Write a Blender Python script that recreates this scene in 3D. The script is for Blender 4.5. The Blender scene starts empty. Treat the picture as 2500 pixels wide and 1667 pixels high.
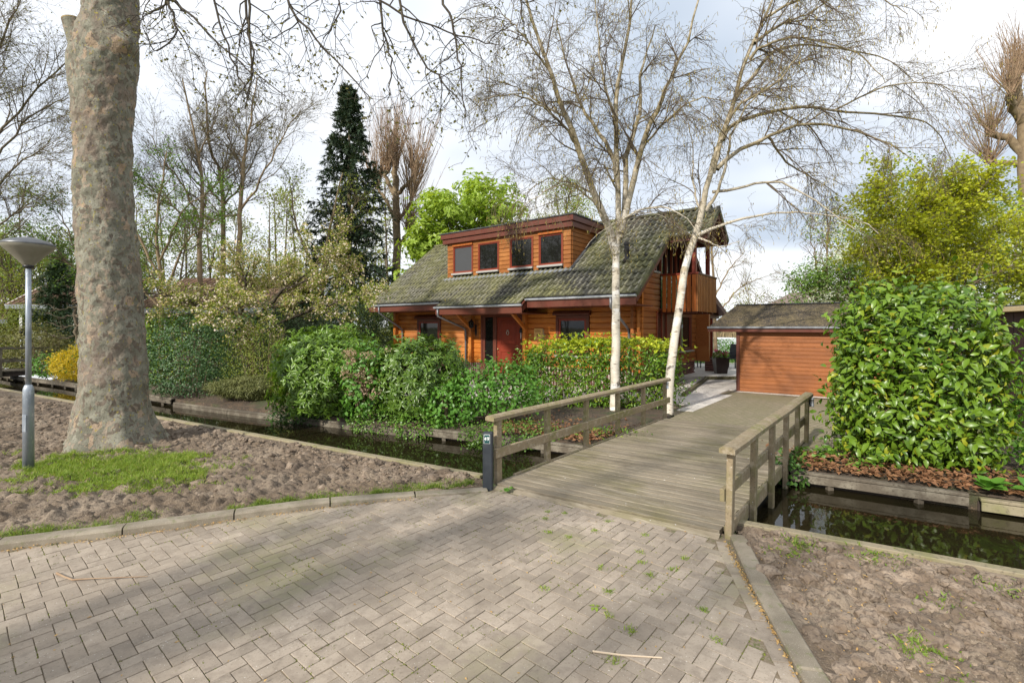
import bpy, math, random
import numpy as np
from mathutils import Vector, Matrix, noise as mnoise

sc = bpy.context.scene
R = math.radians
# ------------------------------------------------------------------ camera
cam_d = bpy.data.cameras.new('camera'); cam = bpy.data.objects.new('camera', cam_d)
sc.collection.objects.link(cam); sc.camera = cam
cam.location = (0, 0, 2.1); cam.rotation_euler = (R(90), 0, 0)
cam_d.sensor_width = 36; cam_d.lens = 17.0; cam_d.shift_y = -0.0146
cam_d.clip_start = 0.05; cam_d.clip_end = 2000
# ------------------------------------------------------------------ world, sun, exposure
SUN = Vector((-0.63, -0.777, 0)).normalized(); EL = R(32)
w = bpy.data.worlds.new('World'); sc.world = w; w.use_nodes = True
nt = w.node_tree; nt.nodes.clear()
def wn(t, **k):
    n = nt.nodes.new(t)
    for a, b in k.items(): setattr(n, a, b)
    return n
L = nt.links.new
sky = wn('ShaderNodeTexSky', sky_type='NISHITA', sun_disc=False, sun_elevation=EL,
         sun_rotation=math.atan2(SUN.x, SUN.y), air_density=1.0, dust_density=1.5)
tc = wn('ShaderNodeTexCoord'); sp = wn('ShaderNodeSeparateXYZ'); L(tc.outputs['Generated'], sp.inputs[0])
zz = wn('ShaderNodeMath', operation='ADD'); zz.inputs[1].default_value = 0.22; L(sp.outputs[2], zz.inputs[0])
zm = wn('ShaderNodeMath', operation='MAXIMUM'); zm.inputs[1].default_value = 0.12; L(zz.outputs[0], zm.inputs[0])
dx = wn('ShaderNodeMath', operation='DIVIDE'); L(sp.outputs[0], dx.inputs[0]); L(zm.outputs[0], dx.inputs[1])
dy = wn('ShaderNodeMath', operation='DIVIDE'); L(sp.outputs[1], dy.inputs[0]); L(zm.outputs[0], dy.inputs[1])
cb = wn('ShaderNodeCombineXYZ'); L(dx.outputs[0], cb.inputs[0]); L(dy.outputs[0], cb.inputs[1])
cb.inputs[2].default_value = 3.7
n1 = wn('ShaderNodeTexNoise'); n1.inputs['Scale'].default_value = 0.75; n1.inputs['Detail'].default_value = 4
n1.inputs['Roughness'].default_value = 0.45
L(cb.outputs[0], n1.inputs['Vector'])
r1 = wn('ShaderNodeValToRGB'); L(n1.outputs[0], r1.inputs[0])
e = r1.color_ramp.elements
e[0].position = 0.36; e[0].color = (5.4, 6.2, 7.3, 1)
e[1].position = 0.58; e[1].color = (10.2, 10.3, 10.5, 1)
x = e.new(0.49); x.color = (8.7, 9.15, 9.9, 1)
n2 = wn('ShaderNodeTexNoise'); n2.inputs['Scale'].default_value = 1.3; n2.inputs['Detail'].default_value = 3
L(cb.outputs[0], n2.inputs['Vector'])
r2 = wn('ShaderNodeValToRGB'); L(n2.outputs[0], r2.inputs[0])
r2.color_ramp.elements[0].position = 0.30; r2.color_ramp.elements[0].color = (.72, .72, .72, 1)
r2.color_ramp.elements[1].position = 0.55; r2.color_ramp.elements[1].color = (.97, .97, .97, 1)
mx = wn('ShaderNodeMixRGB'); L(r2.outputs[0], mx.inputs[0]); L(sky.outputs[0], mx.inputs[1]); L(r1.outputs[0], mx.inputs[2])
bg = wn('ShaderNodeBackground'); bg.inputs[1].default_value = 0.10; L(mx.outputs[0], bg.inputs[0])
wo = wn('ShaderNodeOutputWorld'); L(bg.outputs[0], wo.inputs[0])
sd = bpy.data.lights.new('sun', 'SUN'); sd.energy = 4.4; sd.angle = R(1.2); sd.color = (1, .94, .85)
sun = bpy.data.objects.new('sun', sd); sc.collection.objects.link(sun)
ldir = Vector((-SUN.x * math.cos(EL), -SUN.y * math.cos(EL), -math.sin(EL)))
sun.rotation_euler = ldir.to_track_quat('-Z', 'Y').to_euler(); sun.location = (-8, -18, 22)
vs = sc.view_settings; vs.view_transform = 'Standard'; vs.look = 'None'; vs.exposure = 0.28; vs.gamma = 1
sc.cycles.max_bounces = 6; sc.cycles.diffuse_bounces = 3; sc.cycles.glossy_bounces = 3
sc.cycles.transmission_bounces = 4; sc.cycles.transparent_max_bounces = 4
sc.cycles.use_denoising = True
sc.cycles.sample_clamp_indirect = 6
# ------------------------------------------------------------------ materials
MAT = {}
class NG:
    def __init__(s, name):
        s.m = bpy.data.materials.new(name); s.m.use_nodes = True; s.t = s.m.node_tree; s.t.nodes.clear()
        MAT[name] = s.m
        s.out = s.n('ShaderNodeOutputMaterial')
    def n(s, t, **k):
        x = s.t.nodes.new(t)
        for a, b in k.items(): setattr(x, a, b)
        return x
    def l(s, a, b): s.t.links.new(a, b)
    def coord(s, kind='pos', scale=(1, 1, 1)):
        if kind == 'pos': o = s.n('ShaderNodeNewGeometry').outputs['Position']
        else: o = s.n('ShaderNodeTexCoord').outputs['Object']
        mp = s.n('ShaderNodeMapping'); mp.inputs['Scale'].default_value = scale; s.l(o, mp.inputs[0])
        return mp.outputs[0]
    def noise(s, vec, scale, detail=4, rough=.55, dist=0):
        x = s.n('ShaderNodeTexNoise'); x.inputs['Scale'].default_value = scale; x.inputs['Detail'].default_value = detail
        x.inputs['Roughness'].default_value = rough; x.inputs['Distortion'].default_value = dist
        s.l(vec, x.inputs['Vector']); return x.outputs[0]
    def ramp(s, v, lo, hi, a=(0, 0, 0, 1), b=(1, 1, 1, 1)):
        x = s.n('ShaderNodeValToRGB'); s.l(v, x.inputs[0]); e = x.color_ramp.elements
        e[0].position = lo; e[1].position = hi; e[0].color = a; e[1].color = b; return x.outputs[0]
    def mix(s, f, a, b, mode='MIX'):
        x = s.n('ShaderNodeMixRGB', blend_type=mode)
        for i, v in enumerate((f, a, b)):
            if hasattr(v, 'is_linked') or isinstance(v, bpy.types.NodeSocket): s.l(v, x.inputs[i])
            else: x.inputs[i].default_value = v if i == 0 else (*v[:3], 1)
        return x.outputs[0]
def c4(c): return (c[0], c[1], c[2], 1)
def mat(name, base, rough=.65, layers=(), bump=(), coord='pos', scale=(1, 1, 1), rnd=0, rndo=0, spec=.4, metal=0, coat=0, ior=1.45):
    """layers: (noise scale, detail, colour, lo, hi[, stretch]) mixed over base; bump: (scale, strength, distance)"""
    g = NG(name); v = g.coord(coord, scale); col = None
    cur = c4(base)
    for ly in layers:
        vv = g.coord(coord, ly[5]) if len(ly) > 5 else v
        f = g.ramp(g.noise(vv, ly[0], ly[1]), ly[3], ly[4])
        cur = g.mix(f, cur, c4(ly[2]))
    if rnd or rndo:
        src = g.n('ShaderNodeNewGeometry').outputs['Random Per Island'] if rnd else g.n('ShaderNodeObjectInfo').outputs['Random']
        am = rnd or rndo
        f = g.ramp(src, 0, 1, (1 - am, 1 - am, 1 - am, 1), (1 + am, 1 + am, 1 + am, 1))
        cur = g.mix(1.0, cur, f, 'MULTIPLY')
    b = g.n('ShaderNodeBsdfPrincipled')
    if isinstance(cur, tuple): b.inputs['Base Color'].default_value = cur
    else: g.l(cur, b.inputs['Base Color'])
    b.inputs['Roughness'].default_value = rough; b.inputs['Metallic'].default_value = metal
    b.inputs['Specular IOR Level'].default_value = spec; b.inputs['Coat Weight'].default_value = coat
    b.inputs['IOR'].default_value = ior
    prev = None
    for bs in bump:
        vv = g.coord(coord, bs[3]) if len(bs) > 3 else v
        bn = g.n('ShaderNodeBump'); bn.inputs['Strength'].default_value = bs[1]; bn.inputs['Distance'].default_value = bs[2]
        g.l(g.noise(vv, bs[0], 5), bn.inputs['Height'])
        if prev: g.l(prev, bn.inputs['Normal'])
        prev = bn.outputs[0]
    if prev: g.l(prev, b.inputs['Normal'])
    g.l(b.outputs[0], g.out.inputs[0]); return g.m
def leafmat(name, c1, c2, trans=.3, rough=.45, c3=None, spec=.4, nscale=1.1):
    g = NG(name); ri = g.n('ShaderNodeNewGeometry').outputs['Random Per Island']
    x = g.n('ShaderNodeValToRGB'); g.l(ri, x.inputs[0]); e = x.color_ramp.elements
    e[0].color = c4(c1); e[1].color = c4(c2); e[1].position = .85 if c3 else 1
    if c3: k = e.new(.97); k.color = c4(c3)
    cur = g.mix(g.ramp(g.noise(g.coord(), nscale, 2), .35, .7), x.outputs[0], (.8, .85, .75), 'MULTIPLY')
    b = g.n('ShaderNodeBsdfPrincipled'); g.l(cur, b.inputs['Base Color']); b.inputs['Roughness'].default_value = rough
    b.inputs['Specular IOR Level'].default_value = spec
    t = g.n('ShaderNodeBsdfTranslucent'); g.l(g.mix(1.0, cur, (1.35, 1.25, .5), 'MULTIPLY'), t.inputs[0])
    m = g.n('ShaderNodeMixShader'); m.inputs[0].default_value = trans
    g.l(b.outputs[0], m.inputs[1]); g.l(t.outputs[0], m.inputs[2]); g.l(m.outputs[0], g.out.inputs[0]); return g.m

mat('paver', (.300, .250, .196), .85, [(1.1, 4, (.375, .315, .25), .42, .62), (5.0, 4, (.25, .205, .16), .50, .74), (85, 2, (.72, .69, .62), .70, .73), (60, 3, (.20, .165, .125), .58, .74), (.6, 4, (.235, .215, .12), .52, .68), (14, 4, (.26, .215, .17), .5, .7)],
    [(180, .5, .004), (40, .3, .004)], rndo=.13, spec=.25)
mat('paver_far', (.300, .250, .196), .85, [(1.1, 4, (.375, .315, .25), .42, .62), (5.0, 4, (.25, .205, .16), .50, .74), (85, 2, (.72, .69, .62), .70, .73), (60, 3, (.20, .165, .125), .58, .74), (.6, 4, (.235, .215, .12), .52, .68), (14, 4, (.26, .215, .17), .5, .7)],
    [(180, .5, .004), (40, .3, .004)], rnd=.13, spec=.25)
mat('joint_sand', (.19, .152, .10), .95, [(9, 4, (.12, .13, .05), .5, .62), (60, 3, (.24, .19, .14), .5, .6)], [(90, .5, .004)])
mat('kerb_concrete', (.20, .17, .125), .85, [(3, 5, (.29, .25, .19), .45, .65), (14, 4, (.16, .16, .08), .55, .7), (150, 2, (.40, .36, .30), .62, .7)], [(120, .4, .003), (12, .3, .006)])
mat('soil', (.150, .112, .076), .95, [(1.3, 5, (.25, .198, .145), .44, .6), (24, 5, (.10, .075, .055), .48, .66), (90, 3, (.30, .245, .185), .60, .68), (.5, 3, (.125, .095, .07), .52, .68)], [(55, .8, .02), (170, .6, .006)])
mat('soil_clod', (.172, .128, .090), .95, [(6, 5, (.27, .212, .158), .42, .6), (40, 4, (.12, .09, .068), .5, .66)], [(70, .8, .012)], rnd=.18)
mat('garden_soil', (.070, .054, .040), .95, [(4, 5, (.105, .075, .05), .48, .62), (25, 4, (.17, .115, .075), .56, .66), (1.5, 3, (.06, .07, .03), .5, .66)], [(35, .7, .03)])
mat('lawn', (.085, .16, .025), .9, [(3, 4, (.13, .22, .04), .4, .65), (40, 3, (.05, .10, .015), .5, .7)], [(80, .8, .03)])
mat('far_land', (.10, .13, .045), .95, [(.4, 4, (.16, .15, .07), .45, .65)])
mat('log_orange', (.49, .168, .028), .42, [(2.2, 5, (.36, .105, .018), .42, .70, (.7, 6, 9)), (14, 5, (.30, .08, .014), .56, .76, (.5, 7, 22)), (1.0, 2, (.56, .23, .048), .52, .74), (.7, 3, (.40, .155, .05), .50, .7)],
    [(20, .14, .004, (.6, 6, 14))], coord='obj', rndo=.14)
mat('log_shaded', (.32, .112, .030), .38, [(2.2, 5, (.24, .075, .019), .42, .7, (6, .7, 9)), (14, 5, (.19, .055, .013), .56, .76, (7, .5, 22)), (1.0, 2, (.38, .15, .045), .52, .74)],
    [(20, .14, .004, (6, .6, 14))], coord='obj', rndo=.13)  # duller copy of the orange logs; the gable's lack of sun painted in
mat('board_ochre', (.31, .115, .028), .45, [(3, 5, (.23, .078, .018), .42, .7, (.7, 4, 6)), (16, 4, (.19, .056, .013), .58, .76, (.6, 4, 18)), (1.3, 2, (.38, .155, .042), .52, .74)], [(20, .12, .003, (.6, 5, 12))], coord='obj', rndo=.13)
mat('shed_board', (.27, .088, .022), .55, [(2.5, 5, (.19, .06, .015), .42, .7, (.6, 1, 7)), (16, 5, (.33, .125, .036), .5, .7, (.4, 1, 14)), (7, 3, (.13, .045, .012), .60, .75, (1, 1, 2.5)), (1.2, 3, (.20, .07, .022), .5, .7)], [(22, .15, .003, (.4, 1, 12))], coord='obj', rndo=.10)
mat('slat_orange', (.43, .125, .025), .42, [(4, 5, (.31, .082, .015), .42, .7, (6, 6, .7))], [(20, .12, .003, (9, 9, .6))], coord='obj', rndo=.14)
mat('red_brown', (.125, .042, .026), .4, [(3, 4, (.12, .032, .02), .4, .7)], [(30, .08, .002)], coord='obj')
mat('door_red', (.215, .036, .018), .36, [(3, 3, (.18, .029, .015), .4, .7)], [(40, .05, .002)], coord='obj')
mat('frame_red', (.235, .052, .022), .38, [(4, 3, (.19, .04, .018), .4, .7)], coord='obj')
mat('sill_white', (.36, .35, .33), .5, [(8, 4, (.35, .35, .33), .5, .75)], coord='obj')
mat('zinc', (.55, .58, .62), .38, [(6, 4, (.40, .43, .47), .45, .7)], metal=.55)
mat('pipe_grey', (.20, .20, .21), .45, [(9, 4, (.15, .15, .155), .5, .7)], metal=.4)
mat('black_rubber', (.022, .022, .024), .7)
mat('black_metal', (.018, .018, .02), .45, spec=.5)
mat('dark_interior', (.012, .010, .009), .9)
mat('brass', (.72, .55, .26), .3, metal=.9)
mat('pewter', (.5, .48, .42), .35, metal=.9)
mat('roof_felt', (.05, .052, .055), .8, [(5, 4, (.085, .09, .095), .45, .7)])
def tilemat(name, island):
    g = NG(name); v = g.coord()
    cur = g.mix(g.ramp(g.noise(v, .6, 4), .40, .60), (.075, .072, .062), (.125, .125, .058))
    cur = g.mix(g.ramp(g.noise(v, 2.6, 4), .56, .72), cur, (.050, .046, .040))
    src = g.n('ShaderNodeNewGeometry').outputs['Random Per Island'] if island else g.n('ShaderNodeObjectInfo').outputs['Random']
    cur = g.mix(1.0, cur, g.ramp(src, 0, 1, (.72, .72, .72, 1), (1.25, 1.25, 1.22, 1)), 'MULTIPLY')
    at = g.n('ShaderNodeAttribute', attribute_name='crest')
    wear_and_light = g.mix(1.0, at.outputs['Fac'], g.ramp(g.noise(v, 5.5, 4), .34, .58), 'MULTIPLY')  # pale crest wear, also painted to bring out the light on the rolls
    cur = g.mix(wear_and_light, cur, g.mix(g.ramp(g.noise(v, 1.1, 3), .42, .6), (.27, .255, .205), (.235, .225, .105)))
    cur = g.mix(g.ramp(g.noise(v, 24, 3), .67, .71), cur, (.48, .46, .40))
    cur = g.mix(g.ramp(g.noise(v, 10, 3), .66, .72), cur, (.26, .22, .055))
    b = g.n('ShaderNodeBsdfPrincipled'); g.l(cur, b.inputs[0]); b.inputs['Roughness'].default_value = .8; b.inputs['Specular IOR Level'].default_value = .3
    bn = g.n('ShaderNodeBump'); bn.inputs['Strength'].default_value = .4; bn.inputs['Distance'].default_value = .005; g.l(g.noise(v, 45, 5), bn.inputs['Height'])
    g.l(bn.outputs[0], b.inputs['Normal']); g.l(b.outputs[0], g.out.inputs[0])
tilemat('roof_tile', False); tilemat('roof_tile_far', True)
mat('neighbour_tile', (.17, .105, .072), .85, [(3, 4, (.22, .15, .10), .45, .65), (1, 3, (.10, .09, .045), .5, .7)], rnd=.2)
mat('plinth_brick', (.16, .06, .048), .8, [(7, 3, (.105, .042, .036), .45, .65)], rndo=.3)
mat('mortar', (.50, .44, .38), .9, [(20, 3, (.38, .33, .28), .45, .65)])
mat('paint_white', (.72, .72, .70), .5, [(2, 3, (.60, .60, .57), .5, .7)])
mat('cream', (.70, .56, .33), .5)
mat('dark_panel', (.040, .026, .030), .55, [(6, 4, (.055, .038, .040), .45, .7)])
mat('dark_timber', (.045, .033, .026), .7, [(5, 4, (.07, .05, .04), .45, .7)])
mat('bridge_wood', (.235, .195, .14), .8, [(.8, 5, (.165, .145, .078), .44, .62), (5, 5, (.30, .26, .195), .50, .68, (.35, 5, 5)), (16, 4, (.13, .105, .07), .54, .70, (.3, 6, 6)), (18, 2, (.60, .58, .54), .73, .75), (1.7, 4, (.145, .12, .085), .55, .72)], [(30, .4, .005, (.3, 5, 5))], coord='obj', rndo=.16)
mat('rail_wood', (.275, .215, .135), .8, [(2.2, 5, (.215, .195, .085), .45, .62), (12, 5, (.36, .30, .21), .5, .66), (45, 4, (.17, .135, .085), .55, .68), (34, 2, (.60, .58, .53), .72, .75)], [(50, .4, .004), (9, .25, .008)], rndo=.08)
mat('revet_wood', (.115, .095, .07), .85, [(4, 5, (.21, .185, .14), .45, .65), (30, 4, (.085, .07, .05), .52, .7)], [(40, .5, .006)], rndo=.15)
mat('revet_cap', (.29, .245, .165), .85, [(3, 5, (.22, .205, .10), .45, .65), (30, 4, (.16, .135, .09), .55, .7)], [(45, .4, .004)], rndo=.08)
mat('steel_beam', (.30, .32, .35), .5, [(5, 4, (.2, .21, .23), .45, .7)], metal=.4)
mat('post_plastic', (.030, .036, .044), .5, [(8, 4, (.045, .052, .06), .45, .7)], [(60, .1, .002)])
mat('sign_green', (.008, .060, .062), .35)
mat('white_print', (.82, .84, .82), .5)
mat('dark_print', (.03, .015, .01), .6)
mat('brown_print', (.16, .08, .03), .6)
mat('plaque_wood', (.60, .37, .13), .5, [(6, 4, (.50, .28, .085), .45, .7, (1, 4, 4))], coord='obj')
mat('plaque_edge', (.34, .23, .13), .8, [(40, 4, (.2, .12, .06), .45, .65)], coord='obj')
mat('galvanised', (.36, .40, .45), .42, [(5, 5, (.27, .31, .36), .42, .66), (30, 3, (.52, .55, .58), .58, .7, (1, 1, .4))], metal=.5, bump=[(90, .05, .002)])
mat('lamp_bowl', (.25, .235, .19), .35, [(5, 4, (.19, .175, .135), .45, .7)], spec=.5)
mat('lamp_cap', (.12, .125, .135), .45, [(7, 4, (.165, .17, .175), .45, .7)], metal=.3)
mat('pale_tile', (.58, .545, .50), .75, [(1.2, 4, (.48, .44, .395), .45, .65), (40, 3, (.66, .62, .57), .5, .65)], rnd=.08)
mat('pale_gravel', (.66, .60, .52), .9, [(60, 3, (.40, .34, .27), .5, .66), (25, 3, (.75, .70, .63), .5, .66)], [(60, .9, .03)])
mat('edging', (.15, .135, .075), .85, [(20, 4, (.08, .075, .035), .45, .65)], [(30, .4, .006)])
mat('shed_roof', (.055, .046, .036), .95, [(2.2, 5, (.115, .092, .05), .42, .60), (22, 4, (.19, .145, .08), .50, .62), (48, 3, (.40, .33, .22), .66, .71), (9, 4, (.04, .035, .028), .55, .7)], [(30, .9, .03)])
mat('thatch', (.20, .155, .135), .95, [(3, 5, (.14, .105, .09), .45, .65)], [(14, .6, .05)])
mat('planter', (.035, .020, .018), .3, [(3, 3, (.05, .032, .028), .4, .7)], spec=.5)
mat('chair_dark', (.030, .032, .036), .6)
mat('table_grey', (.42, .43, .44), .4)
mat('boat_white', (.62, .66, .70), .4)
mat('reed', (.42, .33, .20), .9, [(30, 3, (.30, .23, .13), .45, .65, (1, 1, .1))], rnd=.2)
mat('bark_grey', (.16, .125, .085), .9, [(4, 5, (.10, .08, .055), .45, .65), (2, 3, (.15, .14, .07), .5, .7)], [(20, .6, .02, (1, 1, .3))])
mat('bark_tan', (.235, .175, .105), .9, [(4, 5, (.16, .115, .07), .45, .65)], [(20, .6, .02, (1, 1, .3))])
mat('bark_dark', (.045, .036, .026), .9, [(5, 4, (.075, .062, .042), .45, .65)])
mat('twig_brown', (.125, .094, .064), .85, [(3, 3, (.17, .13, .085), .45, .65)])
mat('twig_pale', (.33, .23, .145), .85, [(3, 3, (.24, .15, .09), .45, .65)])
mat('stem_tan', (.24, .175, .11), .9, [(8, 3, (.14, .10, .065), .45, .65)])
mat('catkin', (.29, .225, .06), .8, rnd=.4)
mat('cut_wood', (.34, .26, .13), .8, [(25, 4, (.25, .18, .085), .45, .65)])
mat('dead_twig', (.62, .50, .36), .8)
# plane bark: mottled flakes
g = NG('bark_plane'); v = g.coord('pos', (1, 1, .75))
def flakes(scale, dist=.35):
    nz = g.n('ShaderNodeTexNoise'); nz.inputs['Scale'].default_value = 7; nz.inputs['Detail'].default_value = 4; g.l(v, nz.inputs['Vector'])
    ad = g.mix(dist, v, nz.outputs['Color'], 'LINEAR_LIGHT')
    vo = g.n('ShaderNodeTexVoronoi'); vo.inputs['Scale'].default_value = scale; g.l(ad, vo.inputs['Vector'])
    sep = g.n('ShaderNodeSeparateColor'); g.l(vo.outputs['Color'], sep.inputs[0]); return sep.outputs[0], vo.outputs['Distance']
f1, d1 = flakes(9, .10); f2, d2 = flakes(17, .12)
cur = g.mix(g.ramp(f1, .1, .9), (.165, .158, .118), (.26, .25, .195))
cur = g.mix(g.ramp(f2, .82, .85), cur, (.275, .225, .17))
cur = g.mix(g.ramp(f1, .93, .95), cur, (.35, .26, .18))
cur = g.mix(g.ramp(f2, .12, .18, (1, 1, 1, 1), (0, 0, 0, 1)), cur, (.145, .118, .09))
cur = g.mix(g.ramp(g.noise(v, 2.0, 4), .52, .70), cur, (.215, .165, .13))
cur = g.mix(g.ramp(g.noise(v, 22, 3), .64, .68), cur, (.30, .25, .06))
cur = g.mix(g.ramp(g.noise(v, 40, 4), .56, .70), cur, (.085, .072, .052))
b = g.n('ShaderNodeBsdfPrincipled'); g.l(cur, b.inputs[0]); b.inputs['Roughness'].default_value = .85; b.inputs['Specular IOR Level'].default_value = .3
bn = g.n('ShaderNodeBump'); bn.inputs['Strength'].default_value = .9; bn.inputs['Distance'].default_value = .02; g.l(f2, bn.inputs['Height'])
bn2 = g.n('ShaderNodeBump'); bn2.inputs['Strength'].default_value = .7; bn2.inputs['Distance'].default_value = .02; g.l(g.noise(v, 26, 6), bn2.inputs['Height']); g.l(bn.outputs[0], bn2.inputs['Normal'])
g.l(bn2.outputs[0], b.inputs['Normal']); g.l(b.outputs[0], g.out.inputs[0])
# birch bark: pale with dark bands, olive on the thin limbs
g = NG('bark_birch'); v = g.coord('pos', (1, 1, 1))
cur = g.mix(g.ramp(g.noise(v, 3.0, 4), .48, .68), (.64, .585, .49), (.42, .35, .24))
cur = g.mix(g.ramp(g.noise(g.coord('pos', (5, 5, 34)), 1.0, 4), .60, .66), cur, (.17, .13, .09))
cur = g.mix(g.ramp(g.noise(g.coord('pos', (1, 1, 3.2)), 1.0, 2), .60, .63), cur, (.74, .71, .66))
cur = g.mix(g.ramp(g.noise(v, 5.0, 4), .60, .70), cur, (.09, .07, .05))
sz = g.n('ShaderNodeSeparateXYZ'); g.l(v, sz.inputs[0])
hm = g.n('ShaderNodeMapRange'); hm.inputs[1].default_value = 3.6; hm.inputs[2].default_value = 6.5; g.l(sz.outputs[2], hm.inputs[0])
olive = g.mix(g.ramp(g.noise(v, 6, 4), .45, .66), (.19, .15, .075), (.44, .38, .28))
cur = g.mix(hm.outputs[0], cur, olive)
b = g.n('ShaderNodeBsdfPrincipled'); g.l(cur, b.inputs[0]); b.inputs['Roughness'].default_value = .7
bn = g.n('ShaderNodeBump'); bn.inputs['Strength'].default_value = .5; bn.inputs['Distance'].default_value = .01; g.l(g.noise(g.coord('pos', (6, 6, 30)), 1.0, 4), bn.inputs['Height'])
g.l(bn.outputs[0], b.inputs['Normal']); g.l(b.outputs[0], g.out.inputs[0])
# water
g = NG('water'); b = g.n('ShaderNodeBsdfPrincipled'); b.inputs['Base Color'].default_value = (.016, .013, .006, 1)
b.inputs['Roughness'].default_value = .025; b.inputs['IOR'].default_value = 1.36; b.inputs['Specular IOR Level'].default_value = .5
bn = g.n('ShaderNodeBump'); bn.inputs['Strength'].default_value = .05; bn.inputs['Distance'].default_value = .02
g.l(g.noise(g.coord('pos', (1, 1, 1)), 5, 3), bn.inputs['Height']); g.l(bn.outputs[0], b.inputs['Normal']); g.l(b.outputs[0], g.out.inputs[0])
# window glass (dark room behind, mirror-like coating)
def glassmat(name, base, rough=.03, ior=1.75):
    g = NG(name); b = g.n('ShaderNodeBsdfPrincipled'); b.inputs['Base Color'].default_value = c4(base)
    b.inputs['Roughness'].default_value = rough; b.inputs['IOR'].default_value = ior
    bn = g.n('ShaderNodeBump'); bn.inputs['Strength'].default_value = .03; bn.inputs['Distance'].default_value = .02
    g.l(g.noise(g.coord('pos', (1, 1, 1)), 2.2, 2), bn.inputs['Height']); g.l(bn.outputs[0], b.inputs['Normal'])
    g.l(b.outputs[0], g.out.inputs[0])
glassmat('glass', (.010, .010, .009), .03, 1.5); glassmat('insect_screen', (.060, .062, .066), .45, 1.4)
# brick-pattern sheet for paving too far off to tell pieces apart
def brickmat(name, c1, c2, mort, bw, bh, ms, rot, rough=.85, green=None, off=.5):
    g = NG(name); v0 = g.coord(); mp = g.n('ShaderNodeMapping'); mp.inputs['Rotation'].default_value = (0, 0, rot); g.l(v0, mp.inputs[0])
    br = g.n('ShaderNodeTexBrick'); g.l(mp.outputs[0], br.inputs['Vector']); br.offset = off
    br.inputs['Color1'].default_value = c4(c1); br.inputs['Color2'].default_value = c4(c2); br.inputs['Mortar'].default_value = c4(mort)
    br.inputs['Scale'].default_value = 1; br.inputs['Brick Width'].default_value = bw; br.inputs['Row Height'].default_value = bh; br.inputs['Mortar Size'].default_value = ms
    cur = br.outputs[0]
    if green: cur = g.mix(g.ramp(g.noise(v0, .9, 4), .46, .78), cur, green)
    cur = g.mix(g.ramp(g.noise(v0, 30, 4), .45, .7), cur, (.8, .78, .74), 'MULTIPLY')
    b = g.n('ShaderNodeBsdfPrincipled'); g.l(cur, b.inputs[0]); b.inputs['Roughness'].default_value = rough
    bn = g.n('ShaderNodeBump'); bn.inputs['Strength'].default_value = .5; bn.inputs['Distance'].default_value = .006; bn.invert = True
    g.l(br.outputs['Fac'], bn.inputs['Height']); g.l(bn.outputs[0], b.inputs['Normal']); g.l(b.outputs[0], g.out.inputs[0])
brickmat('drive_brick', (.27, .225, .155), (.22, .19, .12), (.13, .12, .06), .21, .105, .008, R(-39), green=(.185, .17, .085))
brickmat('plinth_front', (.16, .06, .048), (.115, .045, .04), (.45, .39, .33), .22, .07, .012, 0)
# foliage
leafmat('leaf_laurel', (.060, .135, .014), (.20, .32, .026), .25, .36, (.36, .38, .03), .5)
leafmat('leaf_hedge', (.085, .185, .018), (.17, .29, .026), .24, .3, (.30, .38, .03), .5)
leafmat('leaf_hedge_tip', (.40, .50, .035), (.62, .66, .06), .35, .35)
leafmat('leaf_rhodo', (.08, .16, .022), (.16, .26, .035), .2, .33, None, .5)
leafmat('leaf_rhodo_pale', (.11, .215, .026), (.21, .33, .042), .22, .33, None, .5)  # paler green than the dark rhododendron leaves
leafmat('leaf_hydrangea', (.085, .22, .028), (.145, .31, .045), .3, .4)
leafmat('leaf_ivy', (.095, .20, .026), (.165, .29, .04), .22, .38)
leafmat('leaf_ivy_dark', (.045, .10, .022), (.08, .16, .03), .2, .35)
leafmat('leaf_holly', (.038, .095, .032), (.085, .165, .05), .15, .48, None, .5)
leafmat('leaf_yellowgreen', (.17, .22, .03), (.27, .31, .045), .35, .5)
leafmat('leaf_maple', (.36, .43, .03), (.55, .56, .04), .42, .5)
leafmat('leaf_chestnut', (.27, .40, .04), (.42, .54, .09), .4, .45)
leafmat('leaf_spring', (.21, .28, .04), (.33, .38, .07), .4, .5)
leafmat('leaf_olive', (.18, .18, .06), (.28, .26, .09), .3, .5)
leafmat('leaf_birch', (.22, .26, .05), (.34, .36, .08), .4, .5)
leafmat('leaf_mid', (.10, .20, .03), (.18, .29, .05), .3, .45)
leafmat('leaf_dark', (.022, .048, .018), (.045, .08, .028), .12, .5)
leafmat('needle_spruce', (.030, .060, .036), (.070, .105, .055), .08, .6, (.115, .115, .055))
leafmat('needle_pine', (.03, .06, .022), (.055, .10, .035), .08, .6)
leafmat('needle_juniper', (.13, .15, .045), (.20, .20, .065), .12, .6)
leafmat('leaf_yellow', (.55, .42, .02), (.75, .58, .03), .35, .5)
leafmat('blossom_pink', (.80, .64, .57), (.92, .82, .76), .4, .6)
leafmat('blossom_white', (.62, .66, .56), (.82, .84, .76), .4, .6)
leafmat('petal_magenta', (.62, .02, .22), (.80, .08, .38), .3, .5)
leafmat('flower_dead', (.36, .24, .17), (.55, .40, .29), .25, .8)
leafmat('leaf_dead', (.17, .075, .035), (.33, .165, .08), .1, .8)
leafmat('leaf_bud', (.13, .12, .035), (.22, .20, .05), .3, .6)
leafmat('grass_blade', (.17, .27, .03), (.30, .40, .06), .3, .6, (.46, .42, .16))
leafmat('grass_strip', (.13, .21, .03), (.24, .33, .055), .3, .6, (.40, .36, .14))
leafmat('moss', (.14, .17, .03), (.24, .26, .05), .2, .9)
leafmat('husk', (.40, .23, .08), (.60, .40, .17), .15, .8)
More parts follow.
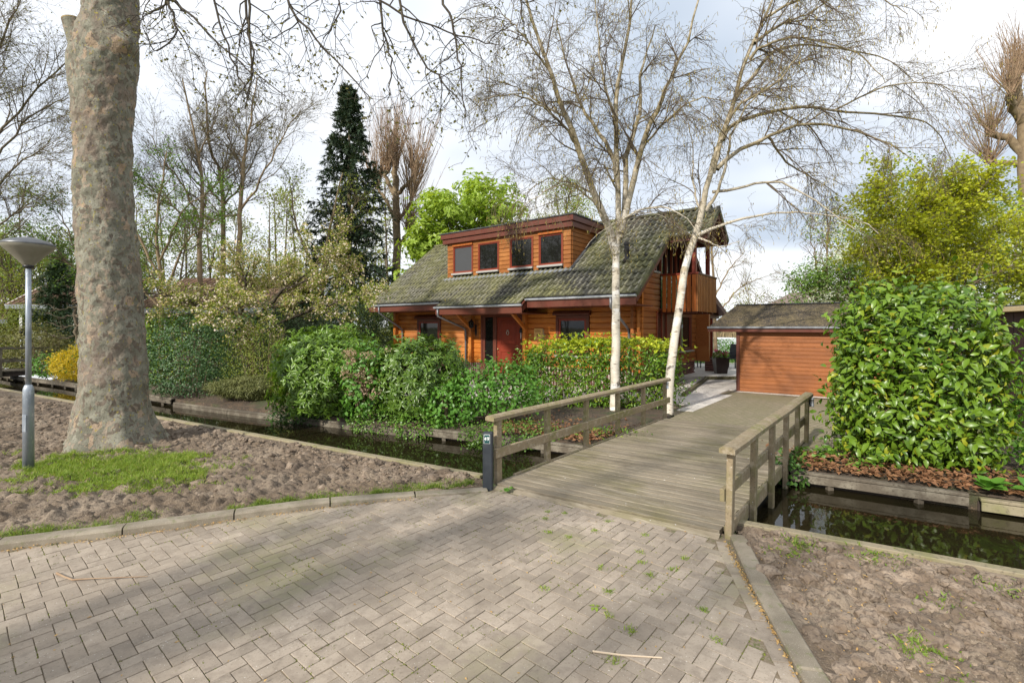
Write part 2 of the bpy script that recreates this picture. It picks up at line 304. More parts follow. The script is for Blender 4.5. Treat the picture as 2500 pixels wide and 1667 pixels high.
# ------------------------------------------------------------------ helpers
COL = sc.collection.objects
rng = np.random.default_rng(7); random.seed(7)
def tag(o, label=None, cat=None, group=None, kind=None):
    if label: o['label'] = label
    if cat: o['category'] = cat
    if group: o['group'] = group
    if kind: o['kind'] = kind
    return o
def empty(name, loc=(0, 0, 0), rz=0, **k):
    o = bpy.data.objects.new(name, None); COL.link(o); o.location = loc; o.rotation_euler = (0, 0, rz)
    o.empty_display_size = .2
    return tag(o, **k)
def link(name, me, m=None, parent=None, **k):
    o = bpy.data.objects.new(name, me); COL.link(o)
    if m: me.materials.append(MAT[m])
    if parent: o.parent = parent
    return tag(o, **k)
def npmesh(name, V, F, smooth=True):
    """V (n,3), F (m,3|4) or list of such arrays"""
    me = bpy.data.meshes.new(name)
    Fs = F if isinstance(F, list) else [F]
    Fs = [f for f in Fs if len(f)]
    V = np.ascontiguousarray(V, dtype=np.float32)
    me.vertices.add(len(V)); me.vertices.foreach_set('co', V.ravel())
    idx = np.concatenate([f.ravel() for f in Fs]).astype(np.int32)
    tot = np.concatenate([np.full(len(f), f.shape[1]) for f in Fs]).astype(np.int32)
    st = np.concatenate([[0], np.cumsum(tot)[:-1]]).astype(np.int32)
    me.loops.add(len(idx)); me.loops.foreach_set('vertex_index', idx)
    me.polygons.add(len(tot)); me.polygons.foreach_set('loop_start', st)
    me.update(calc_edges=True)
    me.polygons.foreach_set('use_smooth', np.full(len(tot), bool(smooth)))
    return me
class MB:
    def __init__(s): s.v = []; s.f = []
    def add(s, v, f):
        b = len(s.v); s.v += [tuple(p) for p in v]; s.f += [tuple(i + b for i in q) for q in f]; return s
    def box(s, x0, x1, y0, y1, z0, z1, M=None, bev=0):
        if bev:
            b = bev; pr = [(x0 + b, y0), (x1 - b, y0), (x1, y0 + b), (x1, y1 - b), (x1 - b, y1), (x0 + b, y1), (x0, y1 - b), (x0, y0 + b)]
            ins = [(max(x0 + b, min(x1 - b, x)), max(y0 + b, min(y1 - b, y))) for x, y in pr]
            v = [(x, y, z0 + b) for x, y in pr] + [(x, y, z1 - b) for x, y in pr] + [(x, y, z1) for x, y in ins[::1]] + [(x, y, z0) for x, y in ins]
            f = [(i, (i + 1) % 8, 8 + (i + 1) % 8, 8 + i) for i in range(8)] + [(8 + i, 8 + (i + 1) % 8, 16 + (i + 1) % 8, 16 + i) for i in range(8)]
            f += [(24 + i, 24 + (i + 1) % 8, (i + 1) % 8, i) for i in range(8)] + [tuple(range(16, 24)), tuple(range(31, 23, -1))]
        else:
            v = [(x0, y0, z0), (x1, y0, z0), (x1, y1, z0), (x0, y1, z0), (x0, y0, z1), (x1, y0, z1), (x1, y1, z1), (x0, y1, z1)]
            f = [(0, 3, 2, 1), (4, 5, 6, 7), (0, 1, 5, 4), (1, 2, 6, 5), (2, 3, 7, 6), (3, 0, 4, 7)]
        if M is not None: v = [tuple(M @ Vector(p)) for p in v]
        return s.add(v, f)
    def bar(s, a, b, w, h, up=(0, 0, 1), bev=0):
        """box of section w x h from point a to b (w sideways, h along up)"""
        a = Vector(a); b = Vector(b); d = (b - a); ln = d.length; d.normalize()
        side = d.cross(Vector(up))
        if side.length < 1e-4: side = d.cross(Vector((1, 0, 0)))
        side.normalize(); u2 = side.cross(d)
        M = Matrix(((d.x, side.x, u2.x, a.x), (d.y, side.y, u2.y, a.y), (d.z, side.z, u2.z, a.z), (0, 0, 0, 1)))
        return s.box(0, ln, -w / 2, w / 2, -h / 2, h / 2, M, bev)
    def prism(s, prof, a, b, axis='x', M=None):
        """closed 2-D profile extruded along an axis from a to b"""
        n = len(prof)
        def pt(p, q):
            return {'x': (q, p[0], p[1]), 'y': (p[0], q, p[1]), 'z': (p[0], p[1], q)}[axis]
        v = [pt(p, a) for p in prof] + [pt(p, b) for p in prof]
        if M is not None: v = [tuple(M @ Vector(p)) for p in v]
        f = [(i, (i + 1) % n, n + (i + 1) % n, n + i) for i in range(n)] + [tuple(range(n - 1, -1, -1)), tuple(range(n, 2 * n))]
        return s.add(v, f)
    def tube(s, pts, rad, n=8, cap=True):
        pts = [Vector(p) for p in pts]; k = len(pts)
        rad = rad if hasattr(rad, '__len__') else [rad] * k
        v = []; prev = None
        for i, p in enumerate(pts):
            d = (pts[min(i + 1, k - 1)] - pts[max(i - 1, 0)]).normalized()
            u = d.cross(Vector((.31, .52, .79))) if prev is None else (prev - d * prev.dot(d))
            u.normalize(); prev = u; w_ = d.cross(u)
            for j in range(n):
                a = 2 * math.pi * j / n; v.append(p + (u * math.cos(a) + w_ * math.sin(a)) * rad[i])
        f = [(i * n + j, i * n + (j + 1) % n, (i + 1) * n + (j + 1) % n, (i + 1) * n + j) for i in range(k - 1) for j in range(n)]
        if cap: f += [tuple(range(n - 1, -1, -1)), tuple(range((k - 1) * n, k * n))]
        return s.add(v, f)
    def lathe(s, prof, n=24, c=(0, 0, 0)):
        v = [(c[0] + r * math.cos(2 * math.pi * j / n), c[1] + r * math.sin(2 * math.pi * j / n), c[2] + z) for r, z in prof for j in range(n)]
        k = len(prof)
        f = [(i * n + j, i * n + (j + 1) % n, (i + 1) * n + (j + 1) % n, (i + 1) * n + j) for i in range(k - 1) for j in range(n)]
        f += [tuple(range(n - 1, -1, -1)), tuple(range((k - 1) * n, k * n))]
        return s.add(v, f)
    def mesh(s, name, smooth=False):
        me = bpy.data.meshes.new(name); me.from_pydata(s.v, [], s.f); me.update()
        if smooth: me.polygons.foreach_set('use_smooth', np.ones(len(me.polygons), dtype=bool))
        return me
    def build(s, name, m, parent=None, smooth=False, **k):
        return link(name, s.mesh(name, smooth), m, parent, **k)
def poly_sheet(name, pts, z, m, parent=None, **k):
    me = bpy.data.meshes.new(name); me.from_pydata([(p[0], p[1], p[2] if len(p) > 2 else z) for p in pts], [], [tuple(range(len(pts)))]); me.update()
    return link(name, me, m, parent, **k)
def auto_smooth(o, ang=40):
    me = o.data; me.polygons.foreach_set('use_smooth', np.ones(len(me.polygons), dtype=bool))
    try: me.set_sharp_from_angle(angle=R(ang))
    except Exception: pass
# ---- numpy vegetation kit
def nrm(a): return a / np.maximum(np.linalg.norm(a, axis=-1, keepdims=True), 1e-9)
def resample(P, k):
    P = np.asarray(P, float); n = len(P); t = np.linspace(0, n - 1, k); i = np.minimum(t.astype(int), n - 2); f = (t - i)[:, None]
    p0 = P[np.maximum(i - 1, 0)]; p1 = P[i]; p2 = P[i + 1]; p3 = P[np.minimum(i + 2, n - 1)]
    return .5 * (2 * p1 + (p2 - p0) * f + (2 * p0 - 5 * p1 + 4 * p2 - p3) * f ** 2 + (3 * p1 - p0 - 3 * p2 + p3) * f ** 3)
def limbs(lst, k=14, wig=0, rg=None):
    P = np.stack([resample(p, k) for p, a, b in lst]); t = np.linspace(0, 1, k)
    if wig: P[:, 1:-1] += (rg or rng).normal(0, wig, P[:, 1:-1].shape)
    Rr = np.stack([a + (b - a) * t ** .85 for p, a, b in lst]); return P, Rr
def branch(P, Rr, rg, per, tlo, thi, Ls, ang, k, up=0, wig=.12, rmax=.05, rtip=.002, taper=.5, rk=.6):
    n, k0 = P.shape[:2]; N = n * per; idx = np.repeat(np.arange(n), per)
    t = rg.uniform(tlo, thi, N); f = t * (k0 - 1); i = np.minimum(f.astype(int), k0 - 2); fr = (f - i)[:, None]
    pos = P[idx, i] * (1 - fr) + P[idx, i + 1] * fr; d0 = nrm(P[idx, i + 1] - P[idx, i])
    rr = Rr[idx, i] * (1 - fr[:, 0]) + Rr[idx, i + 1] * fr[:, 0]
    pp = nrm(np.cross(d0, rg.normal(0, 1, (N, 3)))); a = rg.uniform(ang[0], ang[1], N)[:, None]
    d = nrm(d0 * np.cos(a) + pp * np.sin(a)); ln = rg.uniform(Ls[0], Ls[1], N) * (1 - taper * t); st = (ln / (k - 1))[:, None]
    out = [pos]
    for j in range(k - 1):
        d = d + rg.normal(0, wig, (N, 3)); d[:, 2] += up; d = nrm(d); pos = pos + d * st; out.append(pos)
    r0 = np.minimum(rr * rk, rmax); tt = np.linspace(0, 1, k)
    return np.stack(out, 1), r0[:, None] * (1 - tt) + np.minimum(rtip, r0)[:, None] * tt
def tubes(P, Rr, m=4, rmin=0):
    n, k = P.shape[:2]; T = np.gradient(P, axis=1); T = nrm(T)
    ref = np.array([.31, .52, .79]); U = nrm(np.cross(T, ref)); W = np.cross(T, U)
    a = 2 * np.pi * np.arange(m) / m; Rr = np.maximum(Rr, rmin)
    V = P[:, :, None] + Rr[:, :, None, None] * (U[:, :, None] * np.cos(a)[:, None] + W[:, :, None] * np.sin(a)[:, None])
    b = (np.arange(n) * k * m)[:, None, None] + (np.arange(k - 1) * m)[None, :, None]; j = np.arange(m); j2 = (j + 1) % m
    F = np.stack([b + j, b + j2, b + m + j2, b + m + j], -1).reshape(-1, 4)
    return V.reshape(-1, 3), F
def merge(parts):
    V = []; F = []; o = 0
    for v, f in parts: V.append(v); F.append(f + o); o += len(v)
    return np.concatenate(V), F
LT = {
 'oval': (np.array([(0, 0, 0), (.5, 0, -.02), (1, 0, -.14), (.42, .5, .07), (.42, -.5, .07)]), np.array([(0, 1, 3), (1, 2, 3), (0, 4, 1), (4, 2, 1)])),
 'laurel': (np.array([(0, 0, 0), (.3, 0, .03), (.65, 0, .0), (1, 0, -.16), (.14, .24, .03), (.42, .5, .10), (.75, .36, .02), (.14, -.24, .03), (.42, -.5, .10), (.75, -.36, .02)]),
            np.array([(0, 1, 4), (4, 1, 5), (1, 2, 5), (5, 2, 6), (2, 3, 6), (0, 7, 1), (7, 8, 1), (1, 8, 2), (8, 9, 2), (2, 9, 3)])),
 'blade': (np.array([(0, .5, 0), (0, -.5, 0), (.55, .36, .03), (.55, -.36, .03), (1, 0, -.16)]), np.array([(0, 1, 3), (0, 3, 2), (2, 3, 4)])),
 'quad': (np.array([(0, 0, 0), (.5, -.5, .05), (1, 0, -.05), (.5, .5, .05)]), np.array([(0, 1, 2), (0, 2, 3)])),
 'spike': (np.array([(0, .5, 0), (0, -.5, 0), (1, 0, 0)]), np.array([(0, 1, 2)])),
 'catkin': (np.array([(0, 0, 0), (.3, .5, 0), (.3, -.25, .43), (.3, -.25, -.43), (.8, .4, 0), (.8, -.2, .35), (.8, -.2, -.35), (1, 0, 0)]),
            np.array([(0, 1, 2), (0, 2, 3), (0, 3, 1), (1, 4, 5), (1, 5, 2), (2, 5, 6), (2, 6, 3), (3, 6, 4), (3, 4, 1), (4, 7, 5), (5, 7, 6), (6, 7, 4)])),
}
def leaves(pos, D, Nn, Ln, Wd, kind='oval'):
    tv, tf = LT[kind]; n = len(pos); D = nrm(D); S = nrm(np.cross(Nn, D)); N2 = np.cross(D, S)
    Ln = np.broadcast_to(np.asarray(Ln, float), (n,)); Wd = np.broadcast_to(np.asarray(Wd, float), (n,))
    V = pos[:, None] + D[:, None] * (tv[:, 0] * Ln[:, None])[..., None] + S[:, None] * (tv[:, 1] * Wd[:, None])[..., None] + N2[:, None] * (tv[:, 2] * Ln[:, None])[..., None]
    if kind == 'catkin': V = pos[:, None] + D[:, None] * (tv[:, 0] * Ln[:, None])[..., None] + S[:, None] * (tv[:, 1] * Wd[:, None])[..., None] + N2[:, None] * (tv[:, 2] * Wd[:, None])[..., None]
    F = tf[None] + (np.arange(n) * len(tv))[:, None, None]
    return V.reshape(-1, 3), F.reshape(-1, 3)
def along(P, rg, per, tlo=.2, thi=1.0):
    n, k = P.shape[:2]; N = n * per; idx = np.repeat(np.arange(n), per); t = rg.uniform(tlo, thi, N); f = t * (k - 1)
    i = np.minimum(f.astype(int), k - 2); fr = (f - i)[:, None]
    return P[idx, i] * (1 - fr) + P[idx, i + 1] * fr, nrm(P[idx, i + 1] - P[idx, i])
def lumpy(U, seed, a1=.2, f1=1.6, a2=.1, f2=4.2):
    o = Vector((seed * 3.7, seed * 1.3, -seed * 2.1))
    return np.array([1 + a1 * mnoise.noise(Vector(u) * f1 + o) + a2 * mnoise.noise(Vector(u) * f2 + o) for u in U])
def shell(rg, n, c, rad, seed=1, p=2, thick=.16, a1=.25, f1=1.7, a2=.14, f2=4.5, zmin=None, up=.25):
    """points in the outer layer of a lumpy super-ellipsoid, with outward normals"""
    U = nrm(rg.normal(0, 1, (n, 3))); sup = (np.abs(U) ** p).sum(1) ** (-1 / p)
    lum = lumpy(U, seed, a1, f1, a2, f2); dep = 1 - np.abs(rg.normal(0, thick, n)); dep = np.maximum(dep, .25); dep = np.where(rg.random(n) < .07, rg.uniform(1.03, 1.0 + thick * 1.1, n), dep)
    Q = U * (sup * lum * dep)[:, None]; pos = np.array(c) + Q * np.array(rad)
    Nn = nrm(np.sign(U) * np.abs(Q / np.maximum(lum, .1)[:, None]) ** (p - 1) / np.array(rad)); Nn[:, 2] += up; Nn = nrm(Nn)
    if zmin is not None:
        k = pos[:, 2] > zmin; pos, Nn, dep = pos[k], Nn[k], dep[k]
    return pos, Nn, dep
def whorl(pos, A, rg, m, L, W, th=(55, 85), kind='oval'):
    n = len(pos); A = np.repeat(A, m, 0); P = np.repeat(pos, m, 0)
    b1 = nrm(np.cross(A, rg.normal(0, 1, (n * m, 3)))); t = np.radians(rg.uniform(th[0], th[1], n * m))[:, None]
    D = A * np.cos(t) + b1 * np.sin(t); Nn = A * np.sin(t) - b1 * np.cos(t) + rg.normal(0, .2, A.shape)
    ln = rg.uniform(L[0], L[1], n * m); wd = rg.uniform(W[0], W[1], n * m)
    return leaves(P, D, Nn, ln, wd, kind)
def loose(pos, A, rg, L, W, kind='oval', spread=.8, droop=.2):
    n = len(pos); T = nrm(np.cross(A, rg.normal(0, 1, (n, 3)))); D = T * spread + A * rg.uniform(.1, .9, n)[:, None]; D[:, 2] -= droop
    Nn = nrm(A + rg.normal(0, .45, (n, 3)) + np.array([0, 0, .35]))
    return leaves(pos, D, Nn, rg.uniform(L[0], L[1], n), rg.uniform(W[0], W[1], n), kind)
def stuff(name, parts, m, parent=None, kind='stuff', smooth=True, **k):
    V, F = merge(parts); return link(name, npmesh(name, V, F, smooth), m, parent, kind=kind, **k)
def stems(rg, c, r, h, n, m, parent, rr=.012, spread=.7, name='stem', base=0.0):
    lst = []
    for i in range(n):
        a = rg.uniform(0, 6.283); q = rg.uniform(.2, 1) ** .5; x0 = c[0] + math.cos(a) * r[0] * .35 * q; y0 = c[1] + math.sin(a) * r[1] * .35 * q
        x1 = c[0] + math.cos(a) * r[0] * spread * q; y1 = c[1] + math.sin(a) * r[1] * spread * q
        zt = c[2] + h * rg.uniform(.6, .95)
        lst.append(([(x0, y0, base), ((x0 * .6 + x1 * .4), (y0 * .6 + y1 * .4), base + (zt - base) * .5), (x1, y1, zt)], rr * rg.uniform(.7, 1.4), rr * .4))
    P, Rr = limbs(lst, 8, .02, rg); P2, R2 = branch(P, Rr, rg, 4, .4, .95, (.15, .4), (.4, 1), 4, .1, .15, rr * .5, .002)
    return stuff(name, [tubes(P, Rr, 5), tubes(P2, R2, 4)], m, parent)
# ------------------------------------------------------------------ the setting
def near_y(x): return 11.26 - .565 * (x + 8.27)
FAR = [(-70, 50.5), (-34, 28.9), (-21.4, 20.8), (-16.65, 18.3), (-9.16, 13.75), (-1.85, 10.2), (4.3, 7.15), (6.24, 5.95), (20, -1.8), (80, -35)]
def far_y(x):
    for (a, b), (c, d) in zip(FAR, FAR[1:]):
        if a <= x <= c: return b + (d - b) * (x - a) / (c - a)
poly_sheet('ground', [(p[0], p[1] + 1.2) for p in FAR] + [(900, -35), (900, 1100), (-900, 1100), (-900, 520)], -.03, 'far_land', kind='structure')
poly_sheet('street_ground', [(-900, 515), (-70, near_y(-70) - .05), (80, near_y(80) - .05), (80, -300), (-900, -300)], -.06, 'far_land', kind='structure')
wp = [(x, far_y(x) + .5) for x in (-69, -34, -21.4, -16.65, -9.16, -1.85, 4.3, 6.24, 20, 79)]
poly_sheet('canal_water', [(-69, near_y(-69) - .6), (79, near_y(79) - .6)] + wp[::-1], -.25, 'water', kind='structure')
def in_drive(x, y):
    bx = (x + .203) * .775 - (y - 6.305) * .632
    return -.15 < bx < 3.35
for nm, pts_ in (('canal_bank', [(x, near_y(x) - .045) for x in (-69, -30, -16, -5, 5, 79)]), ('canal_bank', [(p[0], p[1] + .07) for p in FAR])):
    V_ = [(x, y, z) for x, y in pts_ for z in (-.034, -.8)]
    MB().add(V_, [(2 * i, 2 * i + 1, 2 * i + 3, 2 * i + 2) for i in range(len(pts_) - 1)]).build(nm, 'garden_soil', kind='structure')
# --- garden soil on the far bank (gentle bumps), path in front of the house, lawn behind
def ruled(name, lo, hi, na, nb, zf, m, parent=None, **k):
    V = np.zeros((na, nb, 3))
    for i in range(na):
        a = i / (na - 1); p = lo(a); q = hi(a)
        for j in range(nb):
            b = j / (nb - 1); x = p[0] + (q[0] - p[0]) * b; y = p[1] + (q[1] - p[1]) * b
            V[i, j] = (x, y, zf(x, y, b))
    i = np.arange(na - 1)[:, None] * nb + np.arange(nb - 1)[None]
    F = np.stack([i, i + nb, i + nb + 1, i + 1], -1).reshape(-1, 4)
    return link(name, npmesh(name, V.reshape(-1, 3), F, True), m, parent, **k)
ruled('garden_bed', lambda a: (-19 + 23.5 * a, far_y(-19 + 23.5 * a) + .04), lambda a: (-17 + 24 * a, far_y(-19 + 23.5 * a) + 4.2), 200, 34,
      lambda x, y, b: -.045 - .09 * max(0, 1 - b * 7) * min(1, max(0, (-1.5 - x) / 1.0)) + (.0 if in_drive(x, y) else 1.0) * .10 * min(1, b * 5) * (1 - .8 * max(0, b - .5)) + (.0 if in_drive(x, y) else .05) * mnoise.noise(Vector((x * 2, y * 2, 0))) * min(1, b * 6) * (1 - b), 'garden_soil', kind='structure')
ruled('laurel_bed', lambda a: (4.2 + 9 * a, far_y(4.2 + 9 * a) + .04), lambda a: (5.2 + 10 * a, far_y(4.2 + 9 * a) + 3.4), 90, 30,
      lambda x, y, b: -.05 + (.0 if in_drive(x, y) else 1.0) * .10 * min(1, b * 4) + (.0 if in_drive(x, y) else 1.0) * .05 * mnoise.noise(Vector((x * 3, y * 3, 0))) * min(1, b * 6), 'garden_soil', kind='structure')
poly_sheet('house_path', [(-9.5, 18.6), (-4.5, 15.0), (-1.0, 12.9), (3.9, 12.9), (4.6, 14.6), (3.0, 15.4), (-7.5, 23.2)], .062, 'pale_gravel', kind='structure')
poly_sheet('lawn', [(8.2, 24.2), (14, 21), (30, 30), (20, 60), (4, 60), (-3, 40)], -.02, 'lawn', kind='structure')
# --- road: herringbone pavers
KL = [(-16, 2.4), (-9.5, 3.05), (-6.5, 3.85), (-4.8, 4.53), (-3.47, 5.02), (-2.68, 5.42), (-1.5, 5.86), (-.30, 6.14)]
KR = [(2.13, 4.80), (2.05, 4.52), (1.90, 3.77), (1.79, 3.22), (1.70, 2.80), (1.55, 1.9), (1.40, .6), (1.2, -1.5)]
def pl_y(pl, x):
    for (a, b), (c, d) in zip(pl, pl[1:]):
        if a <= x <= c: return b + (d - b) * (x - a) / (c - a)
    return pl[0][1] if x < pl[0][0] else pl[-1][1]
road = poly_sheet('road', [(-16, -6)] + [(p[0], p[1] + .05) for p in KL] + [(-.1, 6.35), (2.14, 4.95)] + [(p[0] + .05, p[1]) for p in KR] + [(1.2, -6)], -.007, 'joint_sand', kind='structure')
BA = Vector((-.203, 6.305)); BU = Vector((.632, .775)); BN = Vector((.775, -.632))      # bridge frame
def kr_x(y):
    for (a, b), (c, d) in zip(KR, KR[1:]):
        if d <= y <= b: return a + (c - a) * (b - y) / (b - d)
    return KR[0][0] if y > KR[0][1] else KR[-1][0]
def on_road(x, y):
    if y > pl_y(KL, x) + .03: return False
    if x > kr_x(y) - .13: return False
    r = Vector((x, y)) - BA; bx = r.dot(BN); by = r.dot(BU)
    if x > -.45 and by > .115 * bx - .06: return False
    return True
pm = MB().box(-.1025, .1025, -.0500, .0500, -.05, 0, bev=.0022).mesh('paver'); pm.materials.append(MAT['paver'])
pvb = np.array([v.co[:] for v in pm.vertices]); pfq = [tuple(p.vertices) for p in pm.polygons]
q4 = np.array([f for f in pfq if len(f) == 4]); q8 = np.array([f for f in pfq if len(f) == 8])
ang = R(90 - 40.5); ca, sa = math.cos(ang), math.sin(ang); U_ = .1055; spots = []
for i in range(-90, 90):
    for j in range(-90, 90):
        k = (i - j) % 4
        if k == 0: cx, cy, rot = i + 1, j + .5, 0
        elif k == 3: cx, cy, rot = i + .5, j + 1, 1
        else: continue
        gx_, gy_ = cx * U_, cy * U_; X = gx_ * ca - gy_ * sa; Y = gx_ * sa + gy_ * ca + 3.0
        if -7.5 < X < 2.3 and .8 < Y < 6.4 and on_road(X, Y): spots.append((X, Y, ang + rot * math.pi / 2))
# soldier course along the right-hand kerb
yy = 4.72
while yy > 1.0:
    a = kr_x(yy); b_ = kr_x(yy - .2); th = math.atan2(-.2, b_ - a)
    spots.append(((a + b_) / 2 - .062, yy - .1, th)); yy -= .212
pr_ = random.Random(4); rest = []
def inview(X, Y): return Y > 2.78 and abs(X) < 1.06 * Y + .1
spots.sort(key=lambda s: (0 if inview(s[0], s[1]) else 1, s[0] ** 2 + s[1] ** 2))
for n_, (X, Y, th) in enumerate(spots):
    z = pr_.uniform(-.003, .003) + .006 * mnoise.noise(Vector((X * .9, Y * .9, 2))); rx = pr_.gauss(0, .004); ry = pr_.gauss(0, .003); th += pr_.gauss(0, .012)
    if n_ < 300:
        o = link('paver', pm, None, road); o.location = (X, Y, z); o.rotation_euler = (rx, ry, th)
    else: rest.append(Matrix.Translation((X, Y, z)) @ Matrix.Rotation(th, 4, 'Z') @ Matrix.Rotation(ry, 4, 'Y') @ Matrix.Rotation(rx, 4, 'X'))
Ms = np.array([np.array(m) for m in rest]); PV = np.einsum('nij,kj->nki', Ms[:, :3, :3], pvb) + Ms[:, None, :3, 3]
off = (np.arange(len(Ms)) * len(pvb))[:, None, None]
link('paver_field', npmesh('paver_field', PV.reshape(-1, 3), [(q4[None] + off).reshape(-1, 4), (q8[None] + off).reshape(-1, 8)], False), 'paver_far', road, kind='stuff')
# --- kerb stones
def along_pl(pl, step):
    pts = [Vector(p) for p in pl]; out = []; cur = pts[0]; acc = 0; res = [(pts[0].copy())]
    seg = 0; pos = pts[0].copy(); left = step
    while seg < len(pts) - 1:
        d = pts[seg + 1] - pos
        if d.length >= left: pos = pos + d.normalized() * left; res.append(pos.copy()); left = step
        else: left -= d.length; seg += 1; pos = pts[seg].copy()
    return res
kroot = empty('kerb', (-4, 4.8, 0), label='long grey concrete kerb between the brick road and the ploughed soil with grass', cat='kerb')
rs = along_pl(KL[1:], .98)
for a, b in zip(rs, rs[1:] + [Vector(KL[-1])]):
    if (b - a).length < .1: continue
    d = (b - a).normalized(); n = Vector((-d.y, d.x)); ln = (b - a).length
    def h(p): return .080 if p.x < -2.4 else .080 - .055 * min(1, (p.x + 2.4) / 1.6)
    mb = MB(); prof = [(0, -.08), (0, .7), (.012, .9), (.04, 1.0), (.135, 1.0), (.145, .95), (.145, -.08)]; K = 5; V = []
    for k in range(K):
        t = .006 + (ln - .014) * k / (K - 1); p = a + d * t; hh = h(p)
        for w_, z in prof:
            q = p + n * w_; V.append((q.x + 4, q.y - 4.8, z if z < 0 else z * hh))
    m_ = len(prof); F = [(k * m_ + j, k * m_ + j + 1, (k + 1) * m_ + j + 1, (k + 1) * m_ + j) for k in range(K - 1) for j in range(m_ - 1)] + [tuple(range(m_)), tuple(range((K - 1) * m_, K * m_))[::-1]]
    mb.add(V, F); mb.build('kerb_stone', 'kerb_concrete', kroot)
kroot = empty('kerb', (1.9, 3.8, 0), label='flush concrete kerb running from the right rail post along the rough soil', cat='kerb')
rs = along_pl([(2.17, 4.83)] + KR[1:], .98)
for a, b in zip(rs, rs[1:]):
    d = (b - a).normalized(); n = Vector((-d.y, d.x)); ln = (b - a).length; jit = pr_.uniform(-.004, .006)
    mb = MB(); M = Matrix(((d.x, n.x, 0, a.x - 1.9), (d.y, n.y, 0, a.y - 3.8), (0, 0, 1, jit), (0, 0, 0, 1)))
    mb.box(.004, ln - .006, 0, .15, -.08, .038, M, bev=.012); mb.build('kerb_stone', 'kerb_concrete', kroot)
# --- soil strips
def soil_z(x, y, b, base=.03):
    e = min(1, b * 10, (1 - b) * 14); v = Vector((x, y, 0))
    q = v + .06 * Vector((mnoise.noise(v * 5), mnoise.noise(v * 5 + Vector((9, 2, 0))), 0))
    r = mnoise.fractal(v * 1.3, .7, 2.1, 3) * .035 + .10 * abs(mnoise.noise(q * 3.6)) + .085 * abs(mnoise.noise(q * 8 + Vector((3, 1, 0)))) + .05 * abs(mnoise.noise(q * 17)) + .022 * abs(mnoise.noise(v * 34)) - .055
    return base * (1 - b) - .02 * b + e * r
ruled('soil_strip', lambda a: (-15.5 + 15.15 * a, pl_y(KL, -15.5 + 15.15 * a) + .14), lambda a: (-19 + 18.45 * a, near_y(-19 + 18.45 * a) - .07), 640, 230, lambda x, y, b: soil_z(x, y, b, .03), 'soil', kind='structure')
ruled('soil_bed', lambda a: ((2.32, 4.86) if a == 0 else (kr_x(4.86 - 6 * a) + .145, 4.86 - 6 * a)), lambda a: (2.36 + 7 * a, near_y(2.36 + 7 * a) - .07), 330, 230, lambda x, y, b: soil_z(x, y, b, .02), 'soil', kind='structure')
ico = bpy.data.meshes.new('tmp'); import bmesh
bm = bmesh.new(); bmesh.ops.create_icosphere(bm, subdivisions=2, radius=1); IV = np.array([v.co[:] for v in bm.verts]); IF = np.array([[v.index for v in f.verts] for f in bm.faces]); bm.free()
CL = []
for s_ in range(8):
    r = np.array([1 + .5 * mnoise.noise(Vector(p) * 1.2 + Vector((s_ * 9, 0, 0))) + .5 * abs(mnoise.noise(Vector(p) * 2.6 + Vector((0, s_ * 7, 0)))) + .25 * mnoise.noise(Vector(p) * 5 + Vector((0, s_ * 7, 2))) for p in IV]); CL.append(IV * r[:, None] * np.array([1.1, .9, .7]))
def clods(name, pts, sizes, parent=None):
    parts = []; rg = np.random.default_rng(5)
    for s_ in range(8):
        sel = np.arange(len(pts)) % 8 == s_; P = pts[sel]; S = sizes[sel]; n = len(P)
        if not n: continue
        a = rg.uniform(0, 6.28, n); c, s2 = np.cos(a), np.sin(a); B = CL[s_]
        V = np.stack([B[None, :, 0] * c[:, None] - B[None, :, 1] * s2[:, None], B[None, :, 0] * s2[:, None] + B[None, :, 1] * c[:, None], np.broadcast_to(B[None, :, 2], (n, len(B)))], -1) * S[:, None, None] + P[:, None]
        parts.append((V.reshape(-1, 3), (IF[None] + (np.arange(n) * len(B))[:, None, None]).reshape(-1, 3)))
    return stuff(name, parts, 'soil_clod', parent, smooth=False)
rg = np.random.default_rng(11)
def soil_points(n, left):
    out = []
    while len(out) < n:
        if left: x = rg.uniform(-13, -.5); y = rg.uniform(pl_y(KL, x) + .2, min(near_y(x) - .14, 16))
        else:
            y = rg.uniform(2.2, 5.0); x = rg.uniform(kr_x(y) + .2, 5.2)
            if y > near_y(x) - .14: continue
        if abs(x) > 1.1 * y + .2: continue
        out.append((x, y))
    return np.array(out)
for left, n in ((True, 5200), (False, 3800)):
    p = soil_points(n, left); lump = np.array([mnoise.noise(Vector((x * 1.1, y * 1.1, 5))) for x, y in p])
    sz = np.exp(rg.normal(-3.95, .62, n)) * (1 + .8 * np.clip(lump, -.6, 1)); sz = np.clip(sz, .008, .095)
    z = np.array([soil_z(x, y, .5, .05) for x, y in p]) - .02 - .35 * sz
    d = clods('soil_clods', np.column_stack([p, z]), sz); tag(d, 'loose brown clods on the ploughed strip beside the plane tree' if left else 'pale crumbly clods on the soil right of the bridge', 'soil')
# --- timber edging of the canal
def cap_run(label, x0, x1, joints):
    root = empty('canal_edging', (x0, near_y(x0), 0), label=label, cat='edging')
    xs = [x0] + joints + [x1]; d = Vector((1, -.565, 0)).normalized(); dz = 0
    for a, b in zip(xs, xs[1:]):
        p = Vector((a - x0, near_y(a) - near_y(x0), -.012)) + d * .004; q = Vector((b - x0, near_y(b) - near_y(x0), -.012)) - d * .004
        MB().bar(p, q, .115, .045, bev=.006).build('cap_board', 'revet_cap', root)
        n = Vector((.492, .870, 0)) * .035
        MB().bar(p + n + Vector((0, 0, -.22)), q + n + Vector((0, 0, -.22)), .03, .36).build('sheet_board', 'revet_wood', root)
cap_run('long pale timber edge board between the plane tree soil and the canal', -26, -.42, [-21, -16.6, -12.1, -7.7, -3.4])
cap_run('pale timber edge board between the right soil and the canal', 2.36, 12, [4.4, 8.2])
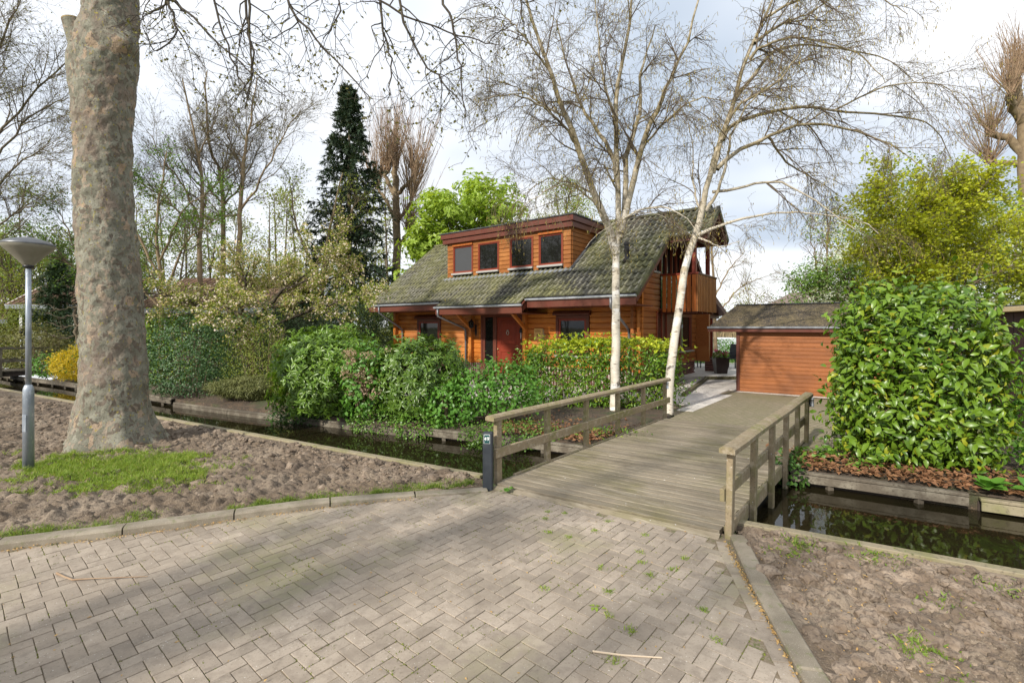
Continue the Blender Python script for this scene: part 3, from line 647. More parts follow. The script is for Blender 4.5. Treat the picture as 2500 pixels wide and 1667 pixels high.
def far_run(label, pts, mboard='revet_wood', post=.85, htop=-.03):
    root = empty('canal_edging', (pts[0][0], pts[0][1], 0), label=label, cat='edging'); o = Vector((pts[0][0], pts[0][1], 0))
    for (a, b), (c, d_) in zip(pts, pts[1:]):
        p = Vector((a, b, 0)) - o; q = Vector((c, d_, 0)) - o; d = (q - p).normalized(); n = Vector((d.y, -d.x, 0)); ln = (q - p).length
        MB().bar(p + Vector((0, 0, htop - .02)) + d * .004, q + Vector((0, 0, htop - .02)) - d * .004, .10, .04, bev=.006).build('cap_board', mboard, root)
        MB().bar(p + n * .045 + Vector((0, 0, htop - .10)) + d * .01, q + n * .045 + Vector((0, 0, htop - .10)) - d * .01, .035, .11, bev=.004).build('face_board', mboard, root)
        MB().bar(p - n * .08 + Vector((0, 0, -.34)), q - n * .08 + Vector((0, 0, -.34)), .03, .42).build('back_board', 'dark_timber', root)
        k = max(1, int(ln / post))
        for i in range(k):
            r = p + d * (ln * (i + .5) / k)
            MB().bar(r + n * .0 + Vector((0, 0, -.62)), r + Vector((0, 0, htop - .05)), .08, .08, bev=.006).build('post', mboard, root)
far_run('low grey timber edging under the laurel bush, water side', [(4.15, far_y(4.15)), (5.85, far_y(5.85))])
far_run('mossy edging continuing right of the laurel bush to the frame edge', [(5.92, far_y(5.92) - .02), (7.2, far_y(7.2) - .05), (12, far_y(12))], 'revet_cap', .9, -.06)
far_run('grey timber edging under the bridge rail and the ivy', [(-1.9, far_y(-1.9)), (.1, far_y(.1)), (2.0, far_y(2.0)), (4.1, far_y(4.1))])
far_run('grey timber edging in front of the rhododendrons', [(-5.7, far_y(-5.7)), (-3.6, far_y(-3.6)), (-1.95, far_y(-1.95))], htop=-.11)
far_run('timber edging in front of the low juniper with short posts in the water', [(-9.9, far_y(-9.9)), (-7.6, far_y(-7.6)), (-5.75, far_y(-5.75))], 'revet_wood', .62, -.12)
far_run('dark weathered edging below the yellow shrub', [(-24.5, far_y(-24.5)), (-21, far_y(-21)), (-17.5, far_y(-17.5)), (-14, far_y(-14)), (-10, far_y(-10))], 'revet_wood', 1.0, -.02)
# --- drive behind the bridge, pale terrace tiles, step
poly_sheet('drive', [(1.2, 7.7), (4.1, 7.3), (5.3, 8.05), (6.4, 9.2), (9.6, 12.9), (7.25, 15.05), (6.9, 15.2), (4.0, 11.4)], .055, 'drive_brick', kind='structure')
terr = poly_sheet('yard', [(3.7, 11.0), (6.85, 15.1), (7.35, 15.5), (9.4, 18.8), (7.0, 19.2), (4.15, 15.2), (4.0, 12.3)], .040, 'joint_sand', kind='structure')
tp = []; trg = random.Random(2)
te = Vector((.62, .78)); tn = Vector((.78, -.62))
def inpoly(x, y, pts):
    c = False
    for (a, b), (d, e_) in zip(pts, pts[1:] + pts[:1]):
        if (b > y) != (e_ > y) and x < (d - a) * (y - b) / (e_ - b) + a: c = not c
    return c
ypoly = [(4.05, 11.35), (6.9, 15.2), (7.35, 15.5), (9.3, 18.6), (7.3, 18.9), (4.6, 15.4), (4.25, 12.4)]
tm = MB().box(-.296, .296, -.196, .196, -.02, .016, bev=.004).mesh('paving_tile'); tm.materials.append(MAT['pale_tile'])
for i in range(-4, 20):
    for j in range(-16, 16):
        p = Vector((4.0, 11.5)) + te * (i * .6 + (j % 2) * .3) + tn * (j * .4)
        if inpoly(p.x, p.y, ypoly):
            o = link('paving_tile', tm, None, terr); o.location = (p.x, p.y, .044 + trg.uniform(-.003, .003)); o.rotation_euler = (0, 0, math.atan2(te.y, te.x))
poly_sheet('gravel_strip', [(6.95, 15.15), (7.3, 15.35), (10.9, 12.95), (10.6, 12.45)], .062, 'pale_gravel', kind='structure')
# raised terrace with a palisade edge
tb = empty('raised_terrace', (8, 20, 0), kind='structure')
MB().box(-2.6, 5.5, -1.35, 6, -.05, .17).build('terrace_slab', 'pale_tile', tb)
pal = MB().lathe([(.045, -.05), (.045, .165), (.03, .185)], 10).mesh('edging_post', True); pal.materials.append(MAT['edging'])
for i in range(24):
    o = link('edging_post', pal, None, tb); o.location = (-.55 + i * .085, -1.40 + .001 * (i % 3), 0)
MB().bar((-3.0, -5.9, .1), (-.55, -1.45, .1), .12, .12, bev=.01).build('edging_board', 'edging', tb)
# ------------------------------------------------------------------ bridge
br = empty('footbridge', (BA.x, BA.y, 0), math.atan2(BN.y, BN.x), label='weathered timber bridge with railings crossing the canal to the drive', cat='bridge')
SK = .115; rb = random.Random(8)
n_pl = 39; pw = .1475
for i in range(n_pl):
    y0 = i * pw + .004; y1 = (i + 1) * pw - .006; dz = rb.uniform(-.003, .003); x0 = -.02 + rb.uniform(-.015, .015); x1 = 2.70 + rb.uniform(-.015, .015)
    c = .006; z0, z1 = .005 + dz, .058 + dz
    ring = [(y0, z0), (y1, z0), (y1, z1 - c), (y1 - c, z1), (y0 + c, z1), (y0, z1 - c)]
    v = [(x0, y + SK * x0, z) for y, z in ring] + [(x1, y + SK * x1, z) for y, z in ring]
    f = [(k, (k + 1) % 6, 6 + (k + 1) % 6, 6 + k) for k in range(6)] + [(5, 4, 3, 2, 1, 0), (6, 7, 8, 9, 10, 11)]
    MB().add(v, f).build('deck_plank', 'bridge_wood', br)
MB().add([(-.02, -.11, -.03), (2.7, .2, -.03), (2.7, .302, .03), (-.02, -.008, .03), (-.02, -.11, -.06), (2.7, .2, -.06), (2.7, .302, -.06), (-.02, -.008, -.06)],
         [(0, 1, 2, 3), (0, 4, 5, 1), (1, 5, 6, 2), (0, 3, 7, 4)]).build('nosing_board', 'bridge_wood', br)
for x in (.12, 1.34, 2.58):
    mb = MB(); mb.box(x - .06, x + .06, .35, 5.6, -.03, -.012); mb.box(x - .008, x + .008, .35, 5.6, -.27, -.03); mb.box(x - .06, x + .06, .35, 5.6, -.285, -.27)
    mb.build('steel_beam', 'steel_beam', br)
for x in (-.045, 2.725): MB().box(x - .02, x + .02, .42, 5.5, -.09, .075, bev=.004).build('edge_board', 'rail_wood', br)
def rail(x, ys, inner, z0s, lean):
    for y, zb in zip(ys, z0s):
        a = rb.gauss(0, .012); off = lean * rb.uniform(.6, 1.3)
        MB().bar((x - off, y + a, zb), (x, y, .862), .062, .105, up=(0, 1, 0), bev=.006).build('rail_post', 'rail_wood', br)
    mb = MB(); prof = [(-.075, .0), (.075, .0), (.075, .045), (.045, .068), (-.045, .068), (-.075, .045)]
    K = 12; ya, yb = ys[0] - .16, ys[-1] + .16; V = []
    for k in range(K):
        y = ya + (yb - ya) * k / (K - 1); wz = .006 * mnoise.noise(Vector((y * 1.3, x, 3))); wx = .01 * mnoise.noise(Vector((y * .9, x, 9)))
        V += [(x + p + wx, y, .862 + q + wz) for p, q in prof]
    F = [(k * 6 + j, k * 6 + (j + 1) % 6, (k + 1) * 6 + (j + 1) % 6, (k + 1) * 6 + j) for k in range(K - 1) for j in range(6)] + [tuple(range(5, -1, -1)), tuple(range((K - 1) * 6, K * 6))]
    mb.add(V, F).build('handrail', 'rail_wood', br)
    xi = x + inner * .056
    MB().box(xi - .022, xi + .022, ys[0] - .12, ys[-1] + .12, .375, .50, bev=.005).build('middle_rail', 'rail_wood', br)
ysl = [.12 + 1.154 * i for i in range(6)]; ysr = [.36 + .952 * i for i in range(6)]
rail(-.085, ysl, 1, [.0, -.42, -.40, -.36, -.2, .0], 0)
rail(2.79, ysr, -1, [-.04, -.42, -.42, -.40, -.36, -.18], .02)
# small up-down lights on the far rail posts
for x, y, lab in ((-.03, ysl[-1], 'small steel cylinder light on the far post of the left rail'), (2.86, ysr[-1], 'small dark cylinder light on the far post of the right rail')):
    p = BA + BN * x + BU * y
    r_ = empty('post_light', (p.x, p.y, .70), math.atan2(BN.y, BN.x), label=lab, cat='light')
    MB().lathe([(.036, 0), (.036, .02), (.032, .022), (.032, .12), (.038, .122), (.038, .15)], 16, (.0, 0, 0)).build('housing', 'zinc' if x < 0 else 'steel_beam', r_, True)
    MB().box(-.045, -.03, -.02, .02, .03, .12).build('bracket', 'black_metal', r_)
# ------------------------------------------------------------------ number post
def text(body, size, m, parent, loc, rot, ext=.001, name='number'):
    c = bpy.data.curves.new(name, 'FONT'); c.body = body; c.size = size; c.align_x = 'CENTER'; c.align_y = 'CENTER'; c.extrude = ext
    t_ = bpy.data.objects.new(name, c); COL.link(t_); me = bpy.data.meshes.new_from_object(t_.evaluated_get(bpy.context.evaluated_depsgraph_get())); bpy.data.objects.remove(t_)
    me.materials.clear(); o = link(name, me, m, parent); o.location = loc; o.rotation_euler = rot; return o
npst = empty('number_post', (-.31, 6.27, 0), R(-7), label='dark grey plastic post with a green house number plate, beside the left rail', cat='post')
mb = MB(); mb.box(-.064, .064, -.05, .05, -.1, .735, bev=.012); mb.build('post_body', 'post_plastic', npst)
MB().box(-.047, .033, -.0545, -.0495, .595, .712, bev=.002).build('plate_border', 'white_print', npst)
MB().box(-.043, .029, -.0565, -.0505, .599, .708, bev=.0015).build('number_plate', 'sign_green', npst)
text('49', .070, 'white_print', npst, (-.009, -.0573, .655), (R(90), 0, 0), .0006)
# ------------------------------------------------------------------ street lamp
lamp = empty('street_lamp', (-7.16, 7.16, 0), label='grey galvanised street lamp with a shallow conical bowl, left of the plane tree', cat='street lamp')
MB().lathe([(.066, -.1), (.064, 1.12), (.063, 1.16), (.058, 1.19), (.046, 1.225), (.036, 1.24)], 24).build('base_tube', 'galvanised', lamp, True)
MB().lathe([(.035, 1.22), (.034, 2.2), (.033, 3.04)], 20, (0, 0, 0)).build('pole', 'galvanised', lamp, True)
MB().box(-.03, .03, -.0675, -.055, .55, .80, bev=.004).build('access_hatch', 'galvanised', lamp)
head = MB(); head.lathe([(.056, 2.995), (.064, 3.0), (.082, 3.03), (.195, 3.16), (.275, 3.245), (.298, 3.275), (.302, 3.30)], 40); auto_smooth(head.build('lamp_bowl', 'lamp_bowl', lamp), 35)
MB().lathe([(.054, 2.965), (.062, 2.975), (.064, 3.005), (.05, 3.01)], 24).build('collar', 'black_metal', lamp, True)
o = MB().lathe([(.303, 3.298), (.307, 3.305), (.303, 3.32), (.23, 3.365), (.12, 3.40), (.04, 3.415), (.035, 3.43), (.002, 3.435)], 40).build('lamp_cap', 'lamp_cap', lamp); auto_smooth(o, 35)
o_l = [c for c in lamp.children if c.name.startswith('lamp_')]
for c in o_l: c.rotation_euler = (0, R(.6), 0); c.location = (-.035, 0, .002)
# ------------------------------------------------------------------ the log house (local x = along the front to the right, y = into the house)
HA = R(-37.3)
H = empty('log_house', (3.96, 15.0, 0), HA, label='orange log house number 49 with mossy tiled roof, dormer and corner balcony', cat='house')
SL = .763; CO = math.cos(math.atan(SL)); RY = 2.9; RZ = 6.12
def roof_z(y): return 3.07 + SL * (y + 1.104)
XL, XR = -12.1, .35
# plinth
MB().box(-11.75, -.3, .26, 6.4, -.05, .665).build('plinth', 'mortar', H)
pl = MB().box(-11.6, -.26, .235, .25, 0, .66).build('plinth_face', 'plinth_front', H)
bk = MB().box(-.014, .014, -.104, .104, -.029, .029, bev=.003).mesh('brick'); bk.materials.append(MAT['plinth_brick'])
plinth = H.children[0]
for c in range(9):
    for k in range(30):
        y = .36 + k * .2175 + (c % 2) * .109
        if y > 6.45: continue
        o = link('brick', bk, None, plinth); o.location = (-.292, y, .035 + c * .0735)
# walls (core) + logs
fw = MB().box(-11.7, -.3, .27, .34, .66, 3.9).build('front_wall', 'dark_interior', H)
LH = .194; Z0 = .665
openF = [(-10.42, -8.92, 1.05, 2.60), (-6.69, -4.58, .1, 2.66), (-3.19, -1.84, 1.05, 2.66)]
prof = [(.30, 0), (.228, 0), (.202, .022), (.198, .075), (.198, .118), (.202, .170), (.228, LH - .003), (.30, LH - .003)]
for i in range(13):
    z = Z0 + i * LH; cuts = [(-11.98, 0)]
    for a, b, za, zb in openF:
        if z + LH * .5 > za and z + LH * .5 < zb:
            cuts = [q for c in cuts for q in (((c[0], a), (b, c[1])) if c[0] < a and c[1] > b else (c,))]
    for a, b in cuts: MB().prism([(p, z + q) for p, q in prof][::-1], a, b, 'x').build('log', 'log_orange', fw)
gw = MB().add([(-.27, .3, .66), (-.27, 6.5, .66), (-.27, 6.5, 2.9), (-.27, 6.2, 3.3), (-.27, RY, 5.8), (-.27, .3, 3.85), (-.33, .3, .66), (-.33, 6.5, .66), (-.33, 6.5, 2.9), (-.33, 6.2, 3.3), (-.33, RY, 5.8), (-.33, .3, 3.85)],
              [(0, 1, 2, 3, 4, 5), (11, 10, 9, 8, 7, 6)]).build('gable_wall', 'dark_interior', H)
gprof = [(-.30, 0), (-.228, 0), (-.202, .022), (-.198, .075), (-.198, .118), (-.202, .170), (-.228, LH - .003), (-.30, LH - .003)]
openG = [(1.95, 3.35, 1.0, 2.62), (4.30, 5.78, 1.15, 2.62)]
for i in range(17):
    z = Z0 + i * LH; zt = z + LH; lo = max(0, (zt - 2.86) / SL - 1.104); hi = min(6.62, 2 * RY + 1.104 - (zt - 2.86) / SL + .55) if zt > 2.9 else 6.62
    cuts = [(lo, hi)]
    for a, b, za, zb in openG:
        if za < z + LH / 2 < zb: cuts = [q for c in cuts for q in (((c[0], a), (b, c[1])) if c[0] < a and c[1] > b else (c,))]
    for a, b in cuts:
        if b - a > .1: MB().prism([(p, z + q) for p, q in gprof], a, b, 'y').build('log', 'log_shaded', gw)
MB().box(-11.72, -11.6, .3, 6.4, .66, 3.9).build('left_wall', 'log_shaded', H)
MB().box(-11.7, -.3, 6.35, 6.45, .66, 3.3).build('rear_wall', 'log_shaded', H)
# inner cross walls showing as log ends either side of the porch
for x in (-4.46, -7.12):
    MB().box(x - .07, x + .07, .02, .2, .66, 2.95, bev=.008).build('log_end_column', 'log_orange', H)
for x in (-4.40, -7.06):
    MB().bar((x, .10, 1.98), (x, -.98, 2.74), .09, .13, bev=.008).build('porch_brace', 'log_orange', H)
MB().box(-.06, .02, -.045, -.03, .66, 2.9).build('corner_board', 'log_orange', H)
# windows of the front
def window(x0, x1, z0, z1, hood, y=.2, fr=.105):
    wroot = MB(); wroot.box(x0, x1, y + .05, y + .07, z0, z1); wo_ = wroot.build('window', 'dark_interior', H)
    m = MB(); m.box(x0, x0 + fr, y - .035, y + .06, z0, z1, bev=.006); m.box(x1 - fr, x1, y - .035, y + .06, z0, z1, bev=.006)
    m.box(x0 + fr, x1 - fr, y - .034, y + .06, z1 - fr, z1 - .001, bev=.006); m.box(x0 + fr, x1 - fr, y - .034, y + .06, z0, z0 + fr, bev=.006)
    m.build('outer_frame', 'red_brown', wo_)
    a, b = x0 + fr + .004, x1 - fr - .004; s = .075; m = MB(); yy_ = y - .012
    m.box(a, a + s, yy_, y + .06, z0 + fr, z1 - fr, bev=.006); m.box(b - s, b, yy_, y + .06, z0 + fr, z1 - fr, bev=.006); m.box(a + s, b - s, yy_ + .001, y + .06, z1 - fr - s, z1 - fr, bev=.006); m.box(a + s, b - s, yy_ + .001, y + .06, z0 + fr, z0 + fr + s, bev=.006)
    m.build('sash', 'door_red', wo_)
    MB().box(a + s - .003, b - s + .003, y + .02, y + .026, z0 + fr + s - .003, z1 - fr - s + .003).build('pane', 'glass', wo_)
    if hood:
        m = MB(); m.prism([(y - .14, z1 + .02), (y - .15, z1 + .05), (y - .12, z1 + .12), (y - .06, z1 + .16), (y + .04, z1 + .17), (y + .04, z1)], x0 - .07, x1 + .07, 'x'); m.build('shutter_box', 'red_brown', wo_)
    MB().box(x0 - .04, x1 + .04, y - .10, y + .02, z0 - .05, z0 - .001, bev=.008).build('sill', 'sill_white', wo_)
    return wo_
window(-10.40, -8.94, 1.10, 2.42, True); window(-3.17, -1.86, 1.10, 2.48, True)
# door with side light
dr = MB().box(-6.67, -4.6, .27, .29, .15, 2.64).build('front_door', 'dark_interior', H)
m = MB(); m.box(-6.67, -6.57, .165, .28, .15, 2.64, bev=.006); m.box(-4.70, -4.60, .165, .28, .15, 2.64, bev=.006); m.box(-6.57, -4.70, .166, .28, 2.46, 2.639, bev=.006); m.box(-5.99, -5.87, .166, .28, .15, 2.46, bev=.006)
m.box(-6.57, -6.47, .19, .28, .15, 2.46, bev=.005); m.box(-6.06, -5.99, .19, .28, .15, 2.46, bev=.005); m.build('door_frame', 'red_brown', dr)
MB().box(-6.47, -6.06, .235, .241, .25, 2.42).build('side_pane', 'glass', dr)
MB().box(-6.47, -6.06, .20, .28, .15, .26).build('side_panel', 'door_red', dr)
MB().box(-5.865, -4.705, .215, .27, .18, 2.455, bev=.004).build('door_leaf', 'door_red', dr)
def dpanel(x0, x1, z0, z1):
    m = MB(); b = .035
    for a, c, e_, f in ((x0, x1, z1 - b, z1), (x0, x1, z0, z0 + b)): m.box(a, c, .198, .22, e_, f, bev=.008)
    for a, c in ((x0, x0 + b), (x1 - b, x1)): m.box(a, c, .1985, .22, z0 + b * .9, z1 - b * .9, bev=.008)
    m.box(x0 + .09, x1 - .09, .206, .22, z0 + .09, z1 - .09, bev=.007); m.build('door_panel', 'door_red', dr)
dpanel(-5.70, -4.95, 1.42, 2.32); dpanel(-5.70, -4.95, .40, 1.16)
m = MB(); m.lathe([(.012, 0), (.02, .01), (.03, .03), (.03, .05), (.012, .06)], 14); o = m.build('door_knob', 'brass', dr, True); o.rotation_euler = (R(90), 0, 0); o.location = (-5.80, .215, 1.23)
m = MB(); m.lathe([(.02, 0), (.02, .012)], 14); o = m.build('keyhole_plate', 'brass', dr); o.rotation_euler = (R(90), 0, 0); o.location = (-5.80, .215, 1.10)
m = MB(); pts = [(.055 * math.cos(a) , 0, .075 * math.sin(a)) for a in np.linspace(R(100), R(440), 22)]; m.tube(pts, .013, 8); m.box(-.03, .03, -.03, .02, .06, .11, bev=.01); o = m.build('door_knocker', 'pewter', dr, True); o.location = (-5.33, .19, 1.86)
# plaque, wall lamp, bell (hung on the wall: things of their own)
HM = Matrix.Translation((3.96, 15.0, 0)) @ Matrix.Rotation(HA, 4, 'Z')
def onhouse(name, x, y, z, **k):
    p = HM @ Vector((x, y, z)); return empty(name, p, HA, **k)
pq = onhouse('name_plaque', -3.87, .19, 1.82, label='pale wooden plaque reading 49 with bark edge, right of the front door', cat='plaque')
MB().add([(-.215, -.03, -.205), (.15, -.03, -.205), (.15, -.03, .205), (-.215, -.03, .205), (-.215, .01, -.205), (.15, .01, -.205), (.15, .01, .205), (-.215, .01, .205)],
         [(0, 1, 2, 3), (4, 7, 6, 5), (0, 4, 5, 1), (3, 2, 6, 7), (0, 3, 7, 4)]).build('board', 'plaque_wood', pq)
zs = [-.205, -.14, -.06, .01, .07, .13, .205]; xs = [.185, .205, .232, .222, .195, .205, .17]
V = [(.15, -.03, z) for z in zs] + [(x, -.008, z) for x, z in zip(xs, zs)] + [(x - .01, .01, z) for x, z in zip(xs, zs)]
MB().add(V, [(i, 7 + i, 8 + i, i + 1) for i in range(6)] + [(7 + i, 14 + i, 15 + i, 8 + i) for i in range(6)] + [(0, 7, 14), (6, 20, 13)]).build('bark_edge', 'plaque_edge', pq)
text('49', .165, 'dark_print', pq, (-.035, -.0315, -.05), (R(90), 0, 0), .001)
for zz_, w0 in ((.137, .215), (.092, .235)):
    m = MB(); x = -.16; rr_ = random.Random(int(zz_ * 1000))
    while x < -.16 + w0:
        wd = rr_.uniform(.008, .016); m.box(x, x + wd, -.0325, -.030, zz_ - .011, zz_ + rr_.choice([.011, .011, .018])); x += wd + .006
    m.build('small_lettering', 'brown_print', pq)
wl = onhouse('wall_lantern', -7.28 + .36, .19, 2.0, label='black carriage lantern on a curled bracket left of the front door', cat='lantern')
MB().box(-.07, .12, -.012, .0, -.36, .36, bev=.004).build('back_board', 'board_ochre', wl)
m = MB(); m.prism([(-.0, -.30), (.05, -.16), (.035, .05), (.05, .12), (0, .2), (-.05, .12), (-.035, .05), (-.05, -.16)], -.03, -.014, 'y'); m.build('back_plate', 'black_metal', wl)
m = MB(); m.tube([(0, -.03, .0), (-.02, -.12, -.10), (-.03, -.22, -.09), (-.03, -.27, -.02), (-.03, -.27, .03)], .012, 8); m.tube([(0, -.03, .12), (0, -.10, .16), (0, -.15, .10), (0, -.11, .06)], .009, 8); m.build('bracket', 'black_metal', wl, True)
m = MB(); m.lathe([(.02, .03), (.075, .05), (.075, .06), (.03, .062)], 6, (-.03, -.27, 0)); m.lathe([(.11, .27), (.10, .285), (.05, .34), (.03, .36), (.012, .40), (.002, .41)], 6, (-.03, -.27, 0))
for k in range(6):
    a = math.pi / 3 * k; m.bar((-.03 + .072 * math.cos(a), -.27 + .072 * math.sin(a), .05), (-.03 + .106 * math.cos(a), -.27 + .106 * math.sin(a), .275), .012, .012)
m.build('lantern_frame', 'black_metal', wl); MB().lathe([(.066, .062), (.10, .27)], 6, (-.03, -.27, 0)).build('lantern_glass', 'glass', wl)
bl = onhouse('door_bell', -4.57, .08, 1.95, label='black hanging bell with a pull cord at the right door jamb', cat='bell')
m = MB(); m.tube([(0, .06, .20), (0, -.02, .24), (0, -.08, .18), (0, -.08, .10)], .014, 8); m.box(-.02, .02, .03, .06, .02, .26); m.build('bracket', 'black_metal', bl)
m = MB(); m.lathe([(.015, .10), (.04, .07), (.05, .0), (.075, -.07), (.078, -.08)], 16, (0, -.08, 0)); m.build('bell_cup', 'black_metal', bl, True)
MB().tube([(0, -.08, -.05), (0, -.08, -.30)], .008, 6).build('pull_cord', 'white_print', bl)
# gable: louvred shutter, ground-floor window
sh = MB().box(-.245, -.225, 1.96, 3.33, 1.0, 2.60).build('shutter', 'red_brown', H)
for k in range(20): MB().bar((-.215, 2.02, 1.06 + k * .076), (-.215, 2.42, 1.06 + k * .076), .045, .012, up=(1, 0, .9)).build('louvre', 'red_brown', sh)
m = MB(); m.box(-.235, -.17, 1.94, 2.01, 1.0, 2.62, bev=.005); m.box(-.235, -.17, 2.43, 2.50, 1.0, 2.62, bev=.005); m.box(-.235, -.175, 2.9, 3.36, 1.0, 2.62, bev=.005); m.build('shutter_frame', 'frame_red', sh)
gwin = MB().box(-.26, -.24, 4.3, 5.78, 1.15, 2.62).build('window', 'dark_interior', H)
m = MB(); m.box(-.25, -.165, 4.28, 4.46, 1.15, 2.62, bev=.006); m.box(-.25, -.165, 5.62, 5.80, 1.15, 2.62, bev=.006); m.box(-.25, -.166, 4.46, 5.62, 2.46, 2.62, bev=.006); m.box(-.25, -.166, 4.46, 5.62, 1.15, 1.28, bev=.006); m.build('outer_frame', 'red_brown', gwin)
m = MB(); m.box(-.25, -.185, 4.46, 4.53, 1.28, 2.46); m.box(-.25, -.185, 5.55, 5.62, 1.28, 2.46); m.build('sash', 'door_red', gwin)
MB().box(-.222, -.216, 4.52, 5.56, 1.27, 2.47).build('pane', 'glass', gwin)
MB().box(-.22, -.08, 4.25, 5.85, 1.10, 1.149, bev=.008).build('sill', 'sill_white', gwin)
MB().box(-.2, .32, 6.44, 6.62, .66, 3.0, bev=.01).build('log_end_column', 'log_shaded', H)
# ---- roof
roof = MB(); t = .10
def slab(pts):
    v = [(x, y, z - .055) for x, y, z in pts] + [(x, y, z - .055 - t) for x, y, z in pts]; n = len(pts)
    roof.add(v, [tuple(range(n)), tuple(range(2 * n - 1, n - 1, -1))] + [(i, n + i, n + (i + 1) % n, (i + 1) % n) for i in range(n)])
slab([(XL, -1.104, 3.07), (XR, -1.104, 3.07), (XR, RY, RZ), (XL, RY, RZ)])
slab([(-7.62, -1.365, roof_z(-1.365)), (-3.52, -1.365, roof_z(-1.365)), (-3.52, -1.107, roof_z(-1.107)), (-7.62, -1.107, roof_z(-1.107))])
slab([(XR + .003, 1.62, roof_z(1.62)), (1.6, 1.62, roof_z(1.62)), (1.6, RY, RZ), (XR + .003, RY, RZ)])
def rear_z(y): return RZ - SL * (y - RY)
slab([(XL, RY + .002, RZ), (XR, RY + .002, RZ), (XR, 6.3, rear_z(6.3)), (XL, 6.3, rear_z(6.3))])
slab([(XR + .003, RY + .002, RZ), (1.6, RY + .002, RZ), (1.6, 4.15, rear_z(4.15)), (XR + .003, 4.15, rear_z(4.15))])
slab([(XL, 6.302, 3.50), (XR + .2, 6.302, 3.50), (XR + .2, 8.6, 2.72), (XL, 8.6, 2.72)])
rf = roof.build('roof', 'red_brown', H)
# tiles: double-roll profile
TW, TG = .2075, .3593
def tile_mesh():
    nx = 10; xs = [TW * k / (nx - 1) for k in range(nx)]; prof = [(.052 * math.sin(math.pi * (x / TW - .5) / .5) ** .9 if .5 < x / TW < 1 else -.010 * math.sin(math.pi * x / TW / .5)) if x < TW else 0.0 for x in xs]
    v = []
    for x, h in zip(xs, prof): v.append((x - TW / 2, -.02, h + .050))       # lower edge, top
    for x, h in zip(xs, prof): v.append((x - TW / 2, TG + .03, h + .004))   # upper edge
    for x, h in zip(xs, prof): v.append((x - TW / 2, -.02, max(h * .6, 0) + .006))  # lower edge, bottom
    f = [(k, k + 1, nx + k + 1, nx + k) for k in range(nx - 1)] + [(2 * nx + k, 2 * nx + k + 1, k + 1, k) for k in range(nx - 1)] + [(0, nx, 2 * nx), (nx - 1, 3 * nx - 1, 2 * nx - 1)]
    return v, f
tv, tf = tile_mesh(); tmesh = MB().add(tv, tf).mesh('roof_tile', True); tmesh.materials.append(MAT['roof_tile'])
hz0 = np.array([p[2] for p in tv]); hx0 = np.array([p[0] for p in tv]) / TW + .5; crest0 = np.clip(np.sin(np.pi * (hx0 - .5) / .5), 0, 1) * (hx0 > .5)
tmesh.attributes.new('crest', 'FLOAT', 'POINT').data.foreach_set('value', crest0.astype(np.float32))
try: tmesh.set_sharp_from_angle(angle=R(50))
except Exception: pass
tiles = []; th = math.atan(SL); tr = random.Random(3)
for r in range(-1, 14):
    s0 = r * TG; y = -1.104 + s0 * CO; z = 3.07 + s0 * CO * SL
    for c in range(67):
        x = XL + TW * (c + .5); ym = y + .12
        if r == -1 and not (-7.62 < x < -3.52): continue
        if x > XR and ym < 1.55: continue
        if x > 1.62: continue
        if -8.66 < x < -2.56 and ym > .20 and ym < 2.55: continue
        tiles.append((x, y, z, r, c))
def tmat(x, y, z): return Matrix.Translation((x, y, z)) @ Matrix.Rotation(th, 4, 'X') @ Matrix.Rotation(tr.gauss(0, .012), 4, 'Z') @ Matrix.Rotation(tr.gauss(0, .012), 4, 'Y') @ Matrix.Translation((0, 0, tr.uniform(-.003, .005)))
tiles.sort(key=lambda q: (HM @ Vector(q[:3])).length)
rest = []
for k, (x, y, z, r, c) in enumerate(tiles):
    Mt = tmat(x, y, z)
    if k < 300: o = link('roof_tile', tmesh, None, rf); o.matrix_local = Mt
    else: rest.append(Mt)
# rear slope tiles and the edges join the rest
for r in range(0, 10):
    for c in range(60):
        y = 6.4 - r * TG * CO; x = XL + TW * (c + .5)
        rest.append(Matrix.Translation((x, y, rear_z(y))) @ Matrix.Rotation(math.pi, 4, 'Z') @ Matrix.Rotation(th, 4, 'X'))
tb_ = np.array(tv); Ms = np.array([np.array(m_) for m_ in rest]); PV = np.einsum('nij,kj->nki', Ms[:, :3, :3], tb_) + Ms[:, None, :3, 3]
q4 = np.array([q for q in tf if len(q) == 4]); q3 = np.array([q for q in tf if len(q) == 3]); off = (np.arange(len(Ms)) * len(tb_))[:, None, None]
o = link('tile_field', npmesh('tile_field', PV.reshape(-1, 3), [(q4[None] + off).reshape(-1, 4), (q3[None] + off).reshape(-1, 3)], True), 'roof_tile_far', rf, kind='stuff')
o.data.attributes.new('crest', 'FLOAT', 'POINT').data.foreach_set('value', np.tile(crest0, len(Ms)).astype(np.float32))
try: o.data.set_sharp_from_angle(angle=R(50))
except Exception: pass
# ridge tiles
rt = MB(); n = 9; v = []
for xx, sc_ in ((0, 1.06), (.34, .94)):
    for k in range(n): a = math.pi * k / (n - 1); v.append((xx, .125 * sc_ * math.cos(a), .11 * sc_ * math.sin(a)))
for k in range(n): a = math.pi * k / (n - 1); v.append((0, .10 * math.cos(a), .085 * math.sin(a)))
rt.add(v, [(k, k + 1, n + k + 1, n + k) for k in range(n - 1)] + [(2 * n + k, 2 * n + k + 1, k + 1, k) for k in range(n - 1)]); rtm = rt.mesh('ridge_tile', True); rtm.materials.append(MAT['roof_tile'])
for k in range(42):
    o = link('ridge_tile', rtm, None, rf); o.location = (XL + .32 * k + (.02), RY, RZ + .005 + tr.uniform(-.004, .006))
    if XL + .32 * k > 1.25: break
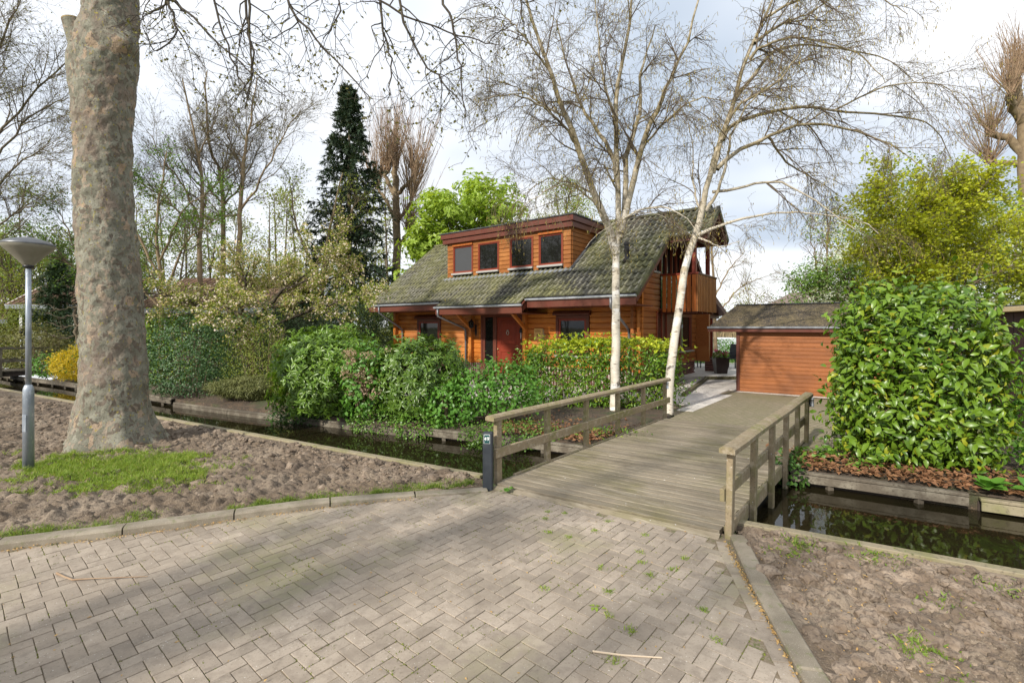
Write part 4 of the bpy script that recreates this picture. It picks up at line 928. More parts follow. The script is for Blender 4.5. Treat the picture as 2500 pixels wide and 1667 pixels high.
# verge tiles: a lip down the rake edges
vt = MB().box(-.03, .05, -.02, TG + .02, -.10, .055, bev=.012).mesh('verge_tile'); vt.materials.append(MAT['roof_tile'])
for r in range(0, 14):
    y = -1.104 + r * TG * CO; z = roof_z(y)
    for x in ((XL, XR) if y < 1.5 else (XL, 1.6)):
        o = link('verge_tile', vt, None, rf); o.matrix_local = Matrix.Translation((x, y, z + .004)) @ Matrix.Rotation(th, 4, 'X')
for r in range(0, 4):
    y = 4.15 - r * .31; o = link('verge_tile', vt, None, rf); o.matrix_local = Matrix.Translation((1.6, y, rear_z(y))) @ Matrix.Rotation(math.pi, 4, 'Z') @ Matrix.Rotation(th, 4, 'X')
# barge boards
for x, y0, y1 in ((XR - .02, -1.08, 1.62), (1.56, 1.66, RY), (XL + .02, -1.08, RY)):
    MB().bar((x, y0, roof_z(y0) - .20), (x, y1, roof_z(y1) - .20), .035, .22, bev=.005).build('barge_board', 'red_brown', rf)
MB().bar((1.56, RY + .01, RZ - .20), (1.56, 4.1, rear_z(4.1) - .20), .035, .22).build('barge_board', 'red_brown', rf)
MB().bar((XR + .18, 6.3, 3.32), (XR + .18, 8.55, 2.55), .035, .2).build('barge_board', 'red_brown', rf)
# fascias, gutters, soffit
def eave(x0, x1, y, ztop):
    MB().box(x0, x1, y - .02, y + .02, ztop - .33, ztop - .03, bev=.005).build('fascia', 'red_brown', rf)
    m = MB(); pf = [(y - .022 - .045 + .045 * math.cos(a), ztop - .055 + .045 * math.sin(a)) for a in np.linspace(math.pi, 2 * math.pi, 8)]
    pf = pf + [(p * 1.0, q + .012) for p, q in [(y - .026, ztop - .05), (y - .11, ztop - .05)]]
    m.prism(pf, x0 - .03, x1 + .03, 'x'); m.build('gutter', 'zinc', rf)
    MB().tube([(x0, y - .055, ztop - .022), (x1, y - .055, ztop - .022)], .030, 8).build('gutter_guard', 'black_rubber', rf)
    MB().box(x0 + .01, x1 - .01, y + .021, .26, ztop - .335, ztop - .305).build('soffit', 'red_brown', rf)
eave(XL, -7.64, -1.10, 3.06); eave(-3.50, XR, -1.10, 3.06); eave(-7.62, -3.52, -1.36, roof_z(-1.36) + .0)
for x in (-7.60, -3.54): MB().bar((x, -1.36, roof_z(-1.36) - .19), (x, .2, roof_z(.2) - .19), .04, .2).build('porch_rake', 'red_brown', rf)
MB().box(XR, 1.58, 1.60, 1.64, roof_z(1.62) - .26, roof_z(1.62) - .06).build('fascia', 'red_brown', rf)
MB().tube([(XR, 1.57, roof_z(1.62) - .04), (1.6, 1.57, roof_z(1.62) - .04)], .035, 8).build('gutter', 'zinc', rf)
# downpipes
for x, y0, z0 in ((-.42, -1.12, 2.95), (-7.45, -1.38, 2.75), (-11.35, -1.12, 2.95)):
    MB().tube([(x, y0 - .04, z0), (x, y0 - .04, z0 - .25), (x + .02, .0, 2.05), (x + .02, .10, 1.95), (x + .02, .12, 1.8), (x + .02, .12, .05)], .042, 10, True).build('downpipe', 'pipe_grey', H, True)
MB().box(-11.85, -11.7, .02, .2, .66, 2.9, bev=.01).build('log_end_column', 'log_orange', H)
# vent pipe
vp = empty('roof_vent', (0, 0, 0)); vp.parent = H; bpy.data.objects.remove(vp)
zv = roof_z(1.05); MB().lathe([(.13, 0), (.12, .1), (.085, .15), (.075, .16), (.075, .36), (.088, .37), (.088, .52), (.076, .53), (.076, .57), (.088, .58), (.088, .66), (.07, .67)], 18, (-.60, .40, roof_z(.40) - .06)).build('roof_vent', 'black_rubber', H, True)
# ---- dormer
dm = MB().box(-8.56, -2.64, .30, 2.9, 4.0, 5.56).build('dormer', 'dark_interior', H)
DW = [(-8.26, -7.16), (-6.88, -5.81), (-5.28, -4.20), (-3.95, -2.92)]
cols = [(-8.60, -8.26)] + [(a[1], b[0]) for a, b in zip(DW, DW[1:])] + [(-2.92, -2.60)]
zb = roof_z(.24) + .05; BHT = .158
for a, b in cols:
    for k in range(8):
        z = zb + k * BHT
        if z + BHT > 5.46: break
        MB().box(a + .004, b - .004, .255, .32, z + .004, z + BHT - .008, bev=.010).build('board', 'board_ochre', dm)
MB().box(-8.6, -2.6, .25, .32, zb + 8 * BHT - .006, 5.60, bev=.008).build('head_board', 'board_ochre', dm)
for a, b in DW:
    lowz = 4.30; topz = 5.42; scr = a < -8
    m = MB(); s = .045
    m.box(a, a + s, .24, .32, lowz, topz, bev=.005); m.box(b - s, b, .24, .32, lowz, topz, bev=.005); m.box(a + s, b - s, .241, .32, topz - s, topz, bev=.005); m.box(a + s, b - s, .241, .32, lowz, lowz + s, bev=.005)
    m.build('window_frame', 'frame_red', dm)
    m = MB(); q = .032; a2, b2 = a + s + .004, b - s - .004
    m.box(a2, a2 + q, .262, .32, lowz + s, topz - s, bev=.004); m.box(b2 - q, b2, .262, .32, lowz + s, topz - s, bev=.004); m.box(a2 + q, b2 - q, .263, .32, topz - s - q, topz - s, bev=.004); m.box(a2 + q, b2 - q, .263, .32, lowz + s, lowz + s + q, bev=.004)
    m.build('sash', 'door_red', dm)
    MB().box(a2 + q - .004, b2 - q + .004, .285, .292, lowz + s + q - .004, topz - s - q + .004).build('pane', 'insect_screen' if scr else 'glass', dm)
    if scr or a > -4: MB().box(a - .01, b + .01, .19, .25, topz - .02, topz + .06, bev=.015).build('roller_box', 'slat_orange', dm)
    MB().box(a - .03, b + .02, .15, .30, lowz - .075, lowz - .002, bev=.008).build('sill', 'sill_white', dm)
# cheeks
for x0, x1 in ((-2.64, -2.585), (-8.615, -8.56)):
    for k in range(9):
        z = zb + k * BHT; ylim = min(2.6, (z + .5 * BHT - 3.07) / SL - 1.104 + .1)
        if ylim < .36: continue
        if z + BHT > 5.6: break
        MB().box(x0, x1, .325, ylim, z + .004, z + BHT - .008, bev=.010).build('board', 'board_ochre', dm)
for za, zb2, ex in ((5.54, 5.735, .14), (5.74, 5.93, .20)):
    m = MB(); m.box(-8.6 - ex, -2.6 + ex, .25 - ex, 2.68, za, zb2, bev=.008); m.build('fascia', 'red_brown', dm)
MB().box(-8.6 - .235, -2.6 + .235, .25 - .235, 2.72, 5.932, 5.985, bev=.01).build('roof_sheet', 'roof_felt', dm)
MB().bar((-2.52, .20, roof_z(.2) + .06), (-2.52, 2.4, roof_z(2.4) + .06), .12, .05).build('flashing', 'roof_felt', dm)
MB().bar((-8.72, .10, roof_z(.10) + .06), (-2.5, .10, roof_z(.10) + .06), .16, .03, up=(0, -.6, .8)).build('flashing', 'steel_beam', dm)
# ---- balcony on the gable
bal = MB().box(-.2, 1.08, 2.12, 4.42, 2.66, 2.72).build('balcony', 'red_brown', H)
for y in (2.3, 2.9, 3.5, 4.1): MB().box(-.2, 1.06, y - .04, y + .04, 2.55, 2.659).build('joist', 'red_brown', bal)
x = -.02; k = 0
for k in range(7):
    x0 = -.04 + k * .166; MB().box(x0, x0 + .125, 2.085, 2.115, 2.60, 3.84, bev=.004).build('slat', 'slat_orange', bal)
for k in range(13):
    y0 = 2.09 + k * .18; MB().box(1.095, 1.14, y0, y0 + .125, 2.60, 3.84, bev=.004).build('slat', 'board_ochre', bal)  # browner than the front slats; this face's weaker sun put into the colour
MB().box(1.078, 1.092, 2.12, 4.42, 2.7, 3.8).build('gap_backing', 'dark_timber', bal)  # dark sheet behind the slats, so the gaps between them come out dark
MB().box(-.1, 1.16, 2.06, 2.15, 3.842, 3.90, bev=.006).build('handrail', 'door_red', bal); MB().box(1.06, 1.16, 2.152, 4.45, 3.843, 3.90, bev=.006).build('handrail', 'red_brown', bal)
for yb, ztop in ((2.19, roof_z(2.19) - .16), (3.75, rear_z(3.75) - .16)): MB().box(.94, 1.07, yb - .065, yb + .065, 2.72, ztop, bev=.006).build('post', 'door_red', bal)
MB().box(.97, 1.05, 2.2, 4.05, 5.0, 5.2, bev=.006).build('cross_beam', 'red_brown', bal)
# glazing of the gable behind the balcony
gz = MB().add([(-.245, 1.30, 3.98), (-.245, 4.5, 3.98), (-.245, 4.5, rear_z(4.5) - .2), (-.245, RY, RZ - .25), (-.245, 1.30, roof_z(1.30) - .2)], [(0, 1, 2, 3, 4)]).build('gable_glazing', 'glass', H)
for y in (1.32, 1.85, 2.35, RY, 3.45, 3.95, 4.48):
    zt = (roof_z(y) if y <= RY else rear_z(y)) - .2; MB().box(-.24, -.17, y - .04, y + .04, 3.95, zt).build('mullion', 'frame_red', gz)
MB().box(-.24, -.1, 1.2, 2.1, 3.93, 3.99, bev=.006).build('sill', 'sill_white', gz)
MB().box(-.24, -.17, 2.3, 4.3, 2.72, 3.93).build('balcony_door', 'glass', H)
# ---- rear veranda: post on a brick pier, beam
MB().box(.02, .16, 7.55, 7.69, .75, 2.75, bev=.008).build('veranda_post', 'door_red', H)
MB().box(.0, .2, 6.6, 8.5, 2.45, 2.62, bev=.008).build('veranda_beam', 'red_brown', H)
pier = MB().box(-.12, .30, 7.42, 7.84, .1, .74).build('brick_pier', 'mortar', H)
for c in range(8):
    for sx in (0, 1): o = link('brick', bk, None, pier); o.location = (-.10 + .2 * sx + .1, 7.417, .14 + c * .075); o.rotation_euler = (0, 0, R(90))
    o = link('brick', bk, None, pier); o.location = (.303, 7.55, .14 + c * .075); o = link('brick', bk, None, pier); o.location = (.303, 7.75, .14 + c * .075)
MB().box(-.16, .34, 7.38, 7.88, .742, .79, bev=.01).build('pier_cap', 'plinth_brick', pier)
# ------------------------------------------------------------------ shed
SA = math.atan2(-.556, .831)
S = empty('garden_shed', (7.14, 15.3, 0), SA, label='long low brown timber shed with a mossy felt roof, behind the bridge', cat='shed')
wall = MB().box(.03, 4.9, .03, 3.1, .02, 2.0).build('wall', 'dark_interior', S)
k = 0; z = .07
while z < 1.98:
    MB().prism([(.03, z), (.004, z), (0, z + .012), (.006, z + .112), (.012, z + .116), (.03, z + .116)][::-1], .06, 4.9, 'x').build('board', 'shed_board', wall)
    MB().prism([(.03, z), (.004, z), (0, z + .012), (.006, z + .112), (.012, z + .116), (.03, z + .116)], .06, 3.1, 'y').build('board', 'shed_board', wall)
    z += .1185
MB().box(-.04, .06, -.03, .06, .02, 2.02, bev=.006).build('corner_post', 'red_brown', S)
rs_ = MB(); E0, E1, W0, W1 = -.82, 5.3, -.18, 3.3; rz = 2.84; mid = 1.55
v = [(E0, W0, 2.10), (E1, W0, 2.10), (E1, W1, 2.10), (E0, W1, 2.10), (E0 + .55, mid, rz), (E1 - .3, mid, rz)]
rs_.add(v + [(a, b, 2.03) for a, b, c in v[:4]], [(0, 1, 5, 4), (1, 2, 5), (2, 3, 4, 5), (3, 0, 4), (0, 6, 7, 1), (1, 7, 8, 2), (2, 8, 9, 3), (3, 9, 6, 0), (9, 8, 7, 6)])
rf2 = rs_.build('roof', 'shed_roof', S)
MB().box(E0, E1, W0 - .03, W0 + .005, 1.93, 2.075, bev=.004).build('fascia', 'red_brown', rf2); MB().box(E0 - .03, E0 + .004, W0 - .03, W1, 1.93, 2.085, bev=.004).build('fascia', 'red_brown', rf2)
m = MB(); m.prism([(W0 - .032, 2.10), (W0 - .032, 2.04), (W0 - .06, 2.03), (W0 - .095, 2.05), (W0 - .10, 2.10)], E0 - .04, E1, 'x'); m.build('gutter', 'steel_beam', rf2)
MB().bar((E0 + .5, mid, rz + .005), (E1 - .3, mid, rz + .005), .2, .03).build('ridge_strip', 'roof_felt', rf2)
for yy_ in (.5, 1.5, 2.5): MB().box(E0 + .02, .03, yy_ - .04, yy_ + .04, 1.93, 2.025).build('rafter', 'red_brown', rf2)
# ------------------------------------------------------------------ terrace furniture
pot = empty('flower_pot', (8.63, 20.0, .17), R(-6), label='tall dark square planter with pink flowers by the veranda post', cat='planter')
m = MB(); a0, a1 = .20, .275; hh = .66
m.add([(-a0, -a0, 0), (a0, -a0, 0), (a0, a0, 0), (-a0, a0, 0), (-a1, -a1, hh), (a1, -a1, hh), (a1, a1, hh), (-a1, a1, hh), (-a1 + .03, -a1 + .03, hh), (a1 - .03, -a1 + .03, hh), (a1 - .03, a1 - .03, hh), (-a1 + .03, a1 - .03, hh), (-a1 + .03, -a1 + .03, hh - .06), (a1 - .03, -a1 + .03, hh - .06), (a1 - .03, a1 - .03, hh - .06), (-a1 + .03, a1 - .03, hh - .06)],
      [(3, 2, 1, 0)] + [(i, (i + 1) % 4, 4 + (i + 1) % 4, 4 + i) for i in range(4)] + [(4 + i, 4 + (i + 1) % 4, 8 + (i + 1) % 4, 8 + i) for i in range(4)] + [(8 + i, 8 + (i + 1) % 4, 12 + (i + 1) % 4, 12 + i) for i in range(4)] + [(12, 13, 14, 15)])
m.build('pot', 'planter', pot)
rg = np.random.default_rng(21); P_, N_, _ = shell(rg, 260, (0, 0, hh + .08), (.30, .28, .20), 3, zmin=hh - .03)
stuff('leaf_mass', [loose(P_, N_, rg, (.06, .12), (.05, .09))], 'leaf_mid', pot)
for cx, cz in ((-.17, .27), (-.05, .20), (-.11, .16), (.17, .19), (.10, .15), (.21, .14)):
    P_, N_, _ = shell(rg, 60, (cx, rg.uniform(-.12, .05), hh + cz), (.075, .075, .06), 5); stuff('flower_head', [loose(P_, N_, rg, (.03, .05), (.03, .05))], 'petal_magenta', pot)
def chair(loc, rz, lab):
    c = empty('terrace_chair', loc, rz, label=lab, cat='chair', group='dark chairs on the veranda')
    MB().box(-.27, .27, -.26, .28, .42, .46, bev=.01).build('seat', 'chair_dark', c)
    m = MB(); M = Matrix.Translation((0, .27, .44)) @ Matrix.Rotation(R(-10), 4, 'X'); m.box(-.27, .27, -.015, .015, 0, .68, M, bev=.008); m.build('backrest', 'chair_dark', c)
    for sx in (-.25, .25):
        for sy in (-.23, .25): MB().box(sx - .02, sx + .02, sy - .02, sy + .02, 0, .42).build('leg', 'chair_dark', c)
        MB().box(sx - .03, sx + .03, -.25, .30, .64, .67, bev=.006).build('armrest', 'chair_dark', c); MB().box(sx - .02, sx + .02, -.25, -.21, .46, .64).build('arm_post', 'chair_dark', c)
chair((8.6, 22.9, .17), R(175), 'dark garden chair left of the veranda post, seen from behind'); chair((10.05, 22.6, .17), R(-80), 'dark garden chair at the right end of the grey table')
tt = empty('garden_table', (9.35, 23.0, .17), R(-15), label='grey garden table behind the veranda post', cat='table')
MB().box(-.8, .8, -.45, .45, .70, .74, bev=.008).build('table_top', 'table_grey', tt)
for sx in (-.7, .7):
    for sy in (-.38, .38): MB().box(sx - .03, sx + .03, sy - .03, sy + .03, 0, .70).build('leg', 'chair_dark', tt)
boat = empty('moored_boat', (15.2, 35, -.05), R(10), label='white boat moored behind the garden, seen left of the shed', cat='boat')
m = MB(); v = []
for x, wd in ((-3, .75), (-1.5, .95), (.5, .95), (2, .7), (2.9, .1)): v += [(x, -wd, .75), (x, -wd * .6, -.1), (x, wd * .6, -.1), (x, wd, .75)]
f = [(i * 4 + j, i * 4 + j + 1, i * 4 + j + 5, i * 4 + j + 4) for i in range(4) for j in range(3)] + [(0, 3, 2, 1), (16, 17, 18, 19)]
m.add(v, f).build('hull', 'boat_white', boat); m = MB(); m.box(-1.2, .8, -.6, .6, .6, 1.35, bev=.08); m.build('cabin', 'boat_white', boat)
# ------------------------------------------------------------------ dark outbuilding, right edge
ob = empty('outbuilding', (10.1, 9.3, 0), R(-24), label='dark brown flat-roofed outbuilding with cream fascia at the right edge', cat='building')
wl_ = MB().box(.0, 4.5, 0, 3, 0, 2.40).build('wall', 'dark_timber', ob)
for i in range(5): MB().box(.01 + i * .9, .01 + i * .9 + .885, -.02, -.002, .03, 2.38, bev=.004).build('panel', 'dark_panel', wl_)
for i in range(4): MB().box(-.02, -.002, .01 + i * .8, .01 + i * .8 + .785, .03, 2.38, bev=.004).build('panel', 'dark_panel', wl_)
MB().box(-.22, 4.7, -.24, 3.2, 2.402, 2.50, bev=.006).build('fascia', 'cream', ob)
MB().box(-.18, 4.66, -.2, 3.16, 2.502, 2.53).build('roof_sheet', 'roof_felt', ob)
# ------------------------------------------------------------------ neighbouring houses
def tiled_house(loc, rz, Lx, Wd, eave, ridge, label, wallm='dark_timber', rows=14, tw=.25):
    h = empty('neighbour_house', loc, rz, label=label, cat='house')
    MB().box(-Lx / 2, Lx / 2, 0, Wd, 0, eave).build('wall', wallm, h)
    sl = (ridge - eave) / (Wd / 2 + .5); a = math.atan(sl); ln = (Wd / 2 + .5) / math.cos(a)
    m = MB()
    for s in (1, -1):
        yb = -.5 if s > 0 else Wd + .5
        v = [(-Lx / 2 - .3, yb, eave), (Lx / 2 + .3, yb, eave), (Lx / 2 + .3, Wd / 2, ridge), (-Lx / 2 - .3, Wd / 2, ridge)]; v += [(x, y, z - .12) for x, y, z in v]
        m.add(v, [(0, 1, 2, 3), (7, 6, 5, 4), (0, 4, 5, 1), (1, 5, 6, 2), (3, 7, 4, 0)])
    rf_ = m.build('roof', 'neighbour_tile', h)
    Mx = []; g_ = ln / rows; sc_ = np.array([tw / TW, g_ / TG, 1.4])
    for r in range(rows):
        for c in range(int((Lx + .6) / tw)): Mx.append(Matrix.Translation((-Lx / 2 - .3 + tw * (c + .5), -.5 + r * g_ * math.cos(a), eave + r * g_ * math.sin(a))) @ Matrix.Rotation(a, 4, 'X'))
    Ms = np.array([np.array(q) for q in Mx]); PV = np.einsum('nij,kj->nki', Ms[:, :3, :3], tb_ * sc_) + Ms[:, None, :3, 3]; off = (np.arange(len(Ms)) * len(tb_))[:, None, None]
    link('tile_field', npmesh('tile_field', PV.reshape(-1, 3), [(q4[None] + off).reshape(-1, 4)], True), 'neighbour_tile', rf_, kind='stuff')
    MB().box(-Lx / 2 - .3, Lx / 2 + .3, -.56, -.50, eave - .22, eave + .02).build('fascia', 'steel_beam', h)
    MB().bar((-Lx / 2 - .32, -.5, eave - .1), (-Lx / 2 - .32, Wd / 2, ridge - .1), .05, .25).build('barge_board', 'paint_white', h)
    for i, x in enumerate(np.linspace(-Lx / 2 + .6, Lx / 2 - .6, 3)):
        w_ = MB().box(x - .5, x + .5, -.04, -.005, eave - 1.5, eave - .5, bev=.01).build('window', 'paint_white', h); MB().box(x - .43, x + .43, -.06, -.041, eave - 1.43, eave - .57).build('pane', 'glass', w_)
    return h
tiled_house((-14.7, 23.4, 0), R(-4), 6.5, 6, 2.95, 4.7, 'brown tiled bungalow behind the blossom, right of the plane trunk')
v2 = tiled_house((-25.9, 27.8, 0), R(14), 4.0, 5, 3.3, 4.6, 'red-brown roofed chalet with white trim left of the plane trunk', 'paint_white', 10)
MB().box(.6, 2.6, 1.0, 4, 3.2, 5.0).build('dormer_wall', 'dark_timber', v2); MB().box(.3, 2.9, .7, 4.2, 5.0, 5.25).build('dormer_roof', 'red_brown', v2); MB().box(.9, 1.5, .93, .99, 3.7, 4.9).build('dormer_window', 'paint_white', v2)
vw = empty('white_villa', (-33, 34, 0), R(6), label='white flat-roofed villa far left behind the lamp post', cat='house')
MB().box(-2, 6.5, 0, 6, 0, 3.55).build('wall', 'cream', vw); MB().box(-2.5, 7, -.5, 6.5, 3.55, 3.95).build('roof_slab', 'paint_white', vw)
for i in range(4):
    q = MB().box(-1.5 + i * 1.4, -.6 + i * 1.4, -.04, -.005, 2.3, 3.4, bev=.01).build('window', 'paint_white', vw); MB().box(-1.42 + i * 1.4, -.68 + i * 1.4, -.06, -.041, 2.38, 3.32).build('pane', 'glass', q)
MB().lathe([(.15, 3.9), (.15, 4.6), (.22, 4.65), (.22, 4.8)], 12, (4.6, 3, 0)).build('chimney_pipe', 'black_metal', vw)
gab = tiled_house((-33.5, 29, 0), R(40), 4, 4, 2.5, 3.6, 'small brown roof at the far left edge below the white villa', 'dark_timber', 9)
# thatched roof far right
th_ = empty('thatched_house', (31, 45, 0), R(8), label='far house with a brown thatched hipped roof above the shed', cat='house')
MB().box(-4, 5, 0, 8, 0, 3.0).build('wall', 'dark_timber', th_)
m = MB(); m.add([(-5.5, -1, 2.6), (6, -1, 2.6), (6, 9, 2.6), (-5.5, 9, 2.6), (-2.4, 4, 5.5), (3.5, 4, 6.0)], [(0, 1, 5, 4), (1, 2, 5), (2, 3, 4, 5), (3, 0, 4), (3, 2, 1, 0)]); m.build('roof', 'thatch', th_)
# far-left little bridge
fb = empty('garden_bridge', (-21.3, 20.7, 0), R(60), label='small weathered garden bridge at the far left edge of the canal', cat='bridge')
for i in range(26): MB().box(-3.2 + i * .16, -3.05 + i * .16, -.7, .7, .22, .27).build('deck_plank', 'revet_wood', fb)
for y in (-.72, .72):
    for x in (-3.0, -1.8, -.6, .7): MB().box(x - .05, x + .05, y - .04, y + .04, .0, 1.15).build('rail_post', 'revet_wood', fb)
    MB().box(-3.2, .9, y - .05, y + .05, 1.15, 1.21).build('handrail', 'revet_wood', fb); MB().box(-3.2, .9, y - .03, y + .03, .62, .72).build('middle_rail', 'revet_wood', fb)
for y in (-.5, .5): MB().box(-3.2, .9, y - .06, y + .06, .02, .2).build('beam', 'dark_timber', fb)
gl = empty('garden_lantern', (-22.9, 22.6, 0), label='black post lantern in the garden behind the small bridge', cat='lantern')
MB().lathe([(.06, 0), (.04, .2), (.03, 1.5), (.05, 1.52)], 10).build('post', 'black_metal', gl); MB().lathe([(.06, 1.52), (.13, 1.82)], 6).build('lantern_glass', 'glass', gl); MB().lathe([(.16, 1.82), (.06, 1.95), (.02, 2.02)], 6).build('lantern_cap', 'black_metal', gl)
# reed fence behind the terrace
rfz = empty('reed_screen', (15, 39, 0), R(4), label='tan reed screen behind the boat and the terrace', cat='fence')
rg = np.random.default_rng(9); nR = 1400; P0 = np.column_stack([rg.uniform(-7, 7, nR), rg.normal(0, .12, nR), np.zeros(nR)]); P1 = P0 + np.column_stack([rg.normal(0, .06, nR), rg.normal(0, .06, nR), rg.uniform(1.5, 2.2, nR)])
stuff('reed_stalks', [tubes(np.stack([P0, (P0 + P1) / 2, P1], 1), np.full((nR, 3), .03), 3)], 'reed', rfz)
# ------------------------------------------------------------------ plane tree
PT = empty('plane_tree', (-6.95, 8.8, 0), label='huge old plane tree with mottled flaking bark, beside the street lamp', cat='tree')
ox, oy = -6.95, 8.8
prof = [(-.15, -7.22, .95), (.0, -7.20, .87), (.18, -7.22, .80), (.36, -7.24, .755), (.62, -7.25, .70), (.91, -7.24, .665), (1.3, -7.24, .635), (1.70, -7.24, .615), (2.5, -7.29, .605), (3.29, -7.34, .595), (4.08, -7.385, .58), (4.88, -7.44, .558), (5.67, -7.43, .565), (6.3, -7.40, .60), (6.9, -7.38, .63), (7.4, -7.34, .58), (8.0, -7.28, .52), (9.0, -7.2, .46), (10.2, -7.1, .40), (11.5, -6.9, .3)]
prof = [(a, b, c * .775) for a, b, c in prof]
zz_ = np.array([p[0] for p in prof]); cx_ = np.array([p[1] for p in prof]); rr_ = np.array([p[2] for p in prof])
NR, NS = 420, 150; zg = np.linspace(-.15, 11.5, NR); cxg = np.interp(zg, zz_, cx_) ; rgd = np.interp(zg, zz_, rr_)
V = np.zeros((NR, NS, 3)); an = np.linspace(0, 2 * np.pi, NS, endpoint=False)
for i in range(NR):
    z = zg[i]
    for j in range(NS):
        c, s = math.cos(an[j]), math.sin(an[j]); r = rgd[i]; q = Vector((c * .55, s * .55, z * .8))
        root = max(0, 1 - (z + .15) / 1.1) ** 2 * .22 * (.35 + .5 * math.cos(an[j] * 7 + 1.2 * math.sin(an[j] * 2)))
        d = .035 * mnoise.noise(q * 1.7) + .022 * mnoise.noise(q * 5) + .020 * mnoise.noise(Vector((c * 4, s * 4, z * 8))) + .016 * abs(mnoise.noise(Vector((c * 7, s * 7, z * 16)))) - .010
        # knob on the right, swelling below the sawn limb on the left
        kr = .16 * math.exp(-((z - 7.15) / .22) ** 2 - ((an[j] - 6.0) / .45) ** 2) + .16 * math.exp(-((z - 7.15) / .22) ** 2 - ((an[j] + .28) / .45) ** 2)
        kl = .10 * math.exp(-((z - 6.75) / .45) ** 2 - ((an[j] - 3.5) / .5) ** 2)
        r = r + root + d + kr + kl; V[i, j] = (cxg[i] - ox + r * c, r * s, z)
i = np.arange(NR - 1)[:, None] * NS; j = np.arange(NS)[None]; j2 = (j + 1) % NS
Fq = np.stack([i + j, i + j2, i + NS + j2, i + NS + j], -1).reshape(-1, 4)
link('trunk', npmesh('trunk', V.reshape(-1, 3), Fq, True), 'bark_plane', PT)
stub = MB(); a = Vector((-7.46 - ox, -.16, 6.62)); pts = [a, a + Vector((-.15, -.07, .36)), a + Vector((-.25, -.12, .68)), a + Vector((-.29, -.14, .86))]
stub.tube(pts, [.25, .18, .142, .136], 22, cap=False); so = stub.build('sawn_limb', 'bark_plane', PT, True)
d = (pts[3] - pts[2]).normalized(); m = MB(); m.lathe([(.138, 0), (.134, .025), (.105, .028), (.10, .01), (.002, .008)], 22); o = m.build('cut_face', 'cut_wood', PT)
o.matrix_local = Matrix.Translation(pts[3] - d * .005) @ d.to_track_quat('Z', 'Y').to_matrix().to_4x4()
rg = np.random.default_rng(31)
big = [([(-7.1, 8.8, 9.0), (-6.0, 8.6, 10.2), (-4.0, 8.0, 10.6), (-1.5, 7.6, 10.3), (.8, 7.2, 9.6)], .24, .05), ([(-7.1, 8.8, 9.6), (-6.4, 8.0, 11), (-5.2, 7.0, 11.4), (-3.2, 6.4, 10.6), (-1.2, 6.0, 9.6)], .2, .05),
       ([(-7.2, 8.8, 8.6), (-9.5, 9.6, 10.0), (-12.5, 10.2, 10.6), (-15, 10.6, 10)], .2, .05), ([(-6.9, 8.8, 11), (-7.2, 9.5, 13), (-7.0, 10, 15)], .28, .05), ([(-6.9, 8.8, 10.5), (-6, 10.5, 13), (-5, 11.5, 14.5)], .22, .05)]
hang = [[(-5.6, 8.2, 10.3), (-5.44, 7.6, 7.73), (-5.2, 7.43, 7.12), (-4.87, 7.27, 6.82), (-4.44, 7.1, 6.37), (-3.97, 6.93, 5.95), (-3.68, 6.77, 5.68), (-3.08, 6.6, 5.23)],
 [(-3.9, 7.9, 10.5), (-3.78, 7.0, 7.4), (-3.78, 6.96, 6.8), (-3.76, 6.92, 6.21), (-3.72, 6.88, 5.79), (-3.72, 6.84, 5.48), (-3.76, 6.8, 5.15)],
 [(-5.2, 8.3, 10.3), (-5.36, 7.6, 7.48), (-5.24, 7.5, 6.92), (-5.17, 7.4, 6.55), (-5.37, 7.3, 6.25), (-5.48, 7.2, 6.5)],
 [(-5.7, 8.5, 10.1), (-5.95, 8.2, 8.04), (-5.89, 8.23, 7.61), (-6.21, 8.27, 7.44), (-6.41, 8.3, 7.32)],
 [(-3.6, 8.0, 10.5), (-2.81, 7.5, 7.98), (-1.95, 7.33, 7.01), (-1.07, 7.15, 6.51), (-.48, 6.97, 6.21), (-.16, 6.8, 6.05)],
 [(-4.2, 6.9, 10.9), (-3.38, 7.0, 7.33), (-3.21, 6.9, 6.76), (-2.92, 6.8, 6.33), (-2.51, 6.7, 5.84), (-2.12, 6.6, 5.43), (-1.91, 6.5, 5.14)],
 [(-2.2, 6.2, 10.1), (-1.85, 6.5, 7.08), (-1.71, 6.4, 6.08), (-1.57, 6.3, 5.56), (-1.6, 6.2, 5.0)],
 [(-1.4, 6.1, 9.7), (-1.0, 6.3, 6.81), (-.76, 6.23, 5.97), (-.67, 6.17, 5.38), (-.58, 6.1, 4.74)],
 [(-2.4, 7.6, 10.4), (-1.74, 7.0, 7.21), (-1.34, 6.87, 6.0), (-1.01, 6.73, 5.56), (-.69, 6.6, 5.13)],
 [(-4.3, 7.3, 11), (-4.0, 7.2, 7.35), (-3.86, 7.13, 6.34), (-3.79, 7.07, 5.79), (-3.88, 7.0, 5.38)],
 [(-5.4, 8.3, 10.4), (-5.02, 8.0, 7.94), (-4.65, 7.87, 6.78), (-4.29, 7.73, 5.93), (-3.94, 7.6, 5.45)],
 [(-.5, 7.4, 10), (-.2, 7.2, 8.0), (.1, 7.0, 6.9), (.2, 6.9, 6.2)], [(-2.8, 6.5, 10.3), (-2.6, 6.6, 7.6), (-2.3, 6.5, 6.5), (-2.5, 6.4, 5.9)]]
Po = np.array([ox, oy, 0])
B1 = limbs(big, 14, .03, rg); HB = limbs([(h_, .026, .006) for h_ in hang], 20, .012, rg)
C1 = branch(*HB, rg, 9, .30, .98, (.6, 1.5), (.5, 1.3), 8, -.07, .20, .012, .003, .4)
C2 = branch(*C1, rg, 4, .15, .98, (.25, .6), (.5, 1.3), 6, -.05, .26, .007, .002, .3); C3 = branch(*C2, rg, 1, .3, .98, (.10, .3), (.5, 1.3), 4, -.02, .3, .005, .002, .3)
